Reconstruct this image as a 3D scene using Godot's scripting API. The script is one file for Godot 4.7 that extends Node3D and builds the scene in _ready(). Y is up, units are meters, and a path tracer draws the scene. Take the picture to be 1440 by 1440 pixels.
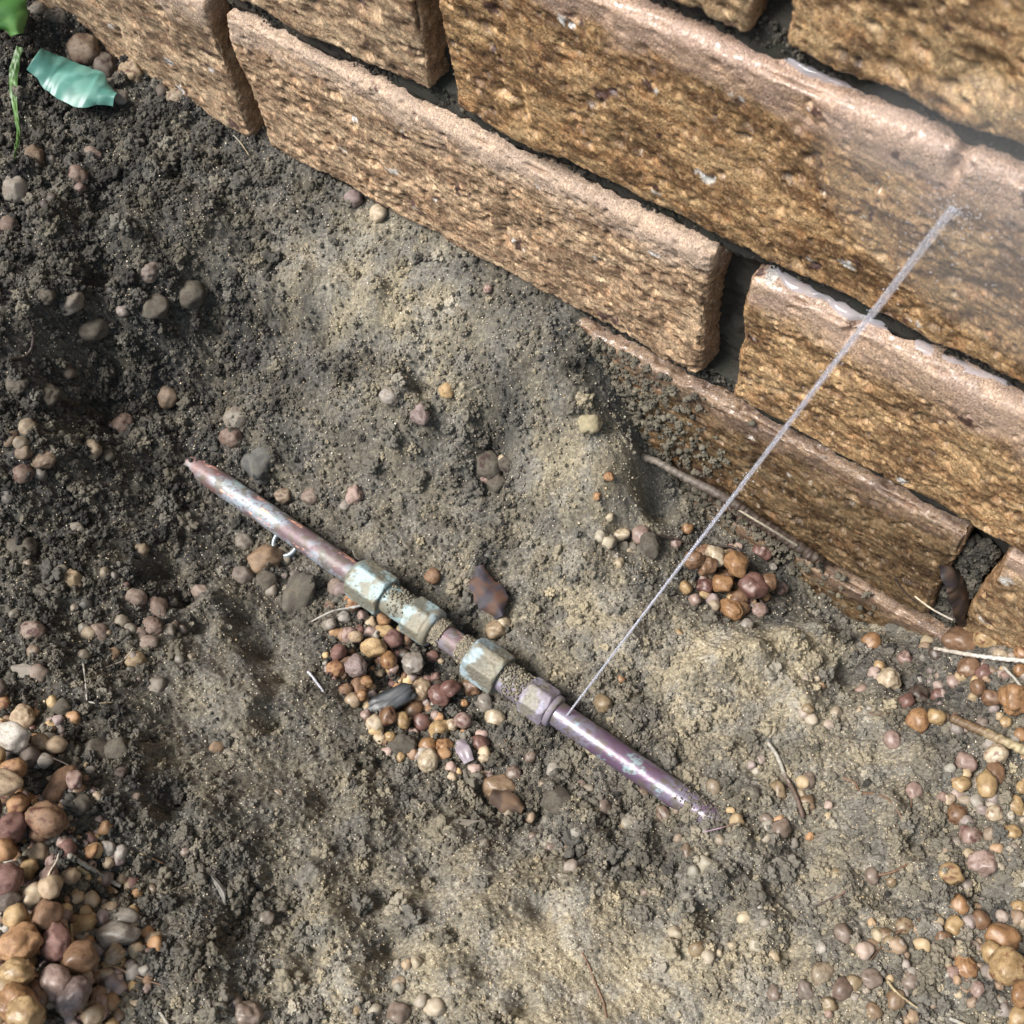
extends Node3D
# A leaking copper water pipe in a dug-out hole beside the foot of a brick wall.
# x runs along the wall, y is up, z points away from the wall; lower edge of the second visible course is y = 0.

const MM := 0.001
var used := {}
var mats := {}
var rng := RandomNumberGenerator.new()

# ---------------------------------------------------------------- small helpers
func numbered(called: String) -> String:
	if not used.has(called):
		used[called] = 0
		return called
	used[called] += 1
	return "%s_%03d" % [called, used[called]]

func tag(o: Node, label: String, category: String, group := "", kind := "") -> void:
	if label: o.set_meta("label", label)
	if category: o.set_meta("category", category)
	if group: o.set_meta("group", group)
	if kind: o.set_meta("kind", kind)

func thing(called: String, label: String, category: String, at: Vector3, group := "") -> Node3D:
	var o := Node3D.new()
	o.name = numbered(called)
	add_child(o, true)
	o.position = at
	tag(o, label, category, group)
	return o

func part(called: String, m: Mesh, mat: Material, parent: Node = null) -> MeshInstance3D:
	var o := MeshInstance3D.new()
	o.mesh = m
	o.material_override = mat
	if parent == null:
		o.name = numbered(called)
		add_child(o, true)
	else:
		o.name = called
		parent.add_child(o, true)
	return o

func noise(kind: int, per_mm: float, octaves: int, seed_: int) -> FastNoiseLite:
	var n := FastNoiseLite.new()
	n.noise_type = kind as FastNoiseLite.NoiseType
	n.frequency = per_mm
	n.seed = seed_
	if octaves > 1:
		n.fractal_type = FastNoiseLite.FRACTAL_FBM
		n.fractal_octaves = octaves
	else:
		n.fractal_type = FastNoiseLite.FRACTAL_NONE
	if kind == FastNoiseLite.TYPE_CELLULAR:
		n.cellular_return_type = FastNoiseLite.RETURN_DISTANCE
		n.cellular_jitter = 1.0
	return n

func sm(a: float, b: float, x: float) -> float:
	var t := clampf((x - a) / (b - a), 0.0, 1.0)
	return t * t * (3.0 - 2.0 * t)

func mesh_of(p: PackedVector3Array, n: PackedVector3Array, c: PackedColorArray, idx: PackedInt32Array, uv := PackedVector2Array()) -> ArrayMesh:
	var a := []
	a.resize(Mesh.ARRAY_MAX)
	a[Mesh.ARRAY_VERTEX] = p
	a[Mesh.ARRAY_NORMAL] = n
	if c.size(): a[Mesh.ARRAY_COLOR] = c
	if uv.size(): a[Mesh.ARRAY_TEX_UV] = uv
	a[Mesh.ARRAY_INDEX] = idx
	var m := ArrayMesh.new()
	m.add_surface_from_arrays(Mesh.PRIMITIVE_TRIANGLES, a)
	return m

# smooth normals of an indexed clockwise mesh
func normals_of(p: PackedVector3Array, idx: PackedInt32Array) -> PackedVector3Array:
	var n := PackedVector3Array()
	n.resize(p.size())
	for i in range(0, idx.size(), 3):
		var a := idx[i]
		var b := idx[i + 1]
		var c := idx[i + 2]
		var f := (p[c] - p[a]).cross(p[b] - p[a])
		n[a] += f
		n[b] += f
		n[c] += f
	for i in n.size():
		n[i] = n[i].normalized()
	return n

# a grid of rows x cols points; wrap joins the last column to the first
func grid_index(rows: int, cols: int, wrap: bool, at := 0, flip := false) -> PackedInt32Array:
	var idx := PackedInt32Array()
	var last := cols if wrap else cols - 1
	for r in rows - 1:
		for c in last:
			var a := at + r * cols + c
			var b := at + r * cols + (c + 1) % cols
			var d := a + cols
			var e := b + cols
			if flip: idx.append_array([a, d, b, b, d, e])
			else: idx.append_array([a, b, d, b, e, d])
	return idx

# ---------------------------------------------------------------- textures and materials
func grain_images() -> void:
	# fine sand grain: colour, height; both tile
	var w := 1024
	var n1 := noise(FastNoiseLite.TYPE_CELLULAR, 0.16, 1, 5)
	var n2 := noise(FastNoiseLite.TYPE_SIMPLEX_SMOOTH, 0.05, 3, 6)
	var n3 := noise(FastNoiseLite.TYPE_CELLULAR, 0.16, 1, 5)
	n3.cellular_return_type = FastNoiseLite.RETURN_CELL_VALUE
	var a := n1.get_seamless_image(w, w, false, false, 0.12, false)
	var b := n2.get_seamless_image(w, w, false, false, 0.12, true)
	var v := n3.get_seamless_image(w, w, false, false, 0.12, false)
	a.convert(Image.FORMAT_L8)
	b.convert(Image.FORMAT_L8)
	v.convert(Image.FORMAT_L8)
	var da := a.get_data()
	var db := b.get_data()
	var dv := v.get_data()
	var col := PackedByteArray()
	var hgt := PackedByteArray()
	col.resize(w * w * 3)
	hgt.resize(w * w)
	for i in w * w:
		var g := clampf(1.0 - da[i] / 150.0, 0.0, 1.0)
		var cell := dv[i] / 255.0
		var t := 0.62 + 0.30 * db[i] / 255.0
		var hue := 0.0
		if cell > 0.78: t += 0.22 * (cell - 0.78) / 0.22
		elif cell < 0.22:
			t -= 0.28 * (0.22 - cell) / 0.22
			hue = 0.02
		t = clampf(t, 0.0, 1.0)
		col[i * 3] = int(255 * t)
		col[i * 3 + 1] = int(255 * clampf(t - hue, 0, 1))
		col[i * 3 + 2] = int(255 * clampf(t - hue * 1.3, 0, 1))
		hgt[i] = int(255 * clampf(0.65 * g + 0.35 * db[i] / 255.0, 0.0, 1.0))
	mats["grain_colour"] = ImageTexture.create_from_image(Image.create_from_data(w, w, false, Image.FORMAT_RGB8, col))
	# where water lies on wet brick: blotches
	var wet := noise(FastNoiseLite.TYPE_SIMPLEX_SMOOTH, 0.02, 4, 9).get_seamless_image(512, 512, false, false, 0.12, true)
	wet.convert(Image.FORMAT_L8)
	var dw := wet.get_data()
	for i in dw.size(): dw[i] = int(255 * sm(125.0, 190.0, dw[i]))
	mats["coat"] = ImageTexture.create_from_image(Image.create_from_data(512, 512, false, Image.FORMAT_L8, dw))
	mats["grain_height"] = ImageTexture.create_from_image(Image.create_from_data(w, w, false, Image.FORMAT_L8, hgt))

func grainy(key: String, colour: Color, rough: float, tile_mm: float, relief_mm: float, in_world := true, spec := 0.5) -> StandardMaterial3D:
	if mats.has(key): return mats[key]
	var m := StandardMaterial3D.new()
	m.resource_name = key
	m.albedo_color = colour.linear_to_srgb()
	m.vertex_color_use_as_albedo = true
	m.roughness = rough
	m.metallic_specular = spec
	m.albedo_texture = mats["grain_colour"]
	m.heightmap_enabled = relief_mm > 0.0
	m.heightmap_texture = mats["grain_height"]
	m.heightmap_scale = relief_mm * 0.1
	m.uv1_triplanar = true
	m.uv1_world_triplanar = in_world
	m.uv1_scale = Vector3.ONE * (1000.0 / tile_mm if in_world else tile_mm)
	mats[key] = m
	return m

func plain(key: String, colour: Color, rough: float, metal := 0.0, spec := 0.5) -> StandardMaterial3D:
	if mats.has(key): return mats[key]
	var m := StandardMaterial3D.new()
	m.resource_name = key
	m.albedo_color = colour.linear_to_srgb()
	m.vertex_color_use_as_albedo = true
	m.roughness = rough
	m.metallic = metal
	m.metallic_specular = spec
	mats[key] = m
	return m

# ---------------------------------------------------------------- camera, sky, sun
func make_view() -> void:
	var cam := Camera3D.new()
	cam.name = "camera"
	add_child(cam)
	cam.transform = Transform3D(Basis(Vector3(0.811297, -0.077329, -0.579497), Vector3(-0.491991, 0.445146, -0.748191), Vector3(0.315818, 0.892113, 0.323101)), Vector3(0.353100, 0.418700, 0.239300))
	var lens := CameraAttributesPhysical.new()
	lens.frustum_focal_length = 29.3233
	lens.frustum_focus_distance = 0.49
	lens.exposure_aperture = 16.0
	lens.frustum_near = 0.02
	lens.frustum_far = 200.0
	cam.attributes = lens
	cam.fov = 44.5117
	cam.near = 0.02
	cam.far = 200.0
	cam.current = true
	var e := Environment.new()
	e.background_mode = Environment.BG_SKY
	var s := ProceduralSkyMaterial.new()
	s.sky_top_color = Color(0.77, 0.89, 1.0)
	s.sky_horizon_color = Color(0.76, 0.83, 0.90)
	s.sky_curve = 0.25
	s.ground_bottom_color = Color(0.16, 0.14, 0.11)
	s.ground_horizon_color = Color(0.35, 0.34, 0.32)
	s.sun_angle_max = 40.0
	s.sky_energy_multiplier = 0.44
	var sky := Sky.new()
	sky.sky_material = s
	e.sky = sky
	e.tonemap_mode = Environment.TONE_MAPPER_LINEAR
	e.tonemap_exposure = 4.6
	e.volumetric_fog_enabled = true
	e.volumetric_fog_density = 0.0
	e.sdfgi_enabled = true
	e.ssao_enabled = true
	e.ssil_enabled = true
	var we := WorldEnvironment.new()
	we.name = "environment"
	we.environment = e
	add_child(we)
	var sun := DirectionalLight3D.new()
	sun.name = "sun"
	sun.light_color = Color(1.0, 0.985, 0.965)
	sun.light_energy = 0.5
	sun.light_angular_distance = 24.0
	sun.shadow_enabled = true
	add_child(sun)
	sun.look_at_from_position(Vector3(-0.35, 0.85, 0.42), Vector3.ZERO)

# ---------------------------------------------------------------- soil
const FINE := 0.72           # grid step in mm inside the picture
var marks: Array[Vector3] = []
var patches: Array = []
var mounds: Array = []
var xs := PackedFloat32Array()
var zs := PackedFloat32Array()
var soil := PackedFloat32Array()       # heights in mm
var tones := PackedFloat32Array()
var roughs := PackedFloat32Array()
var first_x := 0
var first_z := 0
const X0 := -360.0
const X1 := 490.0
const Z0 := -6.0
const Z1 := 366.0
# coarse field of height, tone and roughness
const STEP := 4.0
var fw := 0
var fh := 0
var field := PackedFloat32Array()

func _mark(x: float, z: float, y: float) -> void:
	marks.append(Vector3(x, z, y))

func _patch(x: float, z: float, r: float, tone: float, rough: float) -> void:
	patches.append([x, z, r, tone, rough])

func _mound(x: float, z: float, r: float, rise: float) -> void:
	mounds.append([x, z, r, rise])

func build_field() -> void:
	fw = int((X1 - X0) / STEP) + 2
	fh = int((Z1 - Z0) / STEP) + 2
	field.resize(fw * fh * 3)
	for j in fh:
		for i in fw:
			var x := X0 + i * STEP
			var z := Z0 + j * STEP
			var sw := 1e-9
			var sy := 0.0
			for m in marks:
				var d2 := (m.x - x) * (m.x - x) + (m.y - z) * (m.y - z)
				var w := exp(-d2 / 512.0) + 1e-7 / (1.0 + d2 * d2 * 1e-6)
				sw += w
				sy += w * m.z
			var tw := 0.16
			var tt := 0.16 * (0.20 + 0.28 * sm(60, 260, x))  # soil darker to the left: humus, plus shade painted into the tone
			var tr := 0.16 * 0.62
			for p in patches:
				var d2: float = (p[0] - x) * (p[0] - x) + (p[1] - z) * (p[1] - z)
				var w := exp(-d2 / (p[2] * p[2]))
				tw += w
				tt += w * p[3]
				tr += w * p[4]
			var at := (j * fw + i) * 3
			var y := sy / sw
			for o in mounds:
				var d2: float = ((o[0] - x) * (o[0] - x) + (o[1] - z) * (o[1] - z)) / (o[2] * o[2])
				if d2 < 6.0: y += o[3] * exp(-d2)
			field[at] = y
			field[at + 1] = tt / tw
			field[at + 2] = tr / tw

func field_at(x: float, z: float) -> Vector3:
	var u := clampf((x - X0) / STEP, 0.0, fw - 1.001)
	var v := clampf((z - Z0) / STEP, 0.0, fh - 1.001)
	var i := int(u)
	var j := int(v)
	u -= i
	v -= j
	var a := (j * fw + i) * 3
	var b := a + 3
	var c := a + fw * 3
	var d := c + 3
	var wa := (1 - u) * (1 - v)
	var wb := u * (1 - v)
	var wc := (1 - u) * v
	var wd := u * v
	return Vector3(
		field[a] * wa + field[b] * wb + field[c] * wc + field[d] * wd,
		field[a + 1] * wa + field[b + 1] * wb + field[c + 1] * wc + field[d + 1] * wd,
		field[a + 2] * wa + field[b + 2] * wb + field[c + 2] * wc + field[d + 2] * wd)

func ladder(lo: float, hi: float, reach: float) -> PackedFloat32Array:
	# fine steps inside, growing steps out to the horizon
	var before: Array[float] = []
	var step := FINE
	var at := lo
	while at > -reach:
		step *= 1.25
		at -= step
		before.append(at)
	before.reverse()
	var out := PackedFloat32Array(before)
	var n := int((hi - lo) / FINE)
	for i in n + 1:
		out.append(lo + (hi - lo) * i / n)
	step = FINE
	at = hi
	while at < reach:
		step *= 1.25
		at += step
		out.append(at)
	return out

func make_soil() -> void:
	build_field()
	xs = ladder(X0, X1, 40000.0)
	zs = ladder(Z0, Z1, 40000.0)
	first_x = xs.find(X0)
	first_z = zs.find(Z0)
	var w := xs.size()
	var h := zs.size()
	soil.resize(w * h)
	tones.resize(w * h)
	roughs.resize(w * h)
	var broad := noise(FastNoiseLite.TYPE_SIMPLEX_SMOOTH, 0.022, 3, 11)
	var warp := noise(FastNoiseLite.TYPE_SIMPLEX_SMOOTH, 0.12, 2, 12)
	var c1 := noise(FastNoiseLite.TYPE_CELLULAR, 0.052, 1, 13)
	var c2 := noise(FastNoiseLite.TYPE_CELLULAR, 0.115, 1, 14)
	var c3 := noise(FastNoiseLite.TYPE_CELLULAR, 0.27, 1, 15)
	var where := noise(FastNoiseLite.TYPE_SIMPLEX_SMOOTH, 0.028, 2, 16)
	var fine := noise(FastNoiseLite.TYPE_SIMPLEX, 0.45, 2, 17)
	var streak := noise(FastNoiseLite.TYPE_SIMPLEX_SMOOTH, 0.11, 3, 22)
	var tone1 := noise(FastNoiseLite.TYPE_SIMPLEX_SMOOTH, 0.045, 4, 18)
	var tone2 := noise(FastNoiseLite.TYPE_SIMPLEX, 0.6, 2, 19)
	for j in h:
		var z := zs[j]
		for i in w:
			var x := xs[i]
			var k := j * w + i
			var f := field_at(x, z)
			var out_x := maxf(maxf(X0 - x, x - X1), 0.0)
			var out_z := maxf(maxf(Z0 - z, z - Z1), 0.0)
			var away := sm(0.0, 260.0, sqrt(out_x * out_x + out_z * out_z))
			var y := lerpf(f.x, 4.0, away)
			var r := f.z
			var wx := warp.get_noise_2d(x, z) * 5.0
			var wz := warp.get_noise_2d(z + 300.0, x) * 5.0
			if away < 1.0:
				var d1 := c1.get_noise_2d(x + wx * 1.5, z + wz * 1.5) + 1.0
				var d2 := c2.get_noise_2d(x + wx, z + wz) + 1.0
				var d3 := c3.get_noise_2d(x + wx * 0.4, z + wz * 0.4) + 1.0
				var lump := sm(-0.25, 0.35, where.get_noise_2d(x, z))
				y += broad.get_noise_2d(x, z) * (1.5 + 3.0 * r)
				y += (0.55 - minf(d1 * d1, 1.0)) * 6.5 * r * (0.25 + 0.75 * lump)
				y += (0.5 - minf(d2 * d2, 1.0)) * 4.2 * r * (0.35 + 0.65 * lump)
				y += (0.5 - minf(d3 * d3, 1.0)) * (0.35 + 2.3 * r)
				y += fine.get_noise_2d(x, z) * (0.4 + 0.9 * r)
			if away < 1.0 and r < 0.6:      # scraped by a hand or a trowel
				y += streak.get_noise_2d((x * 0.976 + z * 0.217) * 0.22, x * 0.217 - z * 0.976) * 1.5 * sm(0.6, 0.25, r)
			soil[k] = y
			roughs[k] = r
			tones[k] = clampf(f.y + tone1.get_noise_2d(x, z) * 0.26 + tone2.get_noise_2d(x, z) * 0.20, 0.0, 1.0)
	# groups of finger-wide grooves and the like are in the marks; now the mesh
	var p := PackedVector3Array()
	var n := PackedVector3Array()
	var c := PackedColorArray()
	hue = noise(FastNoiseLite.TYPE_SIMPLEX_SMOOTH, 0.05, 3, 21)
	p.resize(w * h)
	n.resize(w * h)
	c.resize(w * h)
	for j in h:
		var ja := maxi(j - 1, 0)
		var jb := mini(j + 1, h - 1)
		for i in w:
			var ia := maxi(i - 1, 0)
			var ib := mini(i + 1, w - 1)
			var k := j * w + i
			p[k] = Vector3(xs[i], soil[k], zs[j]) * MM
			n[k] = Vector3((soil[j * w + ia] - soil[j * w + ib]) / (xs[ib] - xs[ia]), 1.0, (soil[ja * w + i] - soil[jb * w + i]) / (zs[jb] - zs[ja])).normalized()
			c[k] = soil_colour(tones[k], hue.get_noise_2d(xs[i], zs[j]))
	var idx := PackedInt32Array()
	idx.resize((w - 1) * (h - 1) * 6)
	var q := 0
	for j in h - 1:
		for i in w - 1:
			var a := j * w + i
			idx[q] = a
			idx[q + 1] = a + 1
			idx[q + 2] = a + w
			idx[q + 3] = a + 1
			idx[q + 4] = a + w + 1
			idx[q + 5] = a + w
			q += 6
	var g := part("ground", mesh_of(p, n, c, idx), grainy("soil", Color(1.25, 1.25, 1.25), 0.82, 92.0, 0.5, true, 0.4))
	tag(g, "damp sandy soil dug out into a hole beside the brick wall", "ground", "", "structure")

var hue: FastNoiseLite
func soil_colour(t: float, h := 0.0) -> Color:
	var a := Color(0.042, 0.039, 0.035)
	var b := Color(0.200, 0.180, 0.142)
	var d := Color(0.52, 0.44, 0.295)
	var c := a.lerp(b, t * 2.0) if t < 0.5 else b.lerp(d, t * 2.0 - 1.0)
	# some soil is neutral grey silt, some ochre
	var v := (c.r + c.g + c.b) / 3.0
	return c.lerp(Color(v * 1.03, v, v * 0.93), sm(0.05, -0.35, h) * 0.45).lerp(Color(v * 1.18, v * 1.01, v * 0.68), sm(0.1, 0.5, h) * 0.35)

func soil_at(x: float, z: float) -> float:      # mm in, mm out
	var u := clampf((x - X0) / (X1 - X0), 0.0, 1.0) * int((X1 - X0) / FINE)
	var v := clampf((z - Z0) / (Z1 - Z0), 0.0, 1.0) * int((Z1 - Z0) / FINE)
	return soil[(first_z + int(v)) * xs.size() + first_x + int(u)]

func soil_index(x: float, z: float) -> int:
	var u := clampf((x - X0) / (X1 - X0), 0.0, 1.0) * int((X1 - X0) / FINE)
	var v := clampf((z - Z0) / (Z1 - Z0), 0.0, 1.0) * int((Z1 - Z0) / FINE)
	return (first_z + int(v)) * xs.size() + first_x + int(u)

# mean height over a small disc
func soil_about(x: float, z: float, r: float) -> float:
	var s := soil_at(x, z)
	for k in 6:
		s += soil_at(x + cos(k * PI / 3) * r, z + sin(k * PI / 3) * r)
	return s / 7.0

# ---------------------------------------------------------------- lumpy balls
var ico_cache := {}
func ico(level: int) -> Array:
	if ico_cache.has(level): return ico_cache[level]
	var p: Array[Vector3] = []
	var f: Array = []
	if level == 0:
		var t := (1.0 + sqrt(5.0)) / 2.0
		for v in [Vector3(-1, t, 0), Vector3(1, t, 0), Vector3(-1, -t, 0), Vector3(1, -t, 0), Vector3(0, -1, t), Vector3(0, 1, t), Vector3(0, -1, -t), Vector3(0, 1, -t), Vector3(t, 0, -1), Vector3(t, 0, 1), Vector3(-t, 0, -1), Vector3(-t, 0, 1)]:
			p.append(v.normalized())
		for v in [Vector3i(0, 5, 11), Vector3i(0, 1, 5), Vector3i(0, 7, 1), Vector3i(0, 10, 7), Vector3i(0, 11, 10), Vector3i(1, 9, 5), Vector3i(5, 4, 11), Vector3i(11, 2, 10), Vector3i(10, 6, 7), Vector3i(7, 8, 1), Vector3i(3, 4, 9), Vector3i(3, 2, 4), Vector3i(3, 6, 2), Vector3i(3, 8, 6), Vector3i(3, 9, 8), Vector3i(4, 5, 9), Vector3i(2, 11, 4), Vector3i(6, 10, 2), Vector3i(8, 7, 6), Vector3i(9, 1, 8)]:
			f.append(v)
	else:
		var b := ico(level - 1)
		p = (b[0] as Array[Vector3]).duplicate()
		var mid := {}
		for v in b[1]:
			var e := [v.x, v.y, v.z]
			var m := []
			for k in 3:
				var i: int = mini(e[k], e[(k + 1) % 3])
				var j: int = maxi(e[k], e[(k + 1) % 3])
				var key := i * 100000 + j
				if not mid.has(key):
					mid[key] = p.size()
					p.append((p[i] + p[j]).normalized())
				m.append(mid[key])
			f.append_array([Vector3i(e[0], m[0], m[2]), Vector3i(m[0], e[1], m[1]), Vector3i(m[2], m[1], e[2]), Vector3i(m[0], m[1], m[2])])
	ico_cache[level] = [p, f]
	return ico_cache[level]

# how: [lump, knob, fine] heights as a share of the radius; tint(q) gives the vertex colour
func ball(level: int, seed_: int, how: Array, flat := 0.0) -> Array:
	var b := ico(level)
	var n1 := noise(FastNoiseLite.TYPE_SIMPLEX_SMOOTH, 0.75, 1, seed_)
	var n2 := noise(FastNoiseLite.TYPE_SIMPLEX_SMOOTH, 2.0, 2, seed_ + 1)
	var n3 := noise(FastNoiseLite.TYPE_SIMPLEX, 6.0, 2, seed_ + 2)
	var p := PackedVector3Array()
	for v in b[0]:
		var r: float = 1.0 + how[0] * n1.get_noise_3dv(v) + how[1] * n2.get_noise_3dv(v) + how[2] * n3.get_noise_3dv(v)
		var q: Vector3 = v * r
		# a few worn flats
		if flat > 0.0:
			for k in 5:
				var d := Vector3(sin(seed_ * 1.7 + k * 2.1), cos(seed_ * 0.9 + k * 1.3), sin(seed_ * 2.3 + k * 3.7)).normalized()
				var over := q.dot(d) - (1.0 - flat)
				if over > 0.0: q -= d * over * 0.75
		p.append(q)
	var idx := PackedInt32Array()
	for f in b[1]:
		idx.append_array([f.x, f.z, f.y])
	# make sure that the faces look outward (clockwise seen from outside)
	var a0 := p[idx[0]]
	if (p[idx[2]] - a0).cross(p[idx[1]] - a0).dot(a0) < 0.0:
		for i in range(0, idx.size(), 3):
			var t := idx[i + 1]
			idx[i + 1] = idx[i + 2]
			idx[i + 2] = t
	return [p, idx]

func scatter(called: String, label: String, category: String, m: Mesh, mat: Material, places: Array[Transform3D], tints: PackedColorArray) -> void:
	var mm := MultiMesh.new()
	mm.transform_format = MultiMesh.TRANSFORM_3D
	mm.use_colors = true
	mm.mesh = m
	mm.instance_count = places.size()
	for i in places.size():
		mm.set_instance_transform(i, places[i])
		mm.set_instance_color(i, tints[i])
	var o := MultiMeshInstance3D.new()
	o.multimesh = mm
	o.material_override = mat
	o.name = numbered(called)
	add_child(o, true)
	tag(o, label, category, "", "stuff")

func turned(s: Vector3) -> Basis:
	return Basis.from_euler(Vector3(rng.randf() * TAU, rng.randf() * TAU, rng.randf() * TAU)).scaled_local(s)

# ---------------------------------------------------------------- crumbs and sand on the soil
func seen_area() -> Vector2:
	# a random spot of the ground the picture can show: a wedge that narrows towards the wall's far end
	return Vector2(lerpf(X0 + 10.0, X1 - 10.0, rng.randf()), lerpf(-3.0, Z1 - 6.0, rng.randf()))

func make_crumbs() -> void:
	rng.seed = 77
	var shapes: Array[ArrayMesh] = []
	for s in 3:
		var b := ball(1, 40 + s * 5, [0.35, 0.3, 0.12])
		shapes.append(mesh_of(b[0], normals_of(b[0], b[1]), PackedColorArray(), b[1]))
	for s in 5:          # clods of grains grown together, knobbly all over
		var n1 := noise(FastNoiseLite.TYPE_SIMPLEX_SMOOTH, 0.8, 1, 90 + s)
		var n2 := noise(FastNoiseLite.TYPE_CELLULAR, 1.7, 1, 95 + s)
		var n3 := noise(FastNoiseLite.TYPE_SIMPLEX, 4.5, 2, 98 + s)
		var b := ico(4)
		var p := PackedVector3Array()
		for v in b[0]:
			var d := n2.get_noise_3dv(v) + 1.0
			p.append(v * (0.85 + 0.4 * n1.get_noise_3dv(v) + 0.55 * (0.5 - minf(d * d * 1.6, 1.0)) + 0.16 * n3.get_noise_3dv(v)))
		var idx: PackedInt32Array = ball(4, 1, [0.0, 0.0, 0.0])[1]
		shapes.append(mesh_of(p, normals_of(p, idx), PackedColorArray(), idx))
	var mat := grainy("crumb", Color(1.25, 1.25, 1.25), 0.85, 0.30, 0.004, false, 0.35)
	var where := noise(FastNoiseLite.TYPE_SIMPLEX_SMOOTH, 0.06, 2, 31)
	var places: Array = []
	var tints: Array = []
	for s in shapes.size():
		places.append([] as Array[Transform3D])
		tints.append(PackedColorArray())
	for k in 330000:
		var q := seen_area()
		var at := soil_index(q.x, q.y)
		var r := roughs[at]
		var dense := sm(-0.5, 0.5, where.get_noise_2d(q.x, q.y))
		if rng.randf() > (0.05 + 0.95 * r * r) * (0.2 + 0.8 * dense): continue
		var size := (0.42 + 0.75 * pow(rng.randf(), 2.0)) * (0.7 + 0.45 * r)
		if rng.randf() < 0.16 * r: size = 0.9 + 3.8 * pow(rng.randf(), 2.2) * r * dense
		var s := rng.randi() % 3 if size < 0.7 else 3 + rng.randi() % 5
		var y := soil[at] + size * rng.randf_range(-0.2, 0.45)
		(places[s] as Array[Transform3D]).append(Transform3D(turned(Vector3(size, size * 0.85, size) * MM), Vector3(q.x, y, q.y) * MM))
		var t := clampf(tones[at] + rng.randfn() * 0.13 + 0.03, 0.0, 1.0)
		tints[s].append(soil_colour(t, hue.get_noise_2d(q.x, q.y) + rng.randfn() * 0.12))
	var pa := Vector3(25.91, -74.00, 121.60)
	var pb := Vector3(330.65, -74.00, 126.77)
	var along := (pb - pa).normalized()
	var side := along.cross(Vector3.UP).normalized()
	var up := side.cross(along)
	for band in [[157.5, 163.0, 5.6, 900, 0.62], [172.1, 178.6, 5.6, 650, 0.6], [193.9, 208.4, 6.6, 260, 0.5], [131.6, 147.5, 6.7, 70, 0.55], [0.0, 16.0, 5.3, 80, 0.34], [279.8, 306.8, 5.3, 110, 0.36]]:
		for k in int(band[3] * 2.2):
			var s: float = lerpf(band[0], band[1], clampf(0.5 + rng.randfn() * 0.28, 0.0, 1.0))
			var th := rng.randfn() * 0.75 + 0.35
			var size := 0.24 + 0.42 * pow(rng.randf(), 2.0)
			var v := pa + along * s + (up * cos(th) - side * sin(th)) * ((band[2] as float) + size * rng.randf_range(-0.2, 0.9))
			var kind := rng.randi() % 3
			(places[kind] as Array[Transform3D]).append(Transform3D(turned(Vector3.ONE * size * MM), v * MM))
			tints[kind].append(soil_colour(clampf((band[4] as float) + rng.randfn() * 0.12, 0.0, 1.0), 0.1))
	for k in 9000:      # dirt clinging to the two lowest brick courses
		var x := 160.0 + 170.0 * pow(rng.randf(), 1.5)
		var y := rng.randf_range(-150.0, -10.0)
		var cling := sm(262.0, 176.0, x + where.get_noise_2d(x * 2.0, y * 2.0) * 40.0 + (y + 50.0) * 0.35)
		if y < -92.0: cling = 0.75 * sm(330.0, 270.0, x + where.get_noise_2d(x * 2.0, y * 2.0) * 60.0)
		if rng.randf() > cling: continue
		var size := 0.5 + 1.3 * pow(rng.randf(), 2.0)
		var kind := rng.randi() % 8
		(places[kind] as Array[Transform3D]).append(Transform3D(turned(Vector3.ONE * size * MM), Vector3(x, y, 0.6 + size * rng.randf_range(-0.3, 0.4)) * MM))
		tints[kind].append(soil_colour(clampf(0.34 + rng.randfn() * 0.12, 0.0, 1.0), 0.6))
	for k in 5200:      # grit of the crumbling mortar in the bed joints
		var size := 0.35 + 0.7 * pow(rng.randf(), 2.0)
		var kind := rng.randi() % 8
		var row := rng.randi() % 3
		(places[kind] as Array[Transform3D]).append(Transform3D(turned(Vector3.ONE * size * MM), Vector3(rng.randf_range(-120.0, 400.0), -4.0 + row * 86.3 + rng.randfn() * 3.2, -6.2 + rng.randf_range(0.0, 0.8)) * MM))
		tints[kind].append(soil_colour(clampf(0.10 + rng.randfn() * 0.14, 0.0, 1.0), 0.3))
	for k in 700:       # debris in the open joint at the right
		var size := 0.6 + 2.2 * pow(rng.randf(), 2.0)
		var kind := rng.randi() % 8
		(places[kind] as Array[Transform3D]).append(Transform3D(turned(Vector3.ONE * size * MM), Vector3(rng.randf_range(349.0, 360.0), rng.randf_range(-92.0, -22.0), rng.randf_range(-9.5, -5.0)) * MM))
		tints[kind].append(soil_colour(clampf(0.12 + rng.randfn() * 0.08, 0.0, 1.0), 0.3))
	for s in shapes.size():
		scatter("soil_crumbs", "loose crumbs of damp sandy soil all over the dug hole", "soil", shapes[s], mat, places[s], tints[s])
	# bigger clods, sunk into the dug soil
	var cp: Array[Transform3D] = []
	var cc := PackedColorArray()
	for k in 5200:
		var q := seen_area()
		var at := soil_index(q.x, q.y)
		if rng.randf() > pow(roughs[at], 2.0) * (0.35 + 0.65 * sm(-0.2, 0.5, where.get_noise_2d(q.y, q.x))): continue
		var size := 1.8 + 3.6 * pow(rng.randf(), 2.0)
		cp.append(Transform3D(turned(Vector3(size, size * 0.8, size * 0.9) * MM), Vector3(q.x, soil_about(q.x, q.y, size) + size * rng.randf_range(-0.35, 0.25), q.y) * MM))
		cc.append(soil_colour(clampf(tones[at] + rng.randfn() * 0.10, 0.0, 1.0), hue.get_noise_2d(q.x, q.y)))
	scatter("soil_clods", "knobbly clods of damp soil lying in the dug hole", "soil", shapes[6], mat, cp, cc)
	# pale and clear sand grains
	var g := ball(1, 200, [0.3, 0.25, 0.0], 0.2)
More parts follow.
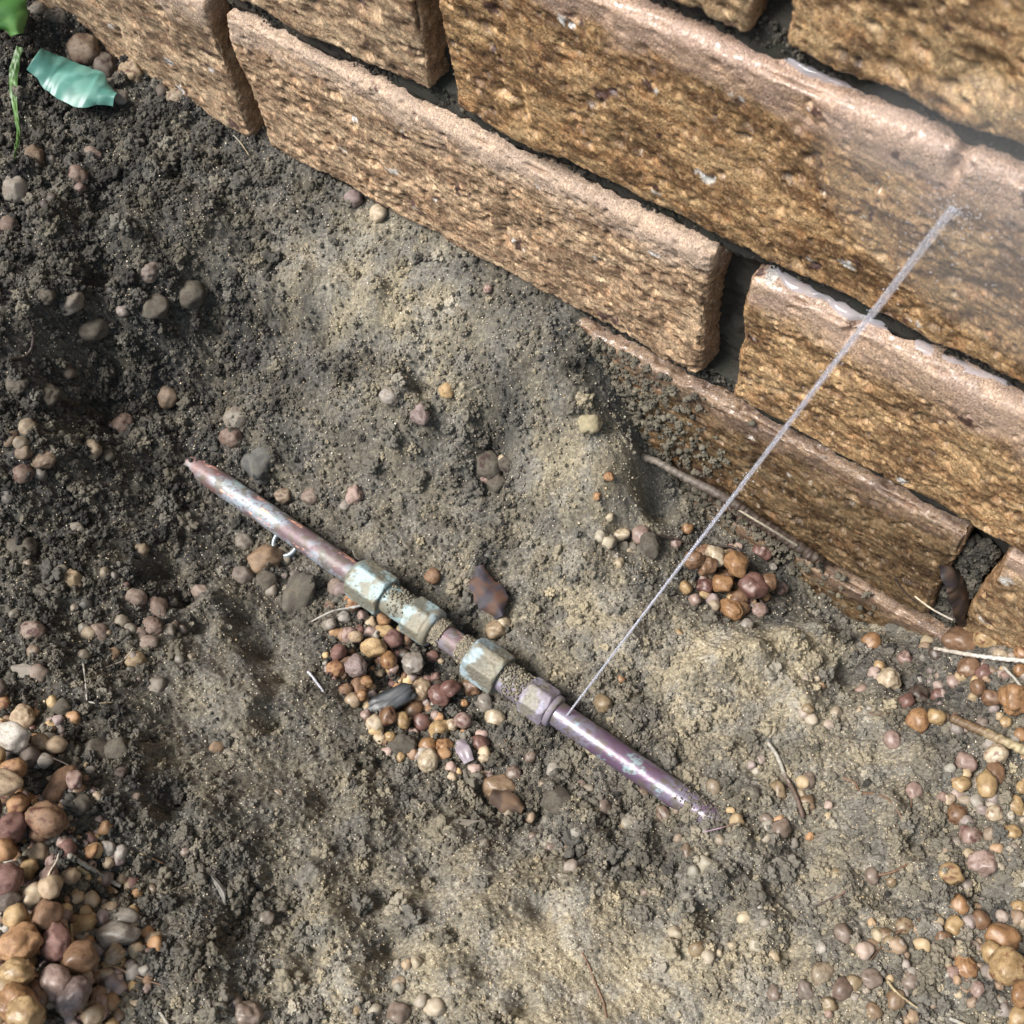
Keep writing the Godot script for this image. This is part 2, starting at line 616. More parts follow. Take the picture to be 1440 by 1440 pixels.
	var gm := mesh_of(g[0], normals_of(g[0], g[1]), PackedColorArray(), g[1])
	var gp: Array[Transform3D] = []
	var gc := PackedColorArray()
	for k in 38000:
		var q := seen_area()
		var at := soil_index(q.x, q.y)
		var size := rng.randf_range(0.16, 0.34)
		if rng.randf() < 0.02: size *= 1.7
		gp.append(Transform3D(turned(Vector3.ONE * size * MM), Vector3(q.x, soil[at] + size * 0.6, q.y) * MM))
		var w := rng.randf()
		gc.append(Color(0.52, 0.48, 0.41).lerp(Color(0.40, 0.29, 0.15), w))
	scatter("sand_grains", "pale glinting sand grains sprinkled over the damp soil", "sand", gm, plain("quartz", Color(1, 1, 1), 0.22, 0.0, 0.6), gp, gc)
	# gravel of the garden beyond what was dug
	var b := ball(2, 300, [0.3, 0.15, 0.04], 0.15)
	var bm := mesh_of(b[0], normals_of(b[0], b[1]), PackedColorArray(), b[1])
	var bp: Array[Transform3D] = []
	var bc := PackedColorArray()
	for k in 9000:
		var a := rng.randf() * TAU
		var d := rng.randf_range(330.0, 1500.0)
		var x := 100.0 + cos(a) * d * 1.25
		var z := 120.0 + sin(a) * d
		if z < 6.0 or (x > X0 + 30.0 and x < X1 - 10.0 and z < Z1 - 10.0): continue
		var size := rng.randf_range(3.0, 8.5)
		bp.append(Transform3D(turned(Vector3(size, size * 0.8, size) * MM), Vector3(x, outer_soil(x, z) + size * 0.4, z) * MM))
		bc.append(pebble_colour(["tan", "ochre", "brown", "red", "pink", "grey"][rng.randi() % 6]))
	scatter("gravel", "rounded brown gravel covering the garden around the hole", "gravel", bm, plain("far_pebble", Color(1, 1, 1), 0.6), bp, bc)

func _gravel(x: float, z: float, r: float, count: int, dust: float) -> void:
	for k in count:
		var a := rng.randf() * TAU
		var d := r * sqrt(rng.randf())
		var q := Vector2(x + cos(a) * d, z + sin(a) * d)
		if q.y < 2.0 or q.x < X0 + 2.0 or q.x > X1 - 2.0 or q.y > Z1 - 2.0: continue
		var size := rng.randf_range(1.3, 3.4)
		gravel_places.append(Transform3D(turned(Vector3(size, size * 0.85, size * 0.95) * MM), Vector3(q.x, soil_about(q.x, q.y, size * 0.7) + size * rng.randf_range(-0.3, 0.35), q.y) * MM))
		gravel_tints.append((pebble_colour(["tan", "orange", "brown", "pink", "purple", "grey", "ochre", "red"][rng.randi() % 8]) * 0.9).lerp(soil_colour(tones[soil_index(q.x, q.y)]), clampf(dust + rng.randf_range(-0.3, 0.2), 0.0, 0.95)))

var gravel_places: Array[Transform3D] = []
var gravel_tints := PackedColorArray()
func finish_gravel() -> void:
	var b := ball(2, 310, [0.2, 0.12, 0.03], 0.08)
	scatter("fine_gravel", "small rounded gravel mixed into the soil and between the larger pebbles", "gravel", mesh_of(b[0], normals_of(b[0], b[1]), PackedColorArray(), b[1]), plain("fine_pebble", Color(1, 1, 1), 0.6), gravel_places, gravel_tints)

func outer_soil(x: float, z: float) -> float:
	return soil[clampi(zs.bsearch(z), 0, zs.size() - 1) * xs.size() + clampi(xs.bsearch(x), 0, xs.size() - 1)]

# ---------------------------------------------------------------- brick wall
var b_wave: FastNoiseLite
var b_grain: FastNoiseLite
var b_pit: FastNoiseLite
var b_mask: FastNoiseLite
var b_drag: FastNoiseLite
var b_tone: FastNoiseLite
var b_spot: FastNoiseLite
var b_fine: FastNoiseLite
var b_sand: FastNoiseLite
var b_fleck: FastNoiseLite
var b_hole: FastNoiseLite

func steps(lo: float, hi: float, step: float) -> PackedFloat32Array:
	var n := maxi(1, int(ceil((hi - lo) / step)))
	var out := PackedFloat32Array()
	for i in n + 1: out.append(lo + (hi - lo) * i / n)
	return out

# x0..x1, y0..y1 in mm; look: 0 dry tan, 1 wet brown; dents: [x, y, rx, ry, depth]
func make_brick(parent: Node3D, x0: float, x1: float, y0: float, y1: float, seed_: int, look: float, step: float, rough: float, proud := 0.0, dents := [], label := "") -> MeshInstance3D:
	var depth := 60.0
	var radius := 2.8
	var hx := (x1 - x0) / 2
	var hy := (y1 - y0) / 2
	var hz := depth / 2
	var mid := Vector3((x0 + x1) / 2, (y0 + y1) / 2, proud - hz)
	var gx := steps(-hx, hx, step)
	var gy := steps(-hy, hy, step)
	var gz := PackedFloat32Array([-hz])
	gz.append_array(steps(hz - 22.0, hz, step * 1.1))
	var base := Color(0.46, 0.335, 0.212).lerp(Color(0.40, 0.256, 0.128), minf(look, 1.0))
	var dark := Color(0.17, 0.105, 0.060).lerp(Color(0.110, 0.058, 0.027), minf(look, 1.0))
	var orange := Color(0.46, 0.285, 0.155).lerp(Color(0.41, 0.215, 0.10), minf(look, 1.0))
	var pale := Color(0.56, 0.45, 0.30).lerp(Color(0.50, 0.375, 0.22), minf(look, 1.0))
	var top := Color(0.58, 0.45, 0.35).lerp(Color(0.60, 0.42, 0.335), minf(look, 1.0))  # pinkish clay, paled to imitate glare on the upper edge
	var hue_of: Color = [Color(1, 1, 1), Color(0.98, 0.94, 0.88), Color(1.02, 0.94, 0.82), Color(1.05, 1.0, 0.98), Color(0.98, 0.89, 0.78), Color(1, 1, 1), Color(1.02, 0.97, 0.95), Color(1.10, 1.02, 0.98), Color(1.08, 0.98, 0.84)][seed_] if seed_ < 9 else Color(1, 0.97, 0.94)
	var off := Vector3(seed_ * 371.7, seed_ * 113.3, seed_ * 57.1)
	var p := PackedVector3Array()
	var n := PackedVector3Array()
	var c := PackedColorArray()
	var all := PackedInt32Array()
	for face in 5:
		var ga := gx
		var gb := gy
		match face:
			1, 2: gb = gz
			3, 4: ga = gz
		var rows := gb.size()
		var cols := ga.size()
		var fp := PackedVector3Array()
		fp.resize(rows * cols)
		for r in rows:
			for q in cols:
				var v: Vector3
				match face:
					0: v = Vector3(ga[q], gb[r], hz)
					1: v = Vector3(ga[q], hy, gb[r])
					2: v = Vector3(ga[q], -hy, gb[r])
					3: v = Vector3(-hx, gb[r], ga[q])
					4: v = Vector3(hx, gb[r], ga[q])
				var inner := Vector3(clampf(v.x, -hx + radius, hx - radius), clampf(v.y, -hy + radius, hy - radius), clampf(v.z, -hz, hz - radius))
				var d := (v - inner).normalized()
				var s := inner + d * radius
				var o := s + off
				var a := Vector3(o.x * 0.82, o.y, o.z)           # drawn out along the brick
				var upper := sm(hy - 17.0 - (12.0 * sm(240.0, 330.0, s.x + mid.x) if seed_ in [2, 4, 8] else 0.0), hy - 4.0, s.y + b_mask.get_noise_3dv(a) * 9.0) * (1.0 if look < 1.0 else 0.35)  # band widens rightward on three bricks, wet glare painted as colour
				var calm := 1.0 - (0.6 if rough < 0.5 else 0.4) * upper
				var fine_calm := 1.0 - (0.45 if rough < 0.5 else 0.1) * upper
				if face >= 3: calm *= 0.75
				var wave := b_wave.get_noise_3dv(o)
				var grain := b_grain.get_noise_3dv(a)
				var mask := b_mask.get_noise_3dv(o)
				var pit := sm(0.55, 0.18, b_pit.get_noise_3dv(a) + 1.0) * sm(0.0, 0.4, mask)
				var hole := sm(0.42, 0.12, b_hole.get_noise_3dv(Vector3(o.x * 0.8, o.y, o.z)) + 1.0) * sm(-0.1, 0.25, b_tone.get_noise_3dv(o * 1.6))
				var drag := b_drag.get_noise_3dv(Vector3(o.x * 0.16, o.y, o.z))
				var sand := b_sand.get_noise_3dv(o) + 1.0
				var h := wave * 2.2 + grain * 0.34 * calm - pit * 1.7 * calm - hole * 2.4 * calm + drag * 0.30 * calm + (b_fine.get_noise_3dv(o) * 0.42 + (0.5 - minf(sand * sand, 1.0)) * 0.42) * fine_calm
				# knocked edges
				var edge := 1.0 - maxf(absf(d.x), maxf(absf(d.y), absf(d.z)))
				if edge > 0.02: h -= sm(0.0, 0.28, edge) * (sm(0.1, 0.6, b_mask.get_noise_3dv(o * 0.5 + Vector3(51, 0, 0))) * 3.0 + sm(0.1, 0.7, grain) * 0.7)
				for e in dents:
					var ex: float = (s.x + mid.x - e[0]) / e[2] + grain * 0.5
					var ey: float = (s.y + mid.y - e[1]) / e[3] + mask * 0.5
					h -= e[4] * exp(-(ex * ex + ey * ey))
				if s.z < hz - 20.0: h *= 0.2
				fp[r * cols + q] = s + d * h + mid
				# the clay itself; the pale top band also carries painted glare
				var t1 := b_tone.get_noise_3dv(a * 0.8)
				var t2 := b_tone.get_noise_3dv(Vector3(o.x * 0.5 + 900.0, o.y * 1.4, o.z))
				var col := base.lerp(orange, sm(0.0, 0.45, t1) * 0.7)
				col = col.lerp(dark, sm(0.06, -0.30, t2 + grain * 0.30) * 0.9)
				col = col.lerp(pale, sm(0.14, 0.48, t2 + b_fine.get_noise_3dv(o) * 0.5) * 0.65)
				var speck := b_fine.get_noise_3d(o.x * 0.9 + 31.0, o.y * 1.2, o.z) + 0.3 * b_drag.get_noise_3d(o.x * 0.7, o.y * 1.2, o.z)
				col = col.lerp(dark, sm(0.12, 0.55, speck) * 0.55).lerp(pale, sm(-0.12, -0.5, speck) * 0.55)
				var fleck := b_fleck.get_noise_3dv(Vector3(o.x * 0.8, o.y, o.z))
				col *= 1.0 + 0.34 * fleck
				col *= hue_of
				if look > 1.0: col *= 0.52       # soaked through
				col = col.lerp(top, upper * 0.7)
				if face >= 3: col = col.lerp(orange * 0.8, 0.45)
				if face == 2: col = col.lerp(top, 0.4)
				var spot := b_spot.get_noise_3dv(Vector3(o.x * 0.7, o.y, o.z * 0.2)) + 1.0
				var pick := b_mask.get_noise_3d(o.x * 1.9 + 77.0, o.y * 1.9, o.z)
				if spot < 0.17 + 0.09 * mask and pick > 0.14: col = col.lerp(Color(0.055, 0.022, 0.022), 0.9)
				elif spot < 0.14 and pick < -0.25: col = col.lerp(Color(0.72, 0.70, 0.66), 0.85)
				c.append(col)
		var idx := grid_index(rows, cols, false, 0, face == 2 or face == 4 or face == 0)
		var fn := normals_of(fp, idx)
		var want: Vector3 = [Vector3(0, 0, 1), Vector3(0, 1, 0), Vector3(0, -1, 0), Vector3(-1, 0, 0), Vector3(1, 0, 0)][face]
		if fn[(rows / 2) * cols + cols / 2].dot(want) < 0.0:
			idx = grid_index(rows, cols, false, 0, not (face == 2 or face == 4 or face == 0))
			fn = normals_of(fp, idx)
		var start := p.size()
		p.append_array(fp)
		n.append_array(fn)
		for i in idx.size(): idx[i] += start
		all.append_array(idx)
	for i in p.size(): p[i] *= MM
	var key := "brick_clay_%d" % int(rough * 100)
	var m := grainy(key, Color(1.28, 1.28, 1.28), rough, 61.0, 0.5, true, 0.5)
	if rough < 0.5 and not m.clearcoat_enabled:
		m.clearcoat_enabled = true
		m.clearcoat = 1.0
		m.clearcoat_texture = mats["coat"]
		m.clearcoat_roughness = 0.24
	var o := part("brick", mesh_of(p, n, c, all), m, parent)
	if label: o.set_meta("label", label)
	return o

func make_wall() -> void:
	b_wave = noise(FastNoiseLite.TYPE_SIMPLEX_SMOOTH, 0.022, 2, 51)
	b_grain = noise(FastNoiseLite.TYPE_SIMPLEX, 0.30, 3, 52)
	b_pit = noise(FastNoiseLite.TYPE_CELLULAR, 0.17, 1, 53)
	b_mask = noise(FastNoiseLite.TYPE_SIMPLEX_SMOOTH, 0.075, 2, 54)
	b_drag = noise(FastNoiseLite.TYPE_SIMPLEX, 0.42, 2, 55)
	b_tone = noise(FastNoiseLite.TYPE_SIMPLEX_SMOOTH, 0.085, 4, 56)
	b_spot = noise(FastNoiseLite.TYPE_CELLULAR, 0.055, 1, 57)
	b_fleck = noise(FastNoiseLite.TYPE_CELLULAR, 0.42, 1, 66)
	b_fleck.cellular_return_type = FastNoiseLite.RETURN_CELL_VALUE
	b_hole = noise(FastNoiseLite.TYPE_CELLULAR, 0.30, 1, 67)
	b_sand = noise(FastNoiseLite.TYPE_CELLULAR, 0.55, 1, 59)
	b_fine = noise(FastNoiseLite.TYPE_SIMPLEX, 0.75, 2, 58)
	var w := thing("brick_wall", "weathered tan brick wall with deep raked joints, wet where the water hits", "wall", Vector3.ZERO)
	# bricks in view, from the upper course down
	make_brick(w, 0, 236, 172, 249, 1, 0.55, 1.2, 0.60)
	make_brick(w, 246, 476, 173, 250, 2, 0.65, 1.0, 0.46, 0.5, [[300, 190, 7, 6, 4.0], [276, 181, 4, 3, 2.5]], "tan brick at the upper right with a deep dark hole")
	make_brick(w, -108, 115, 87, 163, 3, 0.25, 0.9, 0.75, -0.5, [[95, 118, 3, 4, 2.5]])
	make_brick(w, 125, 356, 87, 164, 4, 0.85, 0.72, 0.42, 0.4, [[156, 104, 2.6, 10, 3.2], [148, 108, 4, 4, 2.6], [300, 162, 1.6, 6, 4.0], [313, 118, 9, 4, 2.6], [263, 134, 1.5, 12, 1.0], [318, 104, 3, 4, 2.0]], "wet brown brick that the water jet strikes")
	make_brick(w, 367, 597, 87, 164, 5, 0.8, 2.2, 0.42)
	make_brick(w, -230, -1, 1, 77, 6, 0.15, 1.0, 0.80, 0.6, [[-38, 44, 5, 12, 2.0]])
	make_brick(w, 9, 231.8, 1, 76, 7, 0.12, 0.72, 0.78, 0.0, [[100, 40, 6, 5, 1.8], [140, 26, 3, 9, 2.6], [195, 38, 4, 8, 2.0], [62, 52, 9, 3, 1.4], [176, 16, 6, 6, 1.6]])
	make_brick(w, 247.5, 476, 0, 76.5, 8, 0.60, 0.74, 0.45, 0.8, [[286, 52, 7, 4, 2.8], [330, 40, 9, 3, 1.6], [285, 74, 1.5, 5, 3.5]], "golden wet brick under the water jet with pooled water on top")
	make_brick(w, -112, 110, -86, -9, 9, 0.5, 4.0, 0.7)
	make_brick(w, 121, 349, -87, -10, 10, 1.15, 0.75, 0.40, 0.2, [[262, -40, 1.4, 9, 2.0], [300, -55, 10, 9, 1.4]], "dark wet brick half out of the soil")
	make_brick(w, 362.5, 592, -86, -9, 11, 0.8, 1.3, 0.5)
	make_brick(w, 50, 277, -172, -97, 12, 1.25, 1.1, 0.40, 1.0)
	make_brick(w, 288, 517, -173, -97, 13, 1.15, 1.0, 0.45, 0.5, [], "buried lower brick showing above the wet hollow")
	# the rest of the wall: plain courses to either side and above
	for course in range(-2, 14):
		var y0 := course * 86.0 + (0.0 if course != -2 else 0.0)
		var shift := 0.0 if posmod(course, 2) == 0 else 119.0
		for k in range(-6, 8):
			var x0 := 9.0 + k * 239.0 + shift
			if posmod(course, 2) == 1: x0 = 125.0 + k * 240.5
			else: x0 = 7.0 + k * 239.0
			var x1 := x0 + 229.0
			if course <= 2 and x1 > -230.0 and x0 < 590.0:
				continue
			if course == 2 and x1 > 0.0 and x0 < 476.0: continue
			make_brick(w, x0, x1, y0, y0 + 76.0, 100 + course * 20 + k, 0.3, 12.0, 0.75)
	# mortar, raked back
	var gx := steps(-420.0, 640.0, 2.6)
	var gy := steps(-185.0, 262.0, 2.0)
	var p := PackedVector3Array()
	var c := PackedColorArray()
	for y in gy:
		for x in gx:
			var d := b_wave.get_noise_2d(x * 1.5, y * 3.0) * 2.0 + b_mask.get_noise_2d(x * 2.0, y * 2.0) * 1.2 + b_grain.get_noise_2d(x, y) * 0.9
			var bed := 0.0
			for j in 5: bed = maxf(bed, sm(8.0, 5.2, absf(y - (-91.5 + j * 86.5))))
			p.append(Vector3(x, y, lerpf(-13.0, -6.0, bed) + d * 1.2) * MM)
			var t := b_tone.get_noise_2d(x, y)
			var warm := sm(110.0, -40.0, x)
			var col := Color(0.040, 0.036, 0.029).lerp(Color(0.12, 0.095, 0.072), warm * 0.8)
			c.append(col.lerp(Color(0.035, 0.038, 0.024), sm(0.0, 0.4, t) * (1.0 - warm * 0.7)))
	var idx := grid_index(gy.size(), gx.size(), false, 0, true)
	var n := normals_of(p, idx)
	if n[n.size() / 2].z < 0.0:
		idx = grid_index(gy.size(), gx.size(), false)
		n = normals_of(p, idx)
	part("mortar", mesh_of(p, n, c, idx), grainy("mortar", Color(1.28, 1.28, 1.28), 0.9, 40.0, 0.6), w)
	var box := BoxMesh.new()
	box.size = Vector3(3.5, 1.40, 0.09)
	var core := part("mortar", box, grainy("mortar_core", Color(0.10, 0.09, 0.075), 0.9, 40.0, 0.6), w)
	core.position = Vector3(0.25, 0.51, -0.064)

# ---------------------------------------------------------------- water pipe
func turn_mesh(profile: Array, sides: int, paint: Callable, wobble: float, seed_: int) -> ArrayMesh:
	# profile: Vector2(along, radius) in mm, about the local x axis
	var nz := noise(FastNoiseLite.TYPE_SIMPLEX, 0.35, 2, seed_)
	var p := PackedVector3Array()
	var c := PackedColorArray()
	for v in profile:
		for k in sides:
			var a := TAU * k / sides
			var d := Vector3(0, cos(a), sin(a))
			var q: Vector3 = Vector3(v.x, 0, 0) + d * v.y
			q += d * nz.get_noise_3dv(q) * wobble
			p.append(q * MM)
			c.append(paint.call(q, a))
	var idx := grid_index(profile.size(), sides, true)
	var n := normals_of(p, idx)
	var mid: int = (profile.size() / 2) * sides
	if n[mid].dot(Vector3(0, p[mid].y, p[mid].z)) < 0.0:
		idx = grid_index(profile.size(), sides, true, 0, true)
		n = normals_of(p, idx)
	return mesh_of(p, n, c, idx)

func bore(x0: float, x1: float, r: float, step: float) -> Array:
	var out := []
	var count := maxi(1, int((x1 - x0) / step))
	for i in count + 1: out.append(Vector2(lerpf(x0, x1, float(i) / count), r))
	return out

# six facets, each with chamfered corners at both ends
func hex_mesh(x0: float, x1: float, flats: float, first_angle: float, paint: Callable, seed_: int, dome: float) -> ArrayMesh:
	var nz := noise(FastNoiseLite.TYPE_SIMPLEX, 0.4, 2, seed_)
	var p := PackedVector3Array()
	var n := PackedVector3Array()
	var c := PackedColorArray()
	var all := PackedInt32Array()
	var across := 21
	var rows := steps(x0, x1, 0.4)
	var half := flats / 2
	var corner := half / cos(PI / 6)
	for f in 6:
		var fp := PackedVector3Array()
		for x in rows:
			for k in across:
				var t := lerpf(-PI / 6, PI / 6, float(k) / (across - 1))
				var a := first_angle + f * PI / 3 + t
				var r := half / cos(t)
				# turned chamfer: a cone cuts the corners near each end
				var cut_a := half * 0.985 + (x - x0) * 1.5
				var cut_b := half * 0.985 + (x1 - x) * 1.5
				if dome > 0.0 and x - x0 < dome:
					var u := 1.0 - (x - x0) / dome
					cut_a = minf(cut_a, corner - (corner - half * 0.72) * u * u)
				r = minf(r, minf(cut_a, cut_b))
				r = minf(r, corner - 0.25)
				var d := Vector3(0, cos(a), sin(a))
				var q := Vector3(x, 0, 0) + d * r
				q += d * nz.get_noise_3dv(q) * 0.22
				fp.append(q * MM)
				c.append(paint.call(q, a))
		var idx := grid_index(rows.size(), across, false)
		var fn := normals_of(fp, idx)
		var m := (rows.size() / 2) * across + across / 2
		if fn[m].dot(Vector3(0, fp[m].y, fp[m].z)) < 0.0:
			idx = grid_index(rows.size(), across, false, 0, true)
			fn = normals_of(fp, idx)
		for i in idx.size(): idx[i] += p.size()
		p.append_array(fp)
		n.append_array(fn)
		all.append_array(idx)
	# end faces
	for e in 2:
		var x := x0 if e == 0 else x1
		var start := p.size()
		p.append(Vector3(x, 0, 0) * MM)
		n.append(Vector3(-1 if e == 0 else 1, 0, 0))
		c.append(paint.call(Vector3(x, 0, 0), 0.0))
		for k in 73:
			var a := TAU * k / 72
			var d := Vector3(0, cos(a), sin(a))
			var r := half * (0.72 if e == 0 and dome > 0.0 else 0.985)
			var q := Vector3(x, 0, 0) + d * r
			q += d * nz.get_noise_3dv(q) * 0.22
			p.append(q * MM)
			n.append(Vector3(-1 if e == 0 else 1, 0, 0))
			c.append(paint.call(q, a))
		for k in 72:
			if e == 0: all.append_array([start, start + 1 + k, start + 2 + k])
			else: all.append_array([start, start + 2 + k, start + 1 + k])
	return mesh_of(p, n, c, all)

var v_patch: FastNoiseLite
var v_fleck: FastNoiseLite
var v_long: FastNoiseLite

func copper_paint(q: Vector3, _a: float) -> Color:
	# tarnished copper: plum brown, blue grey bloom, bare bright scrapes
	var bloom_side := sm(190.0, 30.0, q.x)
	var col := Color(0.15, 0.105, 0.110).lerp(Color(0.125, 0.080, 0.128), sm(180.0, 230.0, q.x))
	var p1 := v_patch.get_noise_3d(q.x * 0.5, q.y, q.z)
	var p2 := v_patch.get_noise_3d(q.x * 0.8 + 500.0, q.y, q.z)
	var fl := v_fleck.get_noise_3dv(q)
	col = col.lerp(Color(0.27, 0.31, 0.355), sm(-0.15, 0.25, p1 + bloom_side * 0.30 - 0.12) * (0.35 + 0.6 * bloom_side))
	col = col.lerp(Color(0.20, 0.215, 0.18), sm(0.1, 0.4, p2) * 0.55 * bloom_side)
	col = col.lerp(Color(0.30, 0.43, 0.44), sm(0.42, 0.52, p2 + fl * 0.22) * 0.7)
	col = col.lerp(Color(0.12, 0.07, 0.085), sm(0.28, 0.42, fl) * 0.8)
	col = col.lerp(Color(0.16, 0.075, 0.06), sm(42.0, 14.0, q.x + p2 * 30.0) * 0.8)
	col = col.lerp(Color(0.115, 0.10, 0.075), sm(0.10, 0.36, v_patch.get_noise_3d(q.x * 1.6 + 700.0, q.y * 1.6, q.z * 1.6) + fl * 0.25) * 0.75)
	col = col.lerp(Color(0.085, 0.074, 0.058), sm(16.0, 4.0, q.x + p1 * 14.0) * 0.9)
	col = col.lerp(Color(0.12, 0.104, 0.08), sm(296.0, 306.0, q.x + p1 * 14.0) * 0.9)
	var run := v_long.get_noise_3d(q.x * 0.12, q.y * 0.8, q.z * 0.8)
	col = col.lerp(Color(0.80, 0.42, 0.32), sm(0.38, 0.5, run + fl * 0.25) * 0.85 * sm(215.0, 170.0, q.x))
	return col

func nut_paint(tint: Color, bloom: Color) -> Callable:
	return func(q: Vector3, _a: float) -> Color:
		var p1 := v_patch.get_noise_3d(q.x * 0.8 + 90.0, q.y * 0.8, q.z * 0.8)
		var p2 := v_patch.get_noise_3d(q.x * 0.7 + 300.0, q.y * 0.7, q.z * 0.7)
		var fl := v_fleck.get_noise_3dv(q)
		var col := tint.lerp(bloom, sm(-0.16, 0.10, p1 + fl * 0.06))
		col = col.lerp(Color(0.19, 0.17, 0.125), sm(-0.02, 0.24, p2 + fl * 0.15) * 0.85)
		return col.lerp(Color(0.09, 0.08, 0.065), sm(0.50, 0.56, fl) * 0.8)

func make_pipe() -> void:
	v_patch = noise(FastNoiseLite.TYPE_SIMPLEX_SMOOTH, 0.085, 3, 61)
	v_fleck = noise(FastNoiseLite.TYPE_SIMPLEX, 0.42, 2, 62)
	v_long = noise(FastNoiseLite.TYPE_SIMPLEX, 0.25, 3, 63)
	var a := Vector3(25.91, -74.00, 121.60)
	var b := Vector3(330.65, -74.00, 126.77)
	var along := (b - a).normalized()
	var side := along.cross(Vector3.UP).normalized()
	var t := thing("copper_pipe", "tarnished copper water pipe with four hexagonal nuts lying in the hole", "pipe", a * MM)
	t.basis = Basis(along, side.cross(along), side)
	var copper := plain("copper", Color(1, 1, 1), 0.56, 0.25, 0.5)
	var wet := plain("wet_copper", Color(1, 1, 1), 0.36, 0.30, 0.6)
	var brass := plain("brass", Color(1, 1, 1), 0.58, 0.12, 0.45)
	var full := (b - a).length()
	var green := nut_paint(Color(0.17, 0.17, 0.14), Color(0.26, 0.345, 0.355))
	var grey := nut_paint(Color(0.155, 0.145, 0.115), Color(0.275, 0.345, 0.375))
	var plum := nut_paint(Color(0.18, 0.155, 0.185), Color(0.255, 0.24, 0.30))
	part("pipe_length", turn_mesh(bore(-14.0, 113.4, 5.35, 0.6), 64, copper_paint, 0.06, 71), copper, t)
	part("nut", hex_mesh(112.4, 131.6, 17.0, 0.3, green, 72, 5.0), brass, t)
	part("fitting_body", turn_mesh(bore(130.6, 146.5, 6.5, 0.7), 48, green, 0.15, 73), brass, t)
	part("nut", hex_mesh(144.5, 155.5, 16.0, 0.42, green, 74, 0), brass, t)
	part("flange", turn_mesh([Vector2(154.0, 6), Vector2(154.3, 8.5), Vector2(155.9, 8.8), Vector2(157.5, 8.4), Vector2(158.1, 7.2), Vector2(158.3, 5)], 48, grey, 0.2, 75), brass, t)
	part("pipe_length", turn_mesh(bore(155.5, 178.6, 5.35, 0.6), 64, copper_paint, 0.06, 76), copper, t)
	part("nut", hex_mesh(177.6, 193.9, 17.2, 0.12, grey, 77, 0), brass, t)
	part("fitting_body", turn_mesh(bore(192.9, 209.4, 6.3, 0.7), 48, plum, 0.18, 78), brass, t)
	part("nut", hex_mesh(206.4, 218.4, 14.8, 0.25, plum, 79, 0), brass, t)
	part("collar", turn_mesh([Vector2(217.4, 5), Vector2(217.9, 6.6), Vector2(219.0, 7.1), Vector2(220.6, 6.9), Vector2(221.2, 6.2), Vector2(221.3, 5)], 48, plum, 0.1, 80), brass, t)
	part("pipe_length", turn_mesh(bore(218.4, 318.8, 5.35, 0.6), 64, copper_paint, 0.06, 81), wet, t)

# ---------------------------------------------------------------- pebbles
var pebble_meshes := {}
var placed: Array = []

func pebble_colour(tone: String) -> Color:
	match tone:
		"tan": return Color(0.43, 0.325, 0.215)
		"ochre": return Color(0.47, 0.325, 0.165)
		"orange": return Color(0.38, 0.215, 0.105)
		"brown": return Color(0.245, 0.145, 0.085)
		"red": return Color(0.215, 0.115, 0.095)
		"pink": return Color(0.37, 0.265, 0.225)
		"purple": return Color(0.28, 0.215, 0.200)
		"grey": return Color(0.33, 0.295, 0.255)
		"cream": return Color(0.58, 0.48, 0.34)
		"white": return Color(0.62, 0.58, 0.52)
		"dark": return Color(0.115, 0.088, 0.070)
		"soil": return Color(0.120, 0.104, 0.080)
	return Color(0.4, 0.3, 0.2)

func pebble_mesh(variant: int, level: int) -> ArrayMesh:
	var key := variant * 10 + level
	if pebble_meshes.has(key): return pebble_meshes[key]
	var lumpy := 0.13 + 0.07 * (variant % 3)
	var b := ball(level, 400 + variant * 13, [lumpy, 0.04 + 0.035 * (variant % 4), 0.024], 0.05 + 0.045 * (variant % 3))
	var mott := noise(FastNoiseLite.TYPE_SIMPLEX_SMOOTH, 1.1, 3, 500 + variant)
	var fleck := noise(FastNoiseLite.TYPE_SIMPLEX, 3.6, 2, 520 + variant)
	var c := PackedColorArray()
	for q in b[0]:
		var m := mott.get_noise_3dv(q)
		var f := fleck.get_noise_3dv(q)
		var col := Color(0.92, 0.92, 0.92).lerp(Color(1.18, 1.14, 1.08), sm(-0.1, 0.5, m))
		col = col.lerp(Color(0.62, 0.55, 0.50), sm(0.0, -0.5, m + f * 0.3) * 0.8)
		if variant % 4 == 1: col = col.lerp(Color(0.36, 0.20, 0.22), sm(0.22, 0.34, mott.get_noise_3dv(q * 1.3 + Vector3(9, 0, 0)) + f * 0.08))
		col = col.lerp(Color(0.45, 0.40, 0.36), sm(0.25, 0.45, f) * 0.7)
		c.append(col)
	pebble_meshes[key] = mesh_of(b[0], normals_of(b[0], b[1]), c, b[1])
	return pebble_meshes[key]

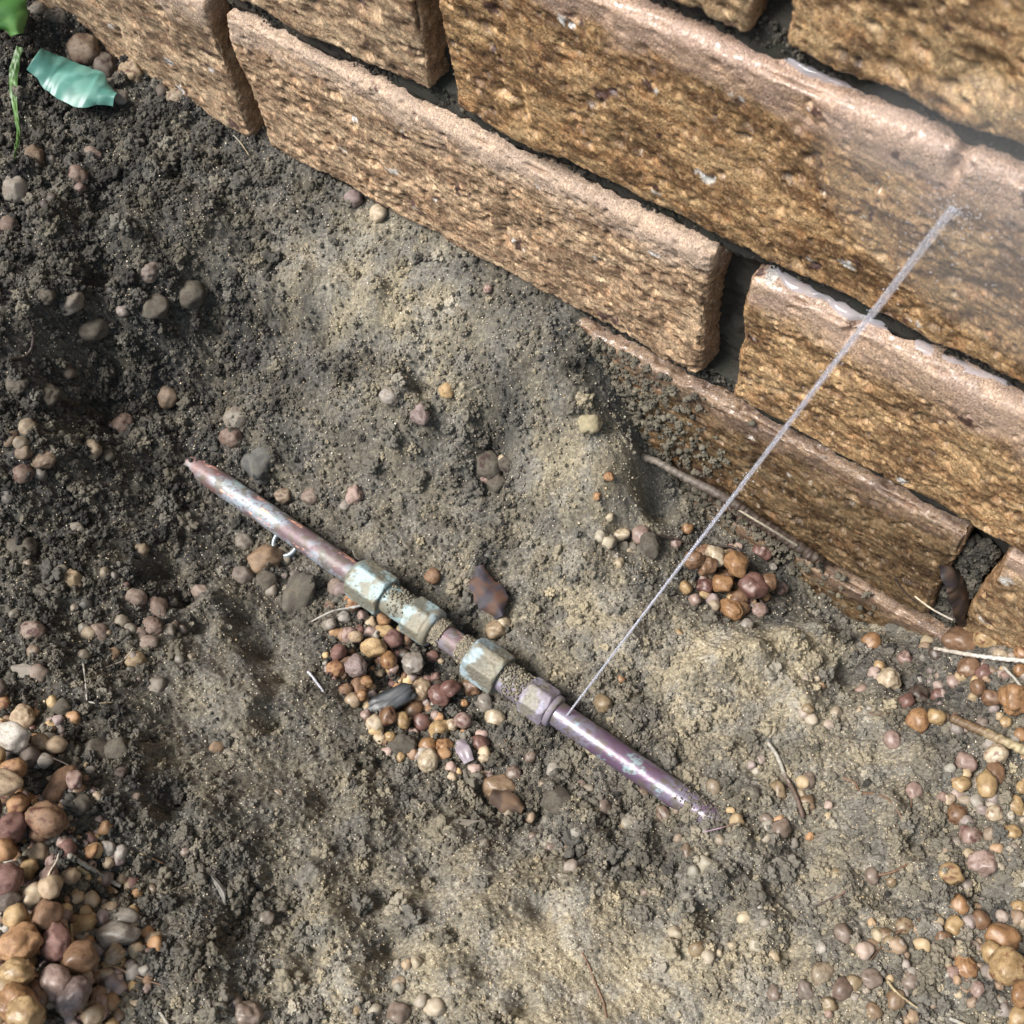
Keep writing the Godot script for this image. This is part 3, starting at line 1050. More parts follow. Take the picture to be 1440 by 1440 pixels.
# x, z, r in mm
func _pebble(x: float, z: float, r: float, tone: String, stretch: float, yaw: float, sunk: float, label: String, group: String) -> void:
	var wet := x > 170.0 and x + z * 0.4 > 225.0
	var crusted := sunk > 0.3 and not tone in ["soil", "dark"]
	var key := "pebble_%s_%s_%s" % [tone, "wet" if wet else "dry", "crusted" if crusted else "clean"]
	var mat: StandardMaterial3D
	if mats.has(key): mat = mats[key]
	else:
		var col := pebble_colour(tone) * (0.92 if wet else 1.05)
		if crusted: col = col.lerp(Color(0.19, 0.165, 0.125), 0.55)
		mat = grainy(key, col * 1.25, 0.46 if wet else 0.72, 0.30, 0.006, false, 0.5)
		if tone == "soil": mat.roughness = 0.9
	var y := soil_about(x, z, r * 0.6) + r * (0.72 - 1.75 * sunk)
	for o in placed:
		var d2: float = (o.x - x) * (o.x - x) + (o.z - z) * (o.z - z)
		var reach: float = (o.w + r) * 0.86
		if d2 < reach * reach and sunk < 0.3:
			y = maxf(y, minf(o.y + sqrt(reach * reach - d2), y + r * 1.5))
	placed.append(Vector4(x, y, z, r))
	var o := part("pebble", pebble_mesh(rng.randi() % 12, 3 if r > 4.2 else 2), mat)
	var squash := rng.randf_range(0.78, 0.95)
	o.transform = Transform3D(Basis.from_euler(Vector3(rng.randf_range(-0.3, 0.3), -yaw, rng.randf_range(-0.3, 0.3))) * Basis.from_scale(Vector3(r * stretch, r * squash, r / sqrt(stretch) * rng.randf_range(0.9, 1.05)) * MM) * Basis.from_euler(Vector3(rng.randf() * TAU, 0, rng.randf() * TAU) * (1.0 if stretch < 1.2 else 0.0)), Vector3(x, y, z) * MM)
	tag(o, label, "pebble", group)

# ---------------------------------------------------------------- twigs, straws, leaves, chips
func ground_path(pts: Array) -> Array:
	# points (x, lift above the soil, z); lift over 1000 is a height of its own (minus 2000)
	var out := []
	for v in pts:
		var y: float = v.y - 2000.0 if v.y > 1000.0 else soil_about(v.x, v.z, 1.2) + v.y
		out.append(Vector3(v.x, y, v.z))
	return out

func curve_points(pts: Array, gap: float) -> Array:
	var cv := Curve3D.new()
	cv.bake_interval = gap
	for i in pts.size():
		var before: Vector3 = pts[maxi(i - 1, 0)]
		var after: Vector3 = pts[mini(i + 1, pts.size() - 1)]
		var tan_ := (after - before) / 6.0
		cv.add_point(pts[i], -tan_, tan_)
	return Array(cv.get_baked_points())

func tube_mesh(pts: Array, r0: float, r1: float, sides: int, c0: Color, c1: Color, seed_: int, rough: float) -> ArrayMesh:
	var nz := noise(FastNoiseLite.TYPE_SIMPLEX, 0.35, 2, seed_)
	var p := PackedVector3Array()
	var c := PackedColorArray()
	var line := curve_points(pts, 1.6 if pts.size() > 12 else 0.8)
	var count := line.size()
	for i in count:
		var t := float(i) / (count - 1)
		var dir: Vector3 = (line[mini(i + 1, count - 1)] - line[maxi(i - 1, 0)]).normalized()
		var a := dir.cross(Vector3(0.13, 0.95, 0.21)).normalized()
		var b := dir.cross(a)
		var r := lerpf(r0, r1, t)
		if i == 0 or i == count - 1: r *= 0.45
		for k in sides:
			var d := a * cos(TAU * k / sides) + b * sin(TAU * k / sides)
			var q: Vector3 = line[i]
			var w := nz.get_noise_3dv(q * 1.0 + d * 2.0)
			p.append((q + d * r * (1.0 + w * rough)) * MM)
			var v := 1.0 + nz.get_noise_3d(q.x * 2.0, k * 4.0, q.z * 2.0) * 0.5
			var paint := c0.lerp(c1, sm(0.35, 0.65, t + w * 0.2))
			c.append(Color(paint.r * v, paint.g * v, paint.b * v, paint.a))
	var start := p.size()
	for e in 2:
		p.append((line[0] if e == 0 else line[count - 1]) * MM)
		c.append(c0 if e == 0 else c1)
	var idx := grid_index(count, sides, true)
	for k in sides:
		idx.append_array([start, (k + 1) % sides, k])
		var last := (count - 1) * sides
		idx.append_array([start + 1, last + k, last + (k + 1) % sides])
	var n := normals_of(p, idx)
	var m := (count / 2) * sides
	if n[m].dot(p[m] - (line[count / 2] as Vector3) * MM) < 0.0:
		for i in range(0, idx.size(), 3):
			var s := idx[i]
			idx[i] = idx[i + 1]
			idx[i + 1] = s
		for i in n.size(): n[i] = -n[i]
	return mesh_of(p, n, c, idx)

func _twig(called: String, category: String, pts: Array, r0: float, r1: float, c0: Color, c1: Color, label: String, group := "") -> void:
	var o := part(called, tube_mesh(ground_path(pts), r0, r1, 8, c0, c1, used.size() + pts.size() * 7, 0.35), plain("stem", Color(1, 1, 1), 0.6))
	tag(o, label, category, group)

# a thin curved sheet along a path: widths in mm, bow = how far its middle rises
func sheet_mesh(pts: Array, widths: Array, bow: float, thick: float, paint: Callable, across_hint: Vector3, ragged: float, seed_: int) -> ArrayMesh:
	var nz := noise(FastNoiseLite.TYPE_SIMPLEX_SMOOTH, 0.10, 2, seed_)
	var line := curve_points(pts, 0.6)
	var count := line.size()
	var cols := 15
	var p := PackedVector3Array()
	var c := PackedColorArray()
	for layer in 2:
		for i in count:
			var t := float(i) / (count - 1)
			var at := t * (widths.size() - 1)
			var k := mini(int(at), widths.size() - 2)
			var w: float = lerpf(widths[k], widths[k + 1], sm(0, 1, at - k))
			var dir: Vector3 = (line[mini(i + 1, count - 1)] - line[maxi(i - 1, 0)]).normalized()
			var a := (across_hint - dir * across_hint.dot(dir)).normalized()
			var up := a.cross(dir).normalized()
			if up.y < 0.0: up = -up
			for q in cols:
				var s := 2.0 * q / (cols - 1) - 1.0
				var edge := w * 0.5 * (1.0 + ragged * nz.get_noise_2d(i * 0.6, 40.0 * signf(s)))
				var v: Vector3 = line[i] + a * s * edge + up * (bow * (1.0 - s * s) + nz.get_noise_3d(i * 0.4, s * 5.0, 9.0) * 1.1)
				if layer == 1: v -= up * thick * (1.0 - 0.7 * absf(s))
				p.append(v * MM)
				c.append(paint.call(t, s, nz.get_noise_3d(v.x * 1.1, v.y * 1.1, v.z * 1.1), layer))
	var idx := grid_index(count, cols, false)
	var flip := grid_index(count, cols, false, count * cols, true)
	var rim := PackedInt32Array()
	var n2 := count * cols
	for i in count - 1:
		for e in [0, cols - 1]:
			var a: int = i * cols + e
			var b: int = a + cols
			if e == 0: rim.append_array([a, b, a + n2, b, b + n2, a + n2])
			else: rim.append_array([a, a + n2, b, b, a + n2, b + n2])
	for q in cols - 1:
		rim.append_array([q, q + n2, q + 1, q + 1, q + n2, q + 1 + n2])
		var a := (count - 1) * cols + q
		rim.append_array([a, a + 1, a + n2, a + 1, a + 1 + n2, a + n2])
	idx.append_array(flip)
	idx.append_array(rim)
	return mesh_of(p, normals_of(p, idx), c, idx)

func _sheet(called: String, category: String, pts: Array, widths: Array, bow: float, thick: float, c0: Color, c1: Color, rough: float, label: String, across := Vector3.ZERO, ragged := 0.25, glow := 0.0, group := "") -> MeshInstance3D:
	var path := ground_path(pts)
	var hint := across
	if hint == Vector3.ZERO: hint = ((path[-1] as Vector3) - (path[0] as Vector3)).cross(Vector3.UP)
	var paint := func(t: float, s: float, w: float, layer: int) -> Color:
		var col := c0.lerp(c1, clampf(sm(-0.25, 0.35, w + (t - 0.5) * 0.3), 0, 1))
		return col * (0.9 if layer == 1 else 1.0 - 0.12 * absf(s))
	var m := plain("sheet_%d_%d" % [int(rough * 100), int(glow * 100)], Color(1, 1, 1), rough)
	if glow > 0.0:
		m.backlight_enabled = true
		m.backlight = Color(glow, glow, glow)
	var o := part(called, sheet_mesh(path, widths, bow, thick, paint, hint, ragged, path.size() * 3 + used.size()), m)
	tag(o, label, category, group)
	return o

# a rough little block: bark chip, clod of mortar, stone
func _chunk(called: String, category: String, x: float, z: float, lift: float, size: Vector3, yaw: float, tilt: float, c0: Color, c1: Color, rough: float, label: String, seed_: int) -> void:
	var b := ball(3, seed_, [0.3, 0.22, 0.16], 0.34)
	var nz := noise(FastNoiseLite.TYPE_SIMPLEX_SMOOTH, 1.6, 3, seed_ + 7)
	var c := PackedColorArray()
	var p := PackedVector3Array()
	for q in b[0]:
		# squarer than a ball
		var s: Vector3 = q / pow(absf(q.x) ** 4 + absf(q.y) ** 4 + absf(q.z) ** 4, 0.25) * lerpf(1.0, q.length(), 0.7)
		p.append(s)
		c.append(c0.lerp(c1, sm(-0.25, 0.3, nz.get_noise_3dv(q))))
	var o := part(called, mesh_of(p, normals_of(p, b[1]), c, b[1]), grainy("chunk_%d" % int(rough * 100), Color(1.25, 1.25, 1.25), rough, 0.3, 0.0, false))
	o.transform = Transform3D(Basis.from_euler(Vector3(tilt, -yaw, tilt * 0.6)) * Basis.from_scale(size * MM), Vector3(x, soil_about(x, z, 1.5) + lift, z) * MM)
	tag(o, label, category)

func _hoop(x: float, z: float, lift: float, R: float, r: float, lean: float, label: String) -> void:
	var pts := []
	var p := PackedVector3Array()
	var c := PackedColorArray()
	for i in 48:
		for k in 10:
			var a := TAU * i / 48
			var b := TAU * k / 10
			p.append(Vector3(cos(a) * (R + r * cos(b)), r * 1.4 * sin(b), sin(a) * (R + r * cos(b))) * MM)
			c.append(Color(0.36, 0.40, 0.43))
	var idx := PackedInt32Array()
	for i in 48:
		for k in 10:
			var a := i * 10 + k
			var b := i * 10 + (k + 1) % 10
			var d := ((i + 1) % 48) * 10 + k
			var e := ((i + 1) % 48) * 10 + (k + 1) % 10
			idx.append_array([a, d, b, b, d, e])
	var n := normals_of(p, idx)
	if n[0].dot(Vector3(1, 0, 0)) < 0.0:
		for i in range(0, idx.size(), 3):
			var s := idx[i]
			idx[i] = idx[i + 1]
			idx[i + 1] = s
		n = normals_of(p, idx)
	var o := part("metal_ring", mesh_of(p, n, c, idx), plain("ring", Color(1, 1, 1), 0.45, 0.5))
	o.transform = Transform3D(Basis.from_euler(Vector3(lean, 0.4, 0.2)), Vector3(x, soil_about(x, z, 2.0) + lift, z) * MM)
	tag(o, label, "ring")

# ---------------------------------------------------------------- water
func clear_water() -> StandardMaterial3D:
	if mats.has("clear_water"): return mats["clear_water"]
	var m := StandardMaterial3D.new()
	m.resource_name = "clear_water"
	m.albedo_color = Color(0.96, 0.97, 1.0, 0.0)
	m.roughness = 0.02
	m.refraction_enabled = true
	m.refraction_scale = 0.033
	mats["clear_water"] = m
	return m

func froth_sheen_water(alpha: float) -> StandardMaterial3D:
	var key := "froth_sheen_%d" % int(alpha * 100)
	if mats.has(key): return mats[key]
	var m := StandardMaterial3D.new()
	m.resource_name = key
	m.transparency = BaseMaterial3D.TRANSPARENCY_ALPHA
	m.albedo_color = Color(0.98, 0.98, 1.0, alpha)  # white of the aerated jet; on films it paints reflected sky
	m.vertex_color_use_as_albedo = true
	m.backlight_enabled = true
	m.backlight = Color(0.9, 0.9, 0.95)
	m.roughness = 0.3 if alpha < 0.27 or alpha > 0.4 else 0.14
	m.metallic_specular = 0.7
	mats[key] = m
	return m

func make_jet() -> void:
	rng.seed = 5
	var a := Vector3(252.23, -69.10, 125.44)
	var b := Vector3(303.00, 146.00, 1.00)
	var t := thing("water_jet", "thin jet of water spraying from the pipe up onto the wall", "water", Vector3.ZERO)
	var along := (b - a).normalized()
	var u := along.cross(Vector3.UP).normalized()
	var v := along.cross(u)
	for k in 9:
		var th := TAU * k / 9.0
		var spread := rng.randf_range(0.5, 1.0) if k else 0.0
		var pts := []
		for i in 15:
			var s := i / 14.0
			var out := spread * (0.28 + 0.85 * s * s)
			th += rng.randf_range(-0.35, 0.45)
			pts.append(a.lerp(b, s) + (u * cos(th) + v * sin(th)) * out + Vector3.UP * 3.0 * s * (1.0 - s))
		var r := rng.randf_range(0.16, 0.36)
		var m := tube_mesh(pts, r * 0.8, r * 1.5, 8, Color(1, 1, 1, 1), Color(1, 1, 1, 0.6), 600 + k, 1.0)
		part("strand", m, clear_water() if k == 4 else froth_sheen_water(0.26 if k % 3 == 0 else 0.16), t)
	var drop := ball(1, 700, [0.15, 0.0, 0.0])
	var dm := mesh_of(drop[0], normals_of(drop[0], drop[1]), PackedColorArray(), drop[1])
	var places: Array[Transform3D] = []
	var tints := PackedColorArray()
	for k in 160:
		var s := pow(rng.randf(), 0.6)
		var q := a.lerp(b, s) + (u * rng.randfn() + v * rng.randfn()) * (0.4 + 1.1 * s) + Vector3.UP * 3.0 * s * (1.0 - s)
		var r := rng.randf_range(0.08, 0.28)
		places.append(Transform3D(Basis.from_scale(Vector3.ONE * r * MM), q * MM))
		tints.append(Color.WHITE)
	for k in 500:      # splash off the brick
		var d := Vector3(rng.randfn() * 0.8 + 0.5, rng.randfn() * 0.7 + 0.35, absf(rng.randfn()) * 0.8)
		var q := b + d * 26.0 * pow(rng.randf(), 1.4)
		q.z = maxf(q.z, 1.5)
		places.append(Transform3D(Basis.from_scale(Vector3.ONE * rng.randf_range(0.05, 0.22) * MM), q * MM))
		tints.append(Color.WHITE)
	scatter("water_drops", "fine drops of spray around the water jet and its splash", "water", dm, froth_sheen_water(0.42), places, tints)

func make_mist() -> void:
	var f := FogVolume.new()
	f.name = "mist"
	f.shape = RenderingServer.FOG_VOLUME_SHAPE_ELLIPSOID
	f.size = Vector3(170, 84, 40) * MM
	var fm := FogMaterial.new()
	fm.albedo = Color(1, 1, 1)
	fm.density = 3.6
	fm.edge_fade = 0.9
	f.material = fm
	add_child(f)
	f.position = Vector3(352, 172, 20) * MM
	tag(f, "faint mist of spray drifting off the wall at the upper right", "mist", "", "stuff")

# a film of water lying on a ledge: x0..x1 along the wall, y its height, z0 back and front edges
func _film(x0: float, x1: float, y: float, back: float, front: float, thick: float, seed_: int, label: String, white_sheen: float) -> void:
	var nz := noise(FastNoiseLite.TYPE_SIMPLEX_SMOOTH, 0.05, 2, seed_)
	var cols := 13
	var gx := steps(x0, x1, 0.8)
	var p := PackedVector3Array()
	for x in gx:
		var t := (x - x0) / (x1 - x0)
		var ends := minf(sm(0.0, 0.08, t), sm(1.0, 0.92, t))
		var edge := lerpf(back, front, clampf(0.65 + 0.7 * nz.get_noise_2d(x, seed_), 0.25, 1.1) * maxf(ends, 0.05))
		for k in cols:
			var s := float(k) / (cols - 1)
			var z := lerpf(back, edge, s)
			var dome := sqrt(maxf(0.0, 1.0 - pow(2.0 * s - 1.0, 4)))
			var drop := 0.0
			if z > -4.5: drop = 4.5 - sqrt(maxf(0.0, 20.25 - (z + 4.5) * (z + 4.5)))
			p.append(Vector3(x, y - drop - 1.0 + (thick + 1.0) * dome * (0.3 + 0.7 * ends) + nz.get_noise_2d(x * 3.0, z * 9.0) * 0.45, z) * MM)
	var idx := grid_index(gx.size(), cols, false)
	var n := normals_of(p, idx)
	if n[n.size() / 2].y < 0.0:
		idx = grid_index(gx.size(), cols, false, 0, true)
		n = normals_of(p, idx)
	var m := froth_sheen_water(white_sheen * 0.75) if white_sheen > 0.0 else clear_water()  # film tinted white in place of the sky it would reflect
	var o := part("water_film", mesh_of(p, n, PackedColorArray(), idx), m)
	tag(o, label, "water")

# ---------------------------------------------------------------- the scene
func _ready() -> void:
	make_view()
	grain_images()
	lay_out()
	make_soil()
	make_wall()
	make_pipe()
	make_crumbs()
	rng.seed = 9
	lay_gravel()
	finish_gravel()
	make_pebbles()
	make_bits()
	make_jet()
	make_films()
	make_mist()

func lay_out() -> void:
	_mark(-139.8, 11.7, 25)
	_mark(-105.3, 52.9, 12)
	_mark(-71.5, 46.1, 2)
	_mark(-33.9, 41.2, -4)
	_mark(-7.6, 22.9, -6)
	_mark(29.4, 17.1, -8)
	_mark(-13.0, 90.6, -12)
	_mark(-39.2, 121.2, 4)
	_mark(-3.7, 167.6, -16)
	_mark(10.0, 147.5, -32)
	_mark(18.8, 120.5, -50)
	_mark(25.2, 121.4, -75)
	_mark(34.0, 122.3, -82)
	_mark(21.9, 103.7, -58)
	_mark(59.1, 3.3, -8)
	_mark(100.0, 6.9, -16)
	_mark(40.4, 32.4, -14)
	_mark(70.1, 35.7, -20)
	_mark(61.2, 50.3, -36)
	_mark(94.6, 32.9, -26)
	_mark(115.1, 29.8, -30)
	_mark(104.8, 40.1, -42)
	_mark(125.3, 48.8, -54)
	_mark(89.4, 64.6, -52)
	_mark(60.2, 68.5, -48)
	_mark(43.1, 88.6, -60)
	_mark(139.8, 10.3, -24)
	_mark(145.2, 20.2, -40)
	_mark(171.2, 14.8, -48)
	_mark(183.6, 22.8, -62)
	_mark(207.3, 30.2, -66)
	_mark(210.1, 11.8, -72)
	_mark(224.3, 24.6, -88)
	_mark(222.9, 42.7, -84)
	_mark(181.1, 48.4, -78)
	_mark(153.9, 42.8, -74)
	_mark(153.6, 65.2, -80)
	_mark(129.1, 87.5, -84)
	_mark(94.3, 95.3, -80)
	_mark(188.9, 87.8, -88)
	_mark(234.1, 70.9, -86)
	_mark(268.5, 68.3, -84)
	_mark(271.7, 24.5, -104)
	_mark(252.0, 22.9, -100)
	_mark(293.9, 24.2, -108)
	_mark(301.8, 61.0, -80)
	_mark(318.3, 35.1, -88)
	_mark(334.1, 31.4, -94)
	_mark(356.6, 46.3, -84)
	_mark(381.1, 18.4, -76)
	_mark(393.0, 10.1, -68)
	_mark(405.7, 35.6, -70)
	_mark(380.9, 70.0, -68)
	_mark(340.5, 77.3, -78)
	_mark(272.5, 101.9, -88)
	_mark(305.2, 99.9, -82)
	_mark(342.9, 127.8, -66)
	_mark(328.3, 127.9, -76)
	_mark(398.4, 108.4, -58)
	_mark(431.5, 101.4, -52)
	_mark(444.3, 132.8, -45)
	_mark(404.3, 149.4, -50)
	_mark(342.0, 162.8, -58)
	_mark(305.7, 153.7, -72)
	_mark(269.5, 149.6, -80)
	_mark(237.4, 155.0, -88)
	_mark(186.1, 158.1, -94)
	_mark(171.6, 140.0, -96)
	_mark(192.5, 136.8, -98)
	_mark(229.4, 189.7, -72)
	_mark(186.0, 182.6, -78)
	_mark(164.5, 184.2, -64)
	_mark(133.5, 159.0, -84)
	_mark(114.3, 128.0, -90)
	_mark(87.9, 130.7, -86)
	_mark(62.3, 133.8, -80)
	_mark(199.8, 214.7, -55)
	_mark(258.3, 222.6, -50)
	_mark(300.2, 192.7, -54)
	_mark(300.0, 234.9, -42)
	_mark(244.5, 263.2, -38)
	_mark(179.4, 248.3, -42)
	_mark(138.2, 206.6, -52)
	_mark(90.9, 200.2, -56)
	_mark(98.0, 169.5, -70)
	_mark(53.6, 156.3, -66)
	_mark(63.0, 206.7, -42)
	_mark(35.7, 182.5, -48)
	_mark(34.4, 212.8, -30)
	_mark(70.6, 245.0, -26)
	_mark(101.0, 239.4, -32)
	_mark(107.6, 273.6, -15)
	_mark(148.8, 306.9, -5)
	_mark(145.2, 277.2, -20)
	_mark(173.8, 327.7, 0)
	_mark(205.3, 303.7, -20)
	_mark(180.5, 280.9, -27)
	_mark(289.7, 128.8, -80)
	_mark(261.7, 128.2, -86)
	_mark(321.4, 71.7, -80)
	_mark(292.2, 78.1, -86)
	_mark(-360.0, 0.0, 30)
	_mark(-360.0, -8.0, 31)
	_mark(-360.0, 9.0, 27)
	_mark(-240.0, 0.0, 28)
	_mark(-240.0, -8.0, 29)
	_mark(-240.0, 9.0, 25)
	_mark(-124.0, 0.0, 22)
	_mark(-124.0, -8.0, 23)
	_mark(-124.0, 9.0, 19)
	_mark(-69.0, 0.0, 5)
	_mark(-69.0, -8.0, 6)
	_mark(-69.0, 9.0, 2)
	_mark(-26.0, 0.0, 1)
	_mark(-26.0, -8.0, 2)
	_mark(-26.0, 9.0, -2)
	_mark(11.0, 0.0, 0)
	_mark(11.0, -8.0, 1)
	_mark(11.0, 9.0, -3)
	_mark(50.0, 0.0, -1)
	_mark(50.0, -8.0, 0)
	_mark(50.0, 9.0, -4)
	_mark(90.0, 0.0, 1)
	_mark(90.0, -8.0, 2)
	_mark(90.0, 9.0, -2)
	_mark(113.0, 0.0, 2)
	_mark(113.0, -8.0, 3)
	_mark(113.0, 9.0, -1)
	_mark(135.0, 0.0, 2)
	_mark(135.0, -8.0, 3)
	_mark(135.0, 9.0, -1)
	_mark(155.0, 0.0, 1)
	_mark(155.0, -8.0, 2)
	_mark(155.0, 9.0, -2)
	_mark(166.0, 0.0, 0)
	_mark(166.0, -8.0, 1)
	_mark(166.0, 9.0, -3)
	_mark(176.0, 0.0, 1)
	_mark(176.0, -8.0, 2)
	_mark(176.0, 9.0, -2)
	_mark(184.0, 0.0, -14)
	_mark(184.0, -8.0, -13)
	_mark(184.0, 9.0, -17)
	_mark(195.0, 0.0, -58)
	_mark(204.0, 0.0, -90)
	_mark(214.0, 0.0, -104)
	_mark(226.0, 0.0, -112)
	_mark(255.0, 0.0, -116)
	_mark(280.0, 0.0, -114)
	_mark(300.0, 0.0, -130)
	_mark(326.0, 0.0, -137)
	_mark(348.0, 0.0, -122)
	_mark(362.0, 0.0, -92)
	_mark(385.0, 0.0, -64)
	_mark(430.0, 0.0, -55)
	_mark(490.0, 0.0, -50)
	_mark(-300.0, 150.0, 12)
	_mark(-330.0, 300.0, 8)
	_mark(-150.0, 300.0, 4)
	_mark(0.0, 350.0, 2)
	_mark(480.0, 250.0, -45)
	_mark(480.0, 80.0, -60)
	_mark(490.0, 350.0, -40)
	_mark(300.0, 340.0, -36)
	_mark(150.0, 345.0, -25)
	_patch(56.4, 40.4, 16, 0.7, 0.2)
	_patch(85.8, 30.8, 14, 0.72, 0.25)
	_patch(118.6, 21.3, 14, 0.62, 0.6)
	_patch(185.6, 36.0, 12, 0.7, 0.2)
	_patch(211.0, 19.0, 11, 0.75, 0.15)
	_patch(289.2, 67.9, 13, 0.9, 0.4)
	_patch(308.0, 39.9, 12, 0.88, 0.4)
	_patch(280.9, 82.4, 10, 0.75, 0.5)
	_patch(355.4, 180.0, 20, 0.72, 0.4)
	_patch(307.5, 211.9, 18, 0.75, 0.2)
	_patch(256.1, 211.5, 16, 0.62, 0.35)
	_patch(360.2, 67.7, 17, 0.58, 0.4)
	_patch(367.4, 112.9, 19, 0.52, 0.6)
	_patch(127.2, 89.9, 19, 0.45, 0.35)
	_patch(99.2, 82.0, 16, 0.45, 0.3)
	_patch(124.5, 184.2, 24, 0.4, 0.25)
	_patch(65.0, 61.7, 19, 0.14, 0.7)  # dark tones in crevices and pits, shade put into the soil colour
	_patch(38.6, 68.5, 16, 0.12, 0.8)
	_patch(103.8, 48.0, 12, 0.25, 0.7)
	_patch(355.2, 32.5, 15, 0.12, 0.7)
	_patch(373.7, 33.4, 14, 0.14, 0.8)
	_patch(163.2, 275.8, 15, 0.15, 0.9)
	_patch(241.6, 145.5, 15, 0.2, 0.8)
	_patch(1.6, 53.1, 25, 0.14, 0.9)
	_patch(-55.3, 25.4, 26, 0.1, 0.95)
	_patch(105.2, -9.8, 15, 0.38, 0.5)
	_patch(37.1, 10.4, 16, 0.25, 0.6)
	_patch(141.2, -0.8, 15, 0.22, 0.4)
	_patch(182.4, 2.6, 12, 0.2, 0.5)
	_patch(196.0, 12.9, 11, 0.3, 0.6)
	_patch(70.4, 37.7, 14, 0.72, 0.25)
	_patch(102.1, 32.5, 12, 0.85, 0.6)
	_patch(120.9, 38.9, 19, 0.8, 0.85)
	_patch(95.2, 20.5, 9, 0.62, 0.5)
	_patch(207.7, 31.0, 19, 0.75, 0.15)
	_patch(190.2, 37.7, 12, 0.6, 0.3)
	_patch(303.0, 56.6, 16, 0.88, 0.5)
	_patch(278.3, 61.2, 15, 0.75, 0.6)
	_patch(312.0, 33.9, 12, 0.85, 0.6)
	_patch(228.3, 78.8, 17, 0.65, 0.6)
	_patch(327.7, 187.9, 23, 0.78, 0.12)
	_patch(307.1, 193.8, 23, 0.75, 0.15)
	_patch(271.6, 197.3, 16, 0.7, 0.3)
	_patch(264.1, 221.6, 21, 0.6, 0.4)
	_patch(240.4, 266.1, 15, 0.6, 0.6)
	_patch(358.4, 93.8, 19, 0.55, 0.55)
	_patch(297.3, 86.7, 18, 0.62, 0.65)
	_patch(147.8, 201.9, 20, 0.52, 0.35)
	_patch(372.5, 165.4, 28, 0.6, 0.7)
	_patch(58.7, -50.9, 19, 0.3, 0.8)
	_patch(77.7, 11.2, 15, 0.55, 0.35)
	_patch(110.6, 8.6, 18, 0.45, 0.3)
	_patch(141.8, 11.2, 18, 0.32, 0.4)
	_patch(168.7, 19.4, 18, 0.35, 0.6)
	_patch(-13.6, 118.2, 37, 0.1, 1)  # left side: dark humus, deepened to carry the shade lying there
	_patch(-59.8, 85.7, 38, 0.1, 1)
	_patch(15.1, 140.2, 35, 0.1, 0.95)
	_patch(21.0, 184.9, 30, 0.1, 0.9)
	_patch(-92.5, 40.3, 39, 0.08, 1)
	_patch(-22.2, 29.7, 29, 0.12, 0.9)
	_patch(19.2, 40.3, 19, 0.32, 0.8)
	_patch(51.0, 86.2, 19, 0.16, 0.8)
	_patch(60.7, 170.8, 28, 0.13, 0.7)
	_patch(74.4, 217.9, 26, 0.15, 0.9)
	_patch(132.6, 254.3, 21, 0.15, 1)
	_patch(170.5, 255.7, 21, 0.25, 0.9)
	_patch(197.6, 264.9, 18, 0.2, 1)
	_patch(88.0, 114.8, 20, 0.22, 0.7)
	_patch(264.0, 30.0, 22, 0.1, 0.5)
	_patch(289.0, 28.5, 19, 0.1, 0.4)
	_patch(178.2, 148.0, 28, 0.14, 0.8)
	_patch(158.1, 46.9, 14, 0.16, 0.9)
	_patch(99.0, 158.5, 22, 0.25, 0.6)
	_patch(122.4, 68.9, 19, 0.35, 0.4)
	_patch(86.2, 78.7, 19, 0.36, 0.5)
	_patch(112.7, 92.0, 19, 0.35, 0.55)
	_patch(153.8, 81.7, 22, 0.38, 0.6)
	_patch(365.5, 33.5, 20, 0.2, 0.7)
	_patch(166.4, 179.9, 18, 0.4, 0.4)
	_patch(186.4, 212.9, 22, 0.42, 0.35)
	_patch(213.1, 191.2, 20, 0.35, 0.8)
	_patch(287.8, 151.4, 28, 0.32, 1)
	_patch(257.2, 157.1, 23, 0.28, 1)
	_patch(324.3, 158.1, 21, 0.38, 0.9)
	_patch(344.6, 140.7, 21, 0.42, 0.9)
	_patch(367.3, 128.6, 21, 0.45, 0.75)
	_patch(392.6, 96.5, 24, 0.45, 0.8)
	_patch(418.8, 124.9, 20, 0.4, 1)
	_patch(317.8, 121.1, 14, 0.4, 0.8)
	_patch(271.3, 110.9, 18, 0.4, 0.8)
	_patch(192.8, 71.1, 25, 0.45, 0.6)
	_patch(344.8, 54.3, 17, 0.6, 0.5)
	_patch(226.1, 218.2, 24, 0.42, 0.5)
	_patch(114.5, 53.4, 16, 0.42, 0.9)
	_patch(208.7, 142.4, 18, 0.2, 0.9)
	_mound(43.1, 51.4, 8.9, 9.5)
	_mound(57.0, 41.5, 8.8, 11.4)
	_mound(72.2, 34.2, 8.1, 11.4)
	_mound(89.5, 30.5, 8.0, 11.4)
	_mound(108.8, 30.8, 7.4, 9.5)
	_mound(54.3, 57.7, 8.3, -11.4)
	_mound(72.6, 47.9, 7.5, -9.5)
	_mound(96.2, 42.0, 7.5, -9.5)
	_mound(118.0, 40.3, 6.8, -7.6)
	_mound(205.7, 27.9, 11.9, 17.1)
	_mound(209.9, 14.4, 6.9, 13.3)
	_mound(225.6, 14.9, 8.0, -15.2)
	_mound(224.4, 39.3, 6.9, -13.3)
	_mound(161.2, 45.7, 8.8, -15.2)
	_mound(155.0, 41.0, 5.0, -7.6)
	_mound(129.2, 54.2, 6.3, 7.6)
	_mound(113.3, 51.3, 6.9, 7.6)
	_mound(139.1, 38.8, 6.2, 7.6)
	_mound(282.1, 78.7, 7.1, 11.4)
	_mound(289.7, 68.7, 7.1, 15.2)
	_mound(299.8, 56.9, 7.7, 17.1)
	_mound(308.0, 39.9, 7.3, 15.2)
	_mound(314.5, 24.0, 6.2, 11.4)
	_mound(336.1, 39.0, 7.8, -11.4)
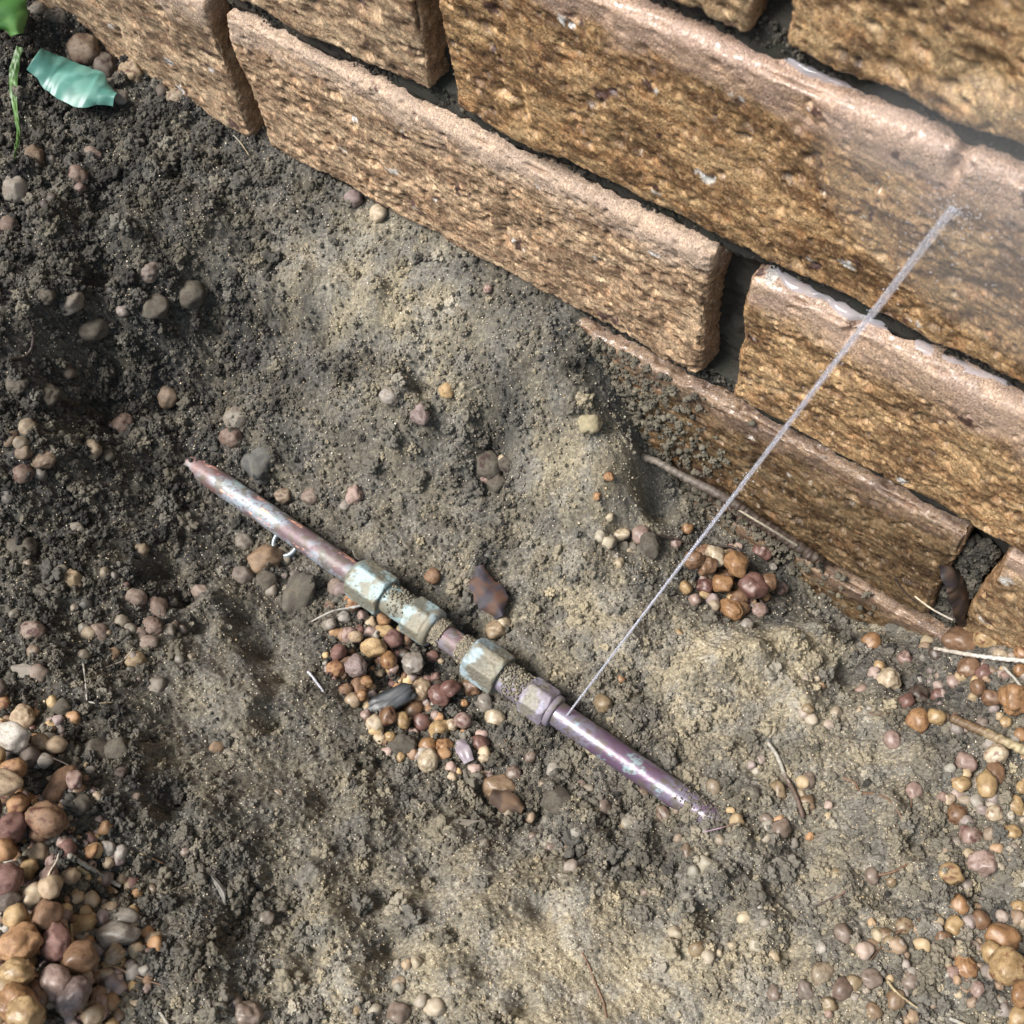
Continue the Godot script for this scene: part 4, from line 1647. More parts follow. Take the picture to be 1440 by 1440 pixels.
	_mound(365.1, 25.9, 8.8, -11.4)
	_mound(311.1, 65.1, 8.8, -7.6)
	_mound(71.9, 169.0, 4.9, -11.4)
	_mound(86.5, 175.5, 4.9, -13.3)
	_mound(100.7, 181.8, 4.8, -11.4)
	_mound(98.1, 169.5, 4.9, 9.5)
	_mound(111.6, 175.8, 4.9, 11.4)
	_mound(126.8, 181.3, 5.4, 9.5)
	_mound(111.7, 165.9, 4.3, -9.5)
	_mound(126.7, 172.4, 4.3, -11.4)
	_mound(144.6, 178.8, 4.1, -9.5)
	_mound(154.3, 195.8, 4.3, -13.3)
	_mound(147.4, 193.9, 4.6, 9.5)
	_mound(-23.6, 30.6, 3.8, -11.4)
	_mound(302.8, 224.3, 3.2, -11.4)
	_mound(252.8, 235.8, 4.6, -11.4)
	_mound(249.9, 228.5, 5.2, 9.5)
	_mound(215.2, 249.5, 7.7, -13.3)
	_mound(202.0, 256.4, 6.4, -9.5)
	_mound(207.1, 264.1, 5.0, -11.4)
	_mound(213.8, 231.2, 5.8, 9.5)
	_mound(230.5, 240.0, 6.7, 9.5)
	_mound(243.8, 190.0, 6.7, 7.6)
	_mound(262.7, 150.0, 4.6, 9.5)
	_mound(274.3, 156.6, 5.1, 9.5)
	_mound(286.5, 159.5, 5.0, 7.6)
	_mound(281.2, 141.5, 4.5, 7.6)
	_mound(264.8, 162.8, 4.0, -9.5)
	_mound(286.7, 166.9, 4.4, -11.4)
	_mound(302.2, 163.1, 4.9, -9.5)
	_mound(304.1, 151.2, 4.4, 7.6)
	_mound(159.9, 275.4, 6.0, -13.3)
	_mound(-21.6, 118.7, 6.7, 11.4)
	_mound(-16.1, 107.4, 6.8, 11.4)
	_mound(-0.7, 88.1, 7.0, 11.4)
	_mound(7.0, 74.8, 7.1, 13.3)
	_mound(6.8, 88.4, 5.8, 11.4)
	_mound(-8.1, 111.1, 7.9, -13.3)
	_mound(-0.4, 131.2, 14.4, -11.4)
	_mound(15.9, 108.1, 9.8, -11.4)
	_mound(18.2, 82.5, 8.5, 9.5)
	_mound(33.7, 93.6, 7.2, -9.5)
	_mound(7.7, 160.3, 9.1, 7.6)
	_mound(-14.6, 144.3, 7.7, 9.5)
	_mound(-44.0, 83.1, 9.5, 9.5)
	_mound(-39.0, 59.1, 7.9, -7.6)
	_mound(-14.9, 69.7, 8.2, 9.5)
	_mound(-71.9, 72.3, 7.0, 9.5)
	_mound(-21.2, 86.6, 6.3, -11.4)
	_mound(-28.0, 37.8, 6.4, 7.6)
	_mound(6.2, 38.2, 5.7, 7.6)
	_mound(23.3, 40.8, 5.0, -7.6)
	_mound(372.3, 122.6, 5.2, 7.6)
	_mound(371.6, 86.0, 6.5, 9.5)
	_mound(389.4, 95.4, 5.3, -9.5)
	_mound(354.0, 114.6, 5.9, -9.5)
	_mound(330.0, 109.6, 5.6, 7.6)
	_mound(334.5, 144.4, 4.8, 9.5)
	_mound(339.3, 157.9, 4.7, -9.5)
	_mound(314.7, 147.5, 4.4, -7.6)
	_mound(358.7, 150.4, 5.7, 9.5)
	_mound(369.8, 155.4, 5.1, -9.5)
	_mound(387.0, 119.5, 4.6, -7.6)
	_mound(401.3, 103.5, 5.7, 9.5)
	_mound(414.5, 97.9, 5.1, -11.4)
	_mound(395.7, 84.0, 5.3, -7.6)
	_mound(311.5, 99.4, 5.2, 7.6)
	_mound(297.3, 108.8, 4.6, -7.6)
	_mound(357.1, 54.0, 6.3, 5.7)
	_mound(373.8, 59.4, 6.7, 7.6)
	_mound(323.0, 62.7, 7.0, 7.6)
	_mound(186.5, 49.8, 7.5, 7.6)
	_mound(146.1, 58.7, 7.0, 7.6)
	_mound(122.4, 68.9, 7.0, 5.7)
	_mound(183.7, 63.1, 6.3, -7.6)
	_mound(176.6, 81.1, 6.3, 7.6)
	_mound(217.6, 62.9, 6.8, 7.6)
	_mound(217.9, 85.4, 6.8, -5.7)
	_mound(250.8, 79.6, 6.7, 7.6)
	_mound(266.0, 92.0, 5.4, -7.6)
	_mound(213.1, 203.1, 7.2, 7.6)
	_mound(194.7, 206.4, 7.2, -7.6)
	_mound(245.7, 208.0, 5.9, -9.5)
	_mound(273.8, 208.7, 6.7, 7.6)
	_mound(288.8, 194.5, 5.7, -7.6)
	_mound(281.2, 230.8, 6.5, 7.6)
	_mound(251.3, 252.4, 5.5, 7.6)
	_mound(231.2, 255.2, 5.0, -9.5)
	_mound(170.4, 238.4, 8.0, 7.6)
	_mound(155.2, 243.7, 5.9, -9.5)
	_mound(132.0, 235.8, 6.5, 9.5)
	_mound(145.6, 215.2, 6.7, -5.7)
	_mound(24.4, 121.9, 4.6, 9.5)
	_mound(33.5, 124.8, 2.9, 7.6)
	_mound(334.3, 127.0, 3.8, 9.5)

func lay_gravel() -> void:
	_gravel(101.5, 255.1, 16.0, 40, 0.15)
	_gravel(125.0, 270.3, 23.1, 70, 0.15)
	_gravel(146.1, 286.5, 24.9, 90, 0.15)
	_gravel(168.3, 300.3, 26.5, 110, 0.15)
	_gravel(182.8, 315.3, 23.3, 90, 0.15)
	_gravel(184.3, 293.4, 14.6, 30, 0.15)
	_gravel(167.0, 143.8, 24.9, 70, 0.15)
	_gravel(196.1, 155.7, 21.2, 60, 0.15)
	_gravel(219.6, 160.5, 14.7, 30, 0.15)
	_gravel(271.4, 23.5, 19.2, 50, 0.35)
	_gravel(375.8, 6.4, 23.2, 45, 0.55)
	_gravel(390.7, 27.9, 19.7, 26, 0.55)
	_gravel(400.8, 55.9, 21.8, 26, 0.55)
	_gravel(413.3, 82.9, 20.7, 22, 0.55)
	_gravel(425.6, 117.3, 19.8, 45, 0.55)
	_gravel(408.0, 129.4, 17.5, 14, 0.55)
	_gravel(396.2, 149.4, 22.2, 18, 0.55)
	_gravel(344.8, 54.3, 23.2, 14, 0.55)
	_gravel(340.5, 106.3, 22.1, 14, 0.35)
	_gravel(274.3, 156.6, 28.2, 20, 0.85)
	_gravel(11.8, 165.1, 24.1, 8, 0.85)
	_gravel(93.6, 198.6, 23.6, 16, 0.85)
	_gravel(62.8, 206.6, 26.3, 12, 0.85)
	_gravel(-16.1, 107.4, 34.2, 6, 0.85)
	_gravel(-64.7, 71.2, 28.5, 6, 0.85)
	_gravel(-82.2, 10.0, 16.5, 16, 0.85)
	_gravel(107.5, 138.7, 12.7, 20, 0.85)
	_gravel(225.8, 41.4, 12.5, 12, 0.85)
	_gravel(335.2, 150.8, 34.4, 16, 0.85)
	_gravel(267.4, 249.3, 14.9, 12, 0.85)

func make_pebbles() -> void:
	var heap := "rounded gravel pebbles of the heap"
	var loose := "pebbles half buried in the soil"
	_pebble(148.7, 303.3, 4.0, "brown", 1.08, 3.04, 0.12, "leftmost tiny dark brown rounded pebble midway in the lower left gravel heap", heap)
	_pebble(157.7, 307.5, 4.7, "brown", 1.08, 1.72, 0.12, "leftmost small dark brown rounded pebble low in the lower left gravel heap", heap)
	_pebble(158.8, 300.6, 4.0, "ochre", 1.08, 3.05, 0.12, "rightmost tiny ochre rounded pebble midway in the lower left gravel heap", heap)
	_pebble(147.7, 299.2, 4.8, "dark", 1.08, 2.24, 0.12, "leftmost small blackish rounded pebble midway in the lower left gravel heap", heap)
	_pebble(128.7, 288.8, 4.1, "brown", 1.08, 2.19, 0.12, "leftmost small dark brown rounded pebble midway in the lower left gravel heap", heap)
	_pebble(128.6, 280.4, 4.2, "dark", 1.08, 0.68, 0.12, "rightmost small blackish rounded pebble high in the lower left gravel heap", heap)
	_pebble(113.7, 273.6, 5.1, "brown", 1.08, 3.07, 0.12, "small dark brown rounded pebble high in the lower left gravel heap", heap)
	_pebble(172.0, 315.8, 4.6, "dark", 1.08, 0.02, 0.12, "small blackish rounded pebble low in the lower left gravel heap", heap)
	_pebble(178.6, 314.5, 4.6, "brown", 1.08, 0.79, 0.12, "rightmost small dark brown rounded pebble low in the lower left gravel heap", heap)
	_pebble(177.2, 324.5, 4.6, "brown", 1.08, 1.37, 0.12, "second from left small dark brown rounded pebble low in the lower left gravel heap", heap)
	_pebble(182.8, 320.3, 4.2, "ochre", 1.08, 2.45, 0.12, "second from left small ochre rounded pebble low in the lower left gravel heap", heap)
	_pebble(163.6, 317.1, 3.9, "tan", 1.08, 0.62, 0.12, "leftmost tiny tan rounded pebble low in the lower left gravel heap", heap)
	_pebble(150.8, 291.3, 4.1, "dark", 1.08, 2.71, 0.12, "rightmost small blackish rounded pebble midway in the lower left gravel heap", heap)
	_pebble(138.3, 292.4, 4.1, "dark", 1.08, 3.09, 0.12, "second from left small blackish rounded pebble midway in the lower left gravel heap", heap)
	_pebble(134.9, 277.8, 3.8, "brown", 1.08, 0.51, 0.12, "rightmost tiny dark brown rounded pebble midway in the lower left gravel heap", heap)
	_pebble(122.3, 282.7, 3.4, "brown", 1.08, 1.88, 0.12, "tiny dark brown rounded pebble high in the lower left gravel heap", heap)
	_pebble(107.0, 264.5, 4.3, "dark", 1.08, 0.03, 0.12, "leftmost small blackish rounded pebble high in the lower left gravel heap", heap)
	_pebble(112.0, 260.5, 3.9, "dark", 1.08, 1.21, 0.12, "rightmost tiny blackish rounded pebble high in the lower left gravel heap", heap)
	_pebble(91.7, 251.6, 4.7, "tan", 1.08, 0.14, 0.12, "small tan rounded pebble at the top of the lower left gravel heap", heap)
	_pebble(82.1, 252.0, 3.4, "orange", 1.08, 3.00, 0.12, "tiny orange-brown rounded pebble at the top of the lower left gravel heap", heap)
	_pebble(79.7, 248.8, 3.2, "dark", 1.08, 1.37, 0.12, "tiny blackish rounded pebble at the top of the lower left gravel heap", heap)
	_pebble(103.7, 259.7, 6.5, "white", 1.15, -0.43, 0.12, "small whitish rounded pebble at the top of the lower left gravel heap", heap)
	_pebble(108.5, 254.5, 3.5, "tan", 1.08, 2.98, 0.12, "leftmost tiny tan rounded pebble at the top of the lower left gravel heap", heap)
	_pebble(113.7, 251.9, 3.7, "tan", 1.08, 2.47, 0.12, "rightmost tiny tan rounded pebble at the top of the lower left gravel heap", heap)
	_pebble(116.9, 258.3, 3.0, "grey", 1.08, 2.72, 0.12, "tiny grey rounded pebble high in the lower left gravel heap", heap)
	_pebble(105.7, 267.0, 3.5, "ochre", 1.08, 0.54, 0.12, "tiny ochre rounded pebble high in the lower left gravel heap", heap)
	_pebble(109.6, 270.5, 3.6, "orange", 1.08, 0.24, 0.12, "tiny orange-brown rounded pebble high in the lower left gravel heap", heap)
	_pebble(115.7, 267.0, 4.7, "orange", 1.08, 1.89, 0.12, "leftmost small orange-brown rounded pebble high in the lower left gravel heap", heap)
	_pebble(127.3, 261.4, 5.1, "brown", 1.5, -1.69, 0.12, "small dark brown oblong pebble high in the lower left gravel heap", heap)
	_pebble(132.0, 257.3, 3.6, "pink", 1.08, 0.53, 0.12, "tiny pink rounded pebble high in the lower left gravel heap", heap)
	_pebble(138.4, 262.0, 4.1, "soil", 1.08, 2.30, 0.12, "small soil-caked rounded pebble high in the lower left gravel heap", heap)
	_pebble(118.1, 272.8, 5.9, "tan", 1.5, -0.53, 0.12, "small tan oblong pebble high in the lower left gravel heap", heap)
	_pebble(119.3, 280.8, 3.8, "dark", 1.08, 1.28, 0.12, "leftmost tiny blackish rounded pebble high in the lower left gravel heap", heap)
	_pebble(125.2, 274.5, 4.1, "orange", 1.08, 1.66, 0.12, "rightmost small orange-brown rounded pebble high in the lower left gravel heap", heap)
	_pebble(137.6, 272.3, 6.5, "brown", 1.1, 2.94, 0.12, "rightmost small dark brown rounded pebble midway in the lower left gravel heap", heap)
	_pebble(129.1, 282.6, 5.8, "red", 1.08, 1.64, 0.12, "rightmost small maroon rounded pebble midway in the lower left gravel heap", heap)
	_pebble(134.3, 287.9, 4.1, "orange", 1.08, 0.34, 0.12, "small orange-brown rounded pebble midway in the lower left gravel heap", heap)
	_pebble(139.5, 282.7, 3.3, "tan", 1.08, 0.50, 0.12, "leftmost tiny tan rounded pebble midway in the lower left gravel heap", heap)
	_pebble(146.6, 282.1, 2.9, "pink", 1.08, 1.71, 0.12, "rightmost tiny pink rounded pebble midway in the lower left gravel heap", heap)
	_pebble(146.7, 276.2, 3.5, "red", 1.08, 1.65, 0.12, "tiny maroon rounded pebble midway in the lower left gravel heap", heap)
	_pebble(151.9, 272.6, 2.9, "orange", 1.08, 2.00, 0.12, "tiny orange-brown rounded pebble midway in the lower left gravel heap", heap)
	_pebble(142.5, 288.5, 3.5, "ochre", 1.08, 1.26, 0.12, "second from left tiny ochre rounded pebble midway in the lower left gravel heap", heap)
	_pebble(153.5, 282.6, 3.5, "tan", 1.08, 2.04, 0.12, "rightmost tiny tan rounded pebble midway in the lower left gravel heap", heap)
	_pebble(150.6, 285.9, 3.3, "pink", 1.08, 1.25, 0.12, "leftmost tiny pink rounded pebble midway in the lower left gravel heap", heap)
	_pebble(143.2, 295.6, 6.0, "red", 1.15, 1.96, 0.12, "leftmost small maroon rounded pebble midway in the lower left gravel heap", heap)
	_pebble(152.4, 293.8, 4.2, "cream", 1.08, 2.41, 0.12, "small cream-coloured rounded pebble midway in the lower left gravel heap", heap)
	_pebble(156.0, 287.6, 4.2, "tan", 1.08, 0.56, 0.12, "small tan rounded pebble midway in the lower left gravel heap", heap)
	_pebble(161.6, 295.5, 5.2, "brown", 1.08, 1.18, 0.12, "second from left small dark brown rounded pebble midway in the lower left gravel heap", heap)
	_pebble(154.7, 300.8, 4.0, "ochre", 1.08, 1.58, 0.12, "leftmost tiny ochre rounded pebble midway in the lower left gravel heap", heap)
	_pebble(168.3, 291.5, 3.7, "ochre", 1.2, -1.08, 0.12, "tiny ochre rounded pebble at the lower left heap edge", heap)
	_pebble(175.5, 282.5, 4.0, "grey", 1.25, -0.55, 0.12, "tiny grey rounded pebble at the lower left heap edge", heap)
	_pebble(179.6, 287.8, 5.4, "grey", 1.45, -0.60, 0.12, "small grey oblong pebble at the lower left heap edge", heap)
	_pebble(162.7, 306.1, 6.6, "orange", 1.08, 2.16, 0.12, "leftmost small orange-brown rounded pebble low in the lower left gravel heap", heap)
	_pebble(170.0, 299.8, 5.6, "red", 1.08, 0.80, 0.12, "small maroon rounded pebble at the lower left heap edge", heap)
	_pebble(184.3, 292.4, 3.4, "tan", 1.08, 1.74, 0.12, "tiny tan rounded pebble at the lower left heap edge", heap)
	_pebble(179.0, 298.5, 5.9, "brown", 1.08, 1.96, 0.12, "small dark brown rounded pebble at the lower left heap edge", heap)
	_pebble(170.1, 312.1, 5.1, "ochre", 1.15, -0.65, 0.12, "leftmost small ochre rounded pebble low in the lower left gravel heap", heap)
	_pebble(173.9, 307.4, 3.1, "dark", 1.08, 2.81, 0.12, "tiny blackish rounded pebble low in the lower left gravel heap", heap)
	_pebble(164.2, 315.6, 2.7, "red", 1.08, 1.14, 0.12, "tiny maroon rounded pebble low in the lower left gravel heap", heap)
	_pebble(167.9, 319.4, 3.5, "tan", 1.08, 2.00, 0.12, "second from left tiny tan rounded pebble low in the lower left gravel heap", heap)
	_pebble(179.8, 307.9, 5.3, "pink", 1.08, 0.60, 0.12, "small pink rounded pebble low in the lower left gravel heap", heap)
	_pebble(187.0, 308.4, 5.9, "purple", 1.1, 1.56, 0.12, "small purple-grey rounded pebble low in the lower left gravel heap", heap)
	_pebble(178.1, 318.2, 6.0, "orange", 1.08, 0.57, 0.12, "rightmost small orange-brown rounded pebble low in the lower left gravel heap", heap)
	_pebble(185.1, 317.7, 5.2, "ochre", 1.08, 2.88, 0.12, "rightmost small ochre rounded pebble low in the lower left gravel heap", heap)
	_pebble(194.5, 309.3, 3.9, "tan", 1.08, 1.36, 0.12, "rightmost tiny tan rounded pebble low in the lower left gravel heap", heap)
	_pebble(157.4, 313.1, 3.3, "brown", 1.08, 2.61, 0.12, "tiny dark brown rounded pebble low in the lower left gravel heap", heap)
	_pebble(172.3, 325.2, 3.1, "ochre", 1.08, 1.31, 0.12, "tiny ochre rounded pebble low in the lower left gravel heap", heap)
	_pebble(98.7, 240.3, 3.6, "soil", 1.08, 2.84, 0.42, "tiny soil-caked half-buried pebble at the top of the lower left gravel heap", loose)
	_pebble(165.7, 283.4, 1.7, "pink", 1.08, 1.27, 0.42, "tiny pink half-buried pebble at the lower left heap edge", loose)
	_pebble(172.2, 253.7, 2.1, "pink", 1.08, 1.04, 0.42, "tiny pink half-buried pebble in sandy soil beside the lower left heap", loose)
	_pebble(147.6, 216.8, 3.2, "orange", 1.08, 1.80, 0.42, "tiny orange-brown half-buried pebble on the smooth sand left of the pipe gravel", loose)
	_pebble(229.7, 281.6, 4.7, "pink", 1.08, 2.65, 0.42, "small pink half-buried pebble at the bottom edge beside the lower left heap", loose)
	_pebble(224.3, 281.1, 2.4, "pink", 1.08, 2.70, 0.42, "tiny pink half-buried pebble at the bottom edge beside the lower left heap", loose)
	_pebble(113.2, 212.1, 3.8, "grey", 1.08, 1.87, 0.42, "tiny grey half-buried pebble beside the top of the lower left heap", loose)
	_pebble(180.4, 216.6, 1.8, "tan", 1.08, 0.27, 0.42, "tiny tan half-buried pebble on the smooth sand left of the pipe gravel", loose)
	_pebble(210.1, 254.5, 2.9, "grey", 1.08, 1.88, 0.42, "tiny grey half-buried pebble in sandy soil beside the lower left heap", loose)
	_pebble(209.8, 281.8, 2.4, "brown", 1.08, 0.77, 0.42, "tiny dark brown half-buried pebble at the bottom edge beside the lower left heap", loose)
	_pebble(136.9, 246.0, 2.6, "dark", 1.08, 2.30, 0.42, "tiny blackish half-buried pebble beside the top of the lower left heap", loose)
	_pebble(128.2, 240.8, 5.4, "soil", 1.08, 2.81, 0.42, "rightmost small soil-caked half-buried pebble beside the top of the lower left heap", loose)
	_pebble(121.3, 246.1, 5.3, "soil", 1.08, 1.62, 0.42, "leftmost small soil-caked half-buried pebble beside the top of the lower left heap", loose)
	_pebble(147.6, 249.2, 1.7, "pink", 1.08, 1.90, 0.42, "tiny pink half-buried pebble beside the top of the lower left heap", loose)
	_pebble(173.9, 270.2, 2.1, "brown", 1.08, 0.20, 0.42, "tiny dark brown half-buried pebble in sandy soil beside the lower left heap", loose)
	_pebble(161.4, 147.5, 3.4, "dark", 1.08, 1.70, 0.1, "tiny blackish rounded pebble in the gravel under the left pipe nuts", heap)
	_pebble(167.6, 144.7, 3.4, "brown", 1.08, 0.41, 0.1, "leftmost tiny dark brown rounded pebble in the gravel between bark chip and nuts", heap)
	_pebble(157.5, 154.9, 3.4, "brown", 1.08, 1.93, 0.1, "rightmost tiny dark brown rounded pebble left of the black bark chip", heap)
	_pebble(173.7, 137.5, 3.0, "dark", 1.08, 1.14, 0.1, "tiny blackish rounded pebble in the gravel between bark chip and nuts", heap)
	_pebble(133.9, 130.0, 3.8, "purple", 1.08, 2.41, 0.1, "tiny purple-grey rounded pebble beside the leftmost pipe nut", heap)
	_pebble(142.4, 131.8, 4.0, "orange", 1.08, 0.15, 0.1, "small orange-brown rounded pebble beside the leftmost pipe nut", heap)
	_pebble(148.4, 134.0, 2.4, "pink", 1.08, 0.34, 0.1, "rightmost tiny pink rounded pebble in the gravel under the left pipe nuts", heap)
	_pebble(141.6, 145.9, 2.6, "grey", 1.08, 2.15, 0.1, "tiny grey rounded pebble beside the leftmost pipe nut", heap)
	_pebble(160.2, 133.3, 3.5, "ochre", 1.2, -0.33, 0.1, "tiny ochre rounded pebble in the gravel under the left pipe nuts", heap)
	_pebble(157.3, 129.7, 3.3, "orange", 1.08, 1.62, 0.1, "tiny orange-brown rounded pebble in the gravel under the left pipe nuts", heap)
	_pebble(149.7, 144.7, 3.7, "pink", 1.08, 1.79, 0.1, "leftmost tiny pink rounded pebble in the gravel under the left pipe nuts", heap)
	_pebble(153.9, 144.1, 3.0, "tan", 1.08, 2.65, 0.1, "tiny tan rounded pebble in the gravel under the left pipe nuts", heap)
	_pebble(152.6, 153.9, 3.7, "red", 1.08, 1.53, 0.1, "tiny maroon rounded pebble left of the black bark chip", heap)
	_pebble(162.7, 143.4, 5.1, "ochre", 1.08, 2.54, 0.1, "small ochre rounded pebble in the gravel under the left pipe nuts", heap)
	_pebble(167.5, 128.7, 3.7, "tan", 1.4, -0.10, 0.1, "tiny tan oblong pebble in the gravel between bark chip and nuts", heap)
	_pebble(171.3, 131.1, 2.6, "brown", 1.08, 1.60, 0.1, "rightmost tiny dark brown rounded pebble in the gravel between bark chip and nuts", heap)
	_pebble(167.4, 134.7, 4.2, "red", 1.08, 2.91, 0.1, "small maroon rounded pebble in the gravel between bark chip and nuts", heap)
	_pebble(157.0, 161.3, 4.0, "orange", 1.08, 2.09, 0.1, "leftmost tiny orange-brown rounded pebble left of the black bark chip", heap)
	_pebble(163.0, 154.9, 4.7, "purple", 1.08, 0.47, 0.1, "small purple-grey rounded pebble left of the black bark chip", heap)
	_pebble(171.6, 144.2, 3.9, "orange", 1.08, 1.14, 0.1, "tiny orange-brown rounded pebble in the gravel between bark chip and nuts", heap)
	_pebble(179.8, 138.6, 5.0, "grey", 1.15, 0.29, 0.1, "small grey rounded pebble in the gravel between bark chip and nuts", heap)
	_pebble(169.9, 149.7, 2.3, "tan", 1.08, 2.72, 0.1, "tiny tan rounded pebble in the gravel between bark chip and nuts", heap)
	_pebble(175.0, 145.5, 2.4, "pink", 1.08, 1.10, 0.1, "tiny pink rounded pebble in the gravel between bark chip and nuts", heap)
	_pebble(168.7, 161.2, 4.5, "brown", 1.08, 0.59, 0.16, "small dark brown rounded pebble left of the black bark chip", heap)
	_pebble(183.4, 159.7, 4.5, "dark", 1.08, 1.48, 0.16, "small blackish rounded pebble just below the black bark chip", heap)
	_pebble(191.6, 154.4, 5.0, "brown", 1.08, 1.23, 0.16, "small dark brown rounded pebble just below the black bark chip", heap)
	_pebble(193.9, 141.3, 4.1, "dark", 1.08, 1.94, 0.16, "small blackish rounded pebble in red crumbly gravel under the pipe", heap)
	_pebble(190.7, 146.2, 4.4, "tan", 1.08, 1.37, 0.16, "small tan rounded pebble just below the black bark chip", heap)
	_pebble(186.4, 170.6, 4.2, "cream", 1.08, 0.82, 0.16, "small cream-coloured rounded pebble just below the black bark chip", heap)
	_pebble(189.1, 164.8, 4.0, "brown", 1.08, 1.30, 0.16, "tiny dark brown rounded pebble just below the black bark chip", heap)
	_pebble(180.8, 169.4, 2.5, "pink", 1.08, 1.32, 0.16, "tiny pink rounded pebble just below the black bark chip", heap)
	_pebble(194.3, 162.3, 3.2, "ochre", 1.2, 0.55, 0.16, "rightmost tiny ochre rounded pebble just below the black bark chip", heap)
	_pebble(194.3, 170.8, 2.5, "ochre", 1.08, 2.83, 0.16, "leftmost tiny ochre rounded pebble just below the black bark chip", heap)
	_pebble(199.7, 157.3, 4.2, "red", 1.08, 3.08, 0.16, "small maroon rounded pebble just below the black bark chip", heap)
	_pebble(208.3, 156.0, 4.5, "ochre", 1.08, 1.96, 0.16, "small ochre rounded pebble at the end of gravel under pipe", heap)
	_pebble(211.5, 151.4, 2.5, "cream", 1.08, 0.26, 0.16, "tiny cream-coloured rounded pebble at the end of gravel under pipe", heap)
	_pebble(202.1, 170.0, 5.1, "soil", 1.08, 2.30, 0.16, "small soil-caked rounded pebble just below the black bark chip", heap)
	_pebble(209.5, 165.5, 4.1, "orange", 1.08, 2.13, 0.16, "small orange-brown rounded pebble at the end of gravel under pipe", heap)
	_pebble(215.4, 161.2, 3.5, "orange", 1.08, 2.59, 0.16, "tiny orange-brown rounded pebble at the end of gravel under pipe", heap)
	_pebble(215.1, 170.6, 4.6, "cream", 1.08, 1.09, 0.16, "small cream-coloured rounded pebble at the end of gravel under pipe", heap)
	_pebble(198.7, 144.1, 4.9, "red", 1.08, 0.18, 0.16, "leftmost small maroon rounded pebble in red crumbly gravel under the pipe", heap)
	_pebble(201.4, 139.4, 4.1, "red", 1.08, 1.92, 0.16, "rightmost small maroon rounded pebble in red crumbly gravel under the pipe", heap)
	_pebble(215.4, 134.8, 3.8, "grey", 1.08, 0.39, 0.16, "tiny grey rounded pebble below the right pipe nuts", heap)
	_pebble(224.7, 138.3, 4.2, "cream", 1.15, -0.21, 0.16, "small cream-coloured rounded pebble below the right pipe nuts", heap)
	_pebble(231.8, 156.1, 2.3, "cream", 1.08, 2.38, 0.16, "tiny cream-coloured rounded pebble in soil under the rightmost nut", heap)
	_pebble(171.6, 167.7, 3.4, "tan", 1.08, 2.49, 0.16, "tiny tan rounded pebble left of the black bark chip", heap)
	_pebble(173.9, 163.8, 2.4, "orange", 1.08, 1.28, 0.16, "second from left tiny orange-brown rounded pebble left of the black bark chip", heap)
	_pebble(206.6, 132.6, 4.3, "brown", 1.08, 2.96, 0.16, "small dark brown rounded pebble in red crumbly gravel under the pipe", heap)
	_pebble(226.6, 151.6, 3.7, "red", 1.08, 0.55, 0.16, "tiny maroon rounded pebble in soil under the rightmost nut", heap)
	_pebble(214.5, 147.7, 3.5, "pink", 1.08, 2.96, 0.16, "tiny pink rounded pebble in red crumbly gravel under the pipe", heap)
	_pebble(204.2, 175.4, 1.9, "ochre", 1.08, 1.46, 0.16, "tiny ochre rounded pebble at the end of gravel under pipe", heap)
	_pebble(170.0, 157.5, 3.0, "orange", 1.08, 2.40, 0.16, "rightmost tiny orange-brown rounded pebble left of the black bark chip", heap)
	_pebble(166.4, 165.4, 3.0, "brown", 1.08, 2.36, 0.16, "leftmost tiny dark brown rounded pebble left of the black bark chip", heap)
	_pebble(243.7, 162.4, 6.5, "orange", 1.15, -0.40, 0.4, "small orange-brown half-buried pebble in soil midway below the right pipe length", loose)
	_pebble(259.3, 109.6, 4.2, "ochre", 1.08, 3.08, 0.4, "small ochre half-buried pebble close to the spurting pipe nut", loose)
	_pebble(294.4, 147.1, 2.3, "ochre", 1.08, 3.06, 0.4, "tiny ochre half-buried pebble below the right pipe length", loose)
	_pebble(289.5, 166.9, 2.2, "orange", 1.08, 0.13, 0.4, "tiny orange-brown half-buried pebble below the right pipe length", loose)
	_pebble(276.3, 171.4, 2.3, "pink", 1.08, 0.05, 0.4, "rightmost tiny pink half-buried pebble in sand well below the right nuts", loose)
	_pebble(247.0, 144.5, 2.7, "pink", 1.08, 1.71, 0.4, "rightmost tiny pink half-buried pebble in soil under the rightmost nut", loose)
	_pebble(270.6, 143.7, 2.9, "pink", 1.08, 0.11, 0.4, "leftmost tiny pink half-buried pebble below the right pipe length", loose)
	_pebble(267.5, 171.3, 2.1, "pink", 1.08, 2.06, 0.4, "leftmost tiny pink half-buried pebble in sand well below the right nuts", loose)
	_pebble(319.0, 146.9, 2.4, "ochre", 1.08, 1.68, 0.4, "tiny ochre half-buried pebble below the right pipe end", loose)
	_pebble(269.9, 252.3, 4.1, "pink", 1.08, 2.09, 0.4, "small pink half-buried pebble at the bottom edge under the sandy mound", loose)
	_pebble(258.3, 259.4, 1.8, "ochre", 1.08, 1.39, 0.4, "tiny ochre half-buried pebble at the bottom edge under the sandy mound", loose)
	_pebble(314.5, 159.0, 1.4, "cream", 1.08, 0.86, 0.4, "tiny cream-coloured half-buried pebble below the right pipe length", loose)
	_pebble(237.7, 153.5, 2.0, "cream", 1.08, 2.98, 0.4, "tiny cream-coloured half-buried pebble in soil under the rightmost nut", loose)
	_pebble(254.5, 185.8, 2.4, "grey", 1.08, 2.29, 0.4, "tiny grey half-buried pebble in soil midway below the right pipe length", loose)
	_pebble(236.8, 160.5, 2.9, "pink", 1.08, 0.02, 0.4, "tiny pink half-buried pebble in soil midway below the right pipe length", loose)
	_pebble(245.3, 154.0, 3.3, "pink", 1.08, 0.31, 0.4, "leftmost tiny pink half-buried pebble in soil under the rightmost nut", loose)
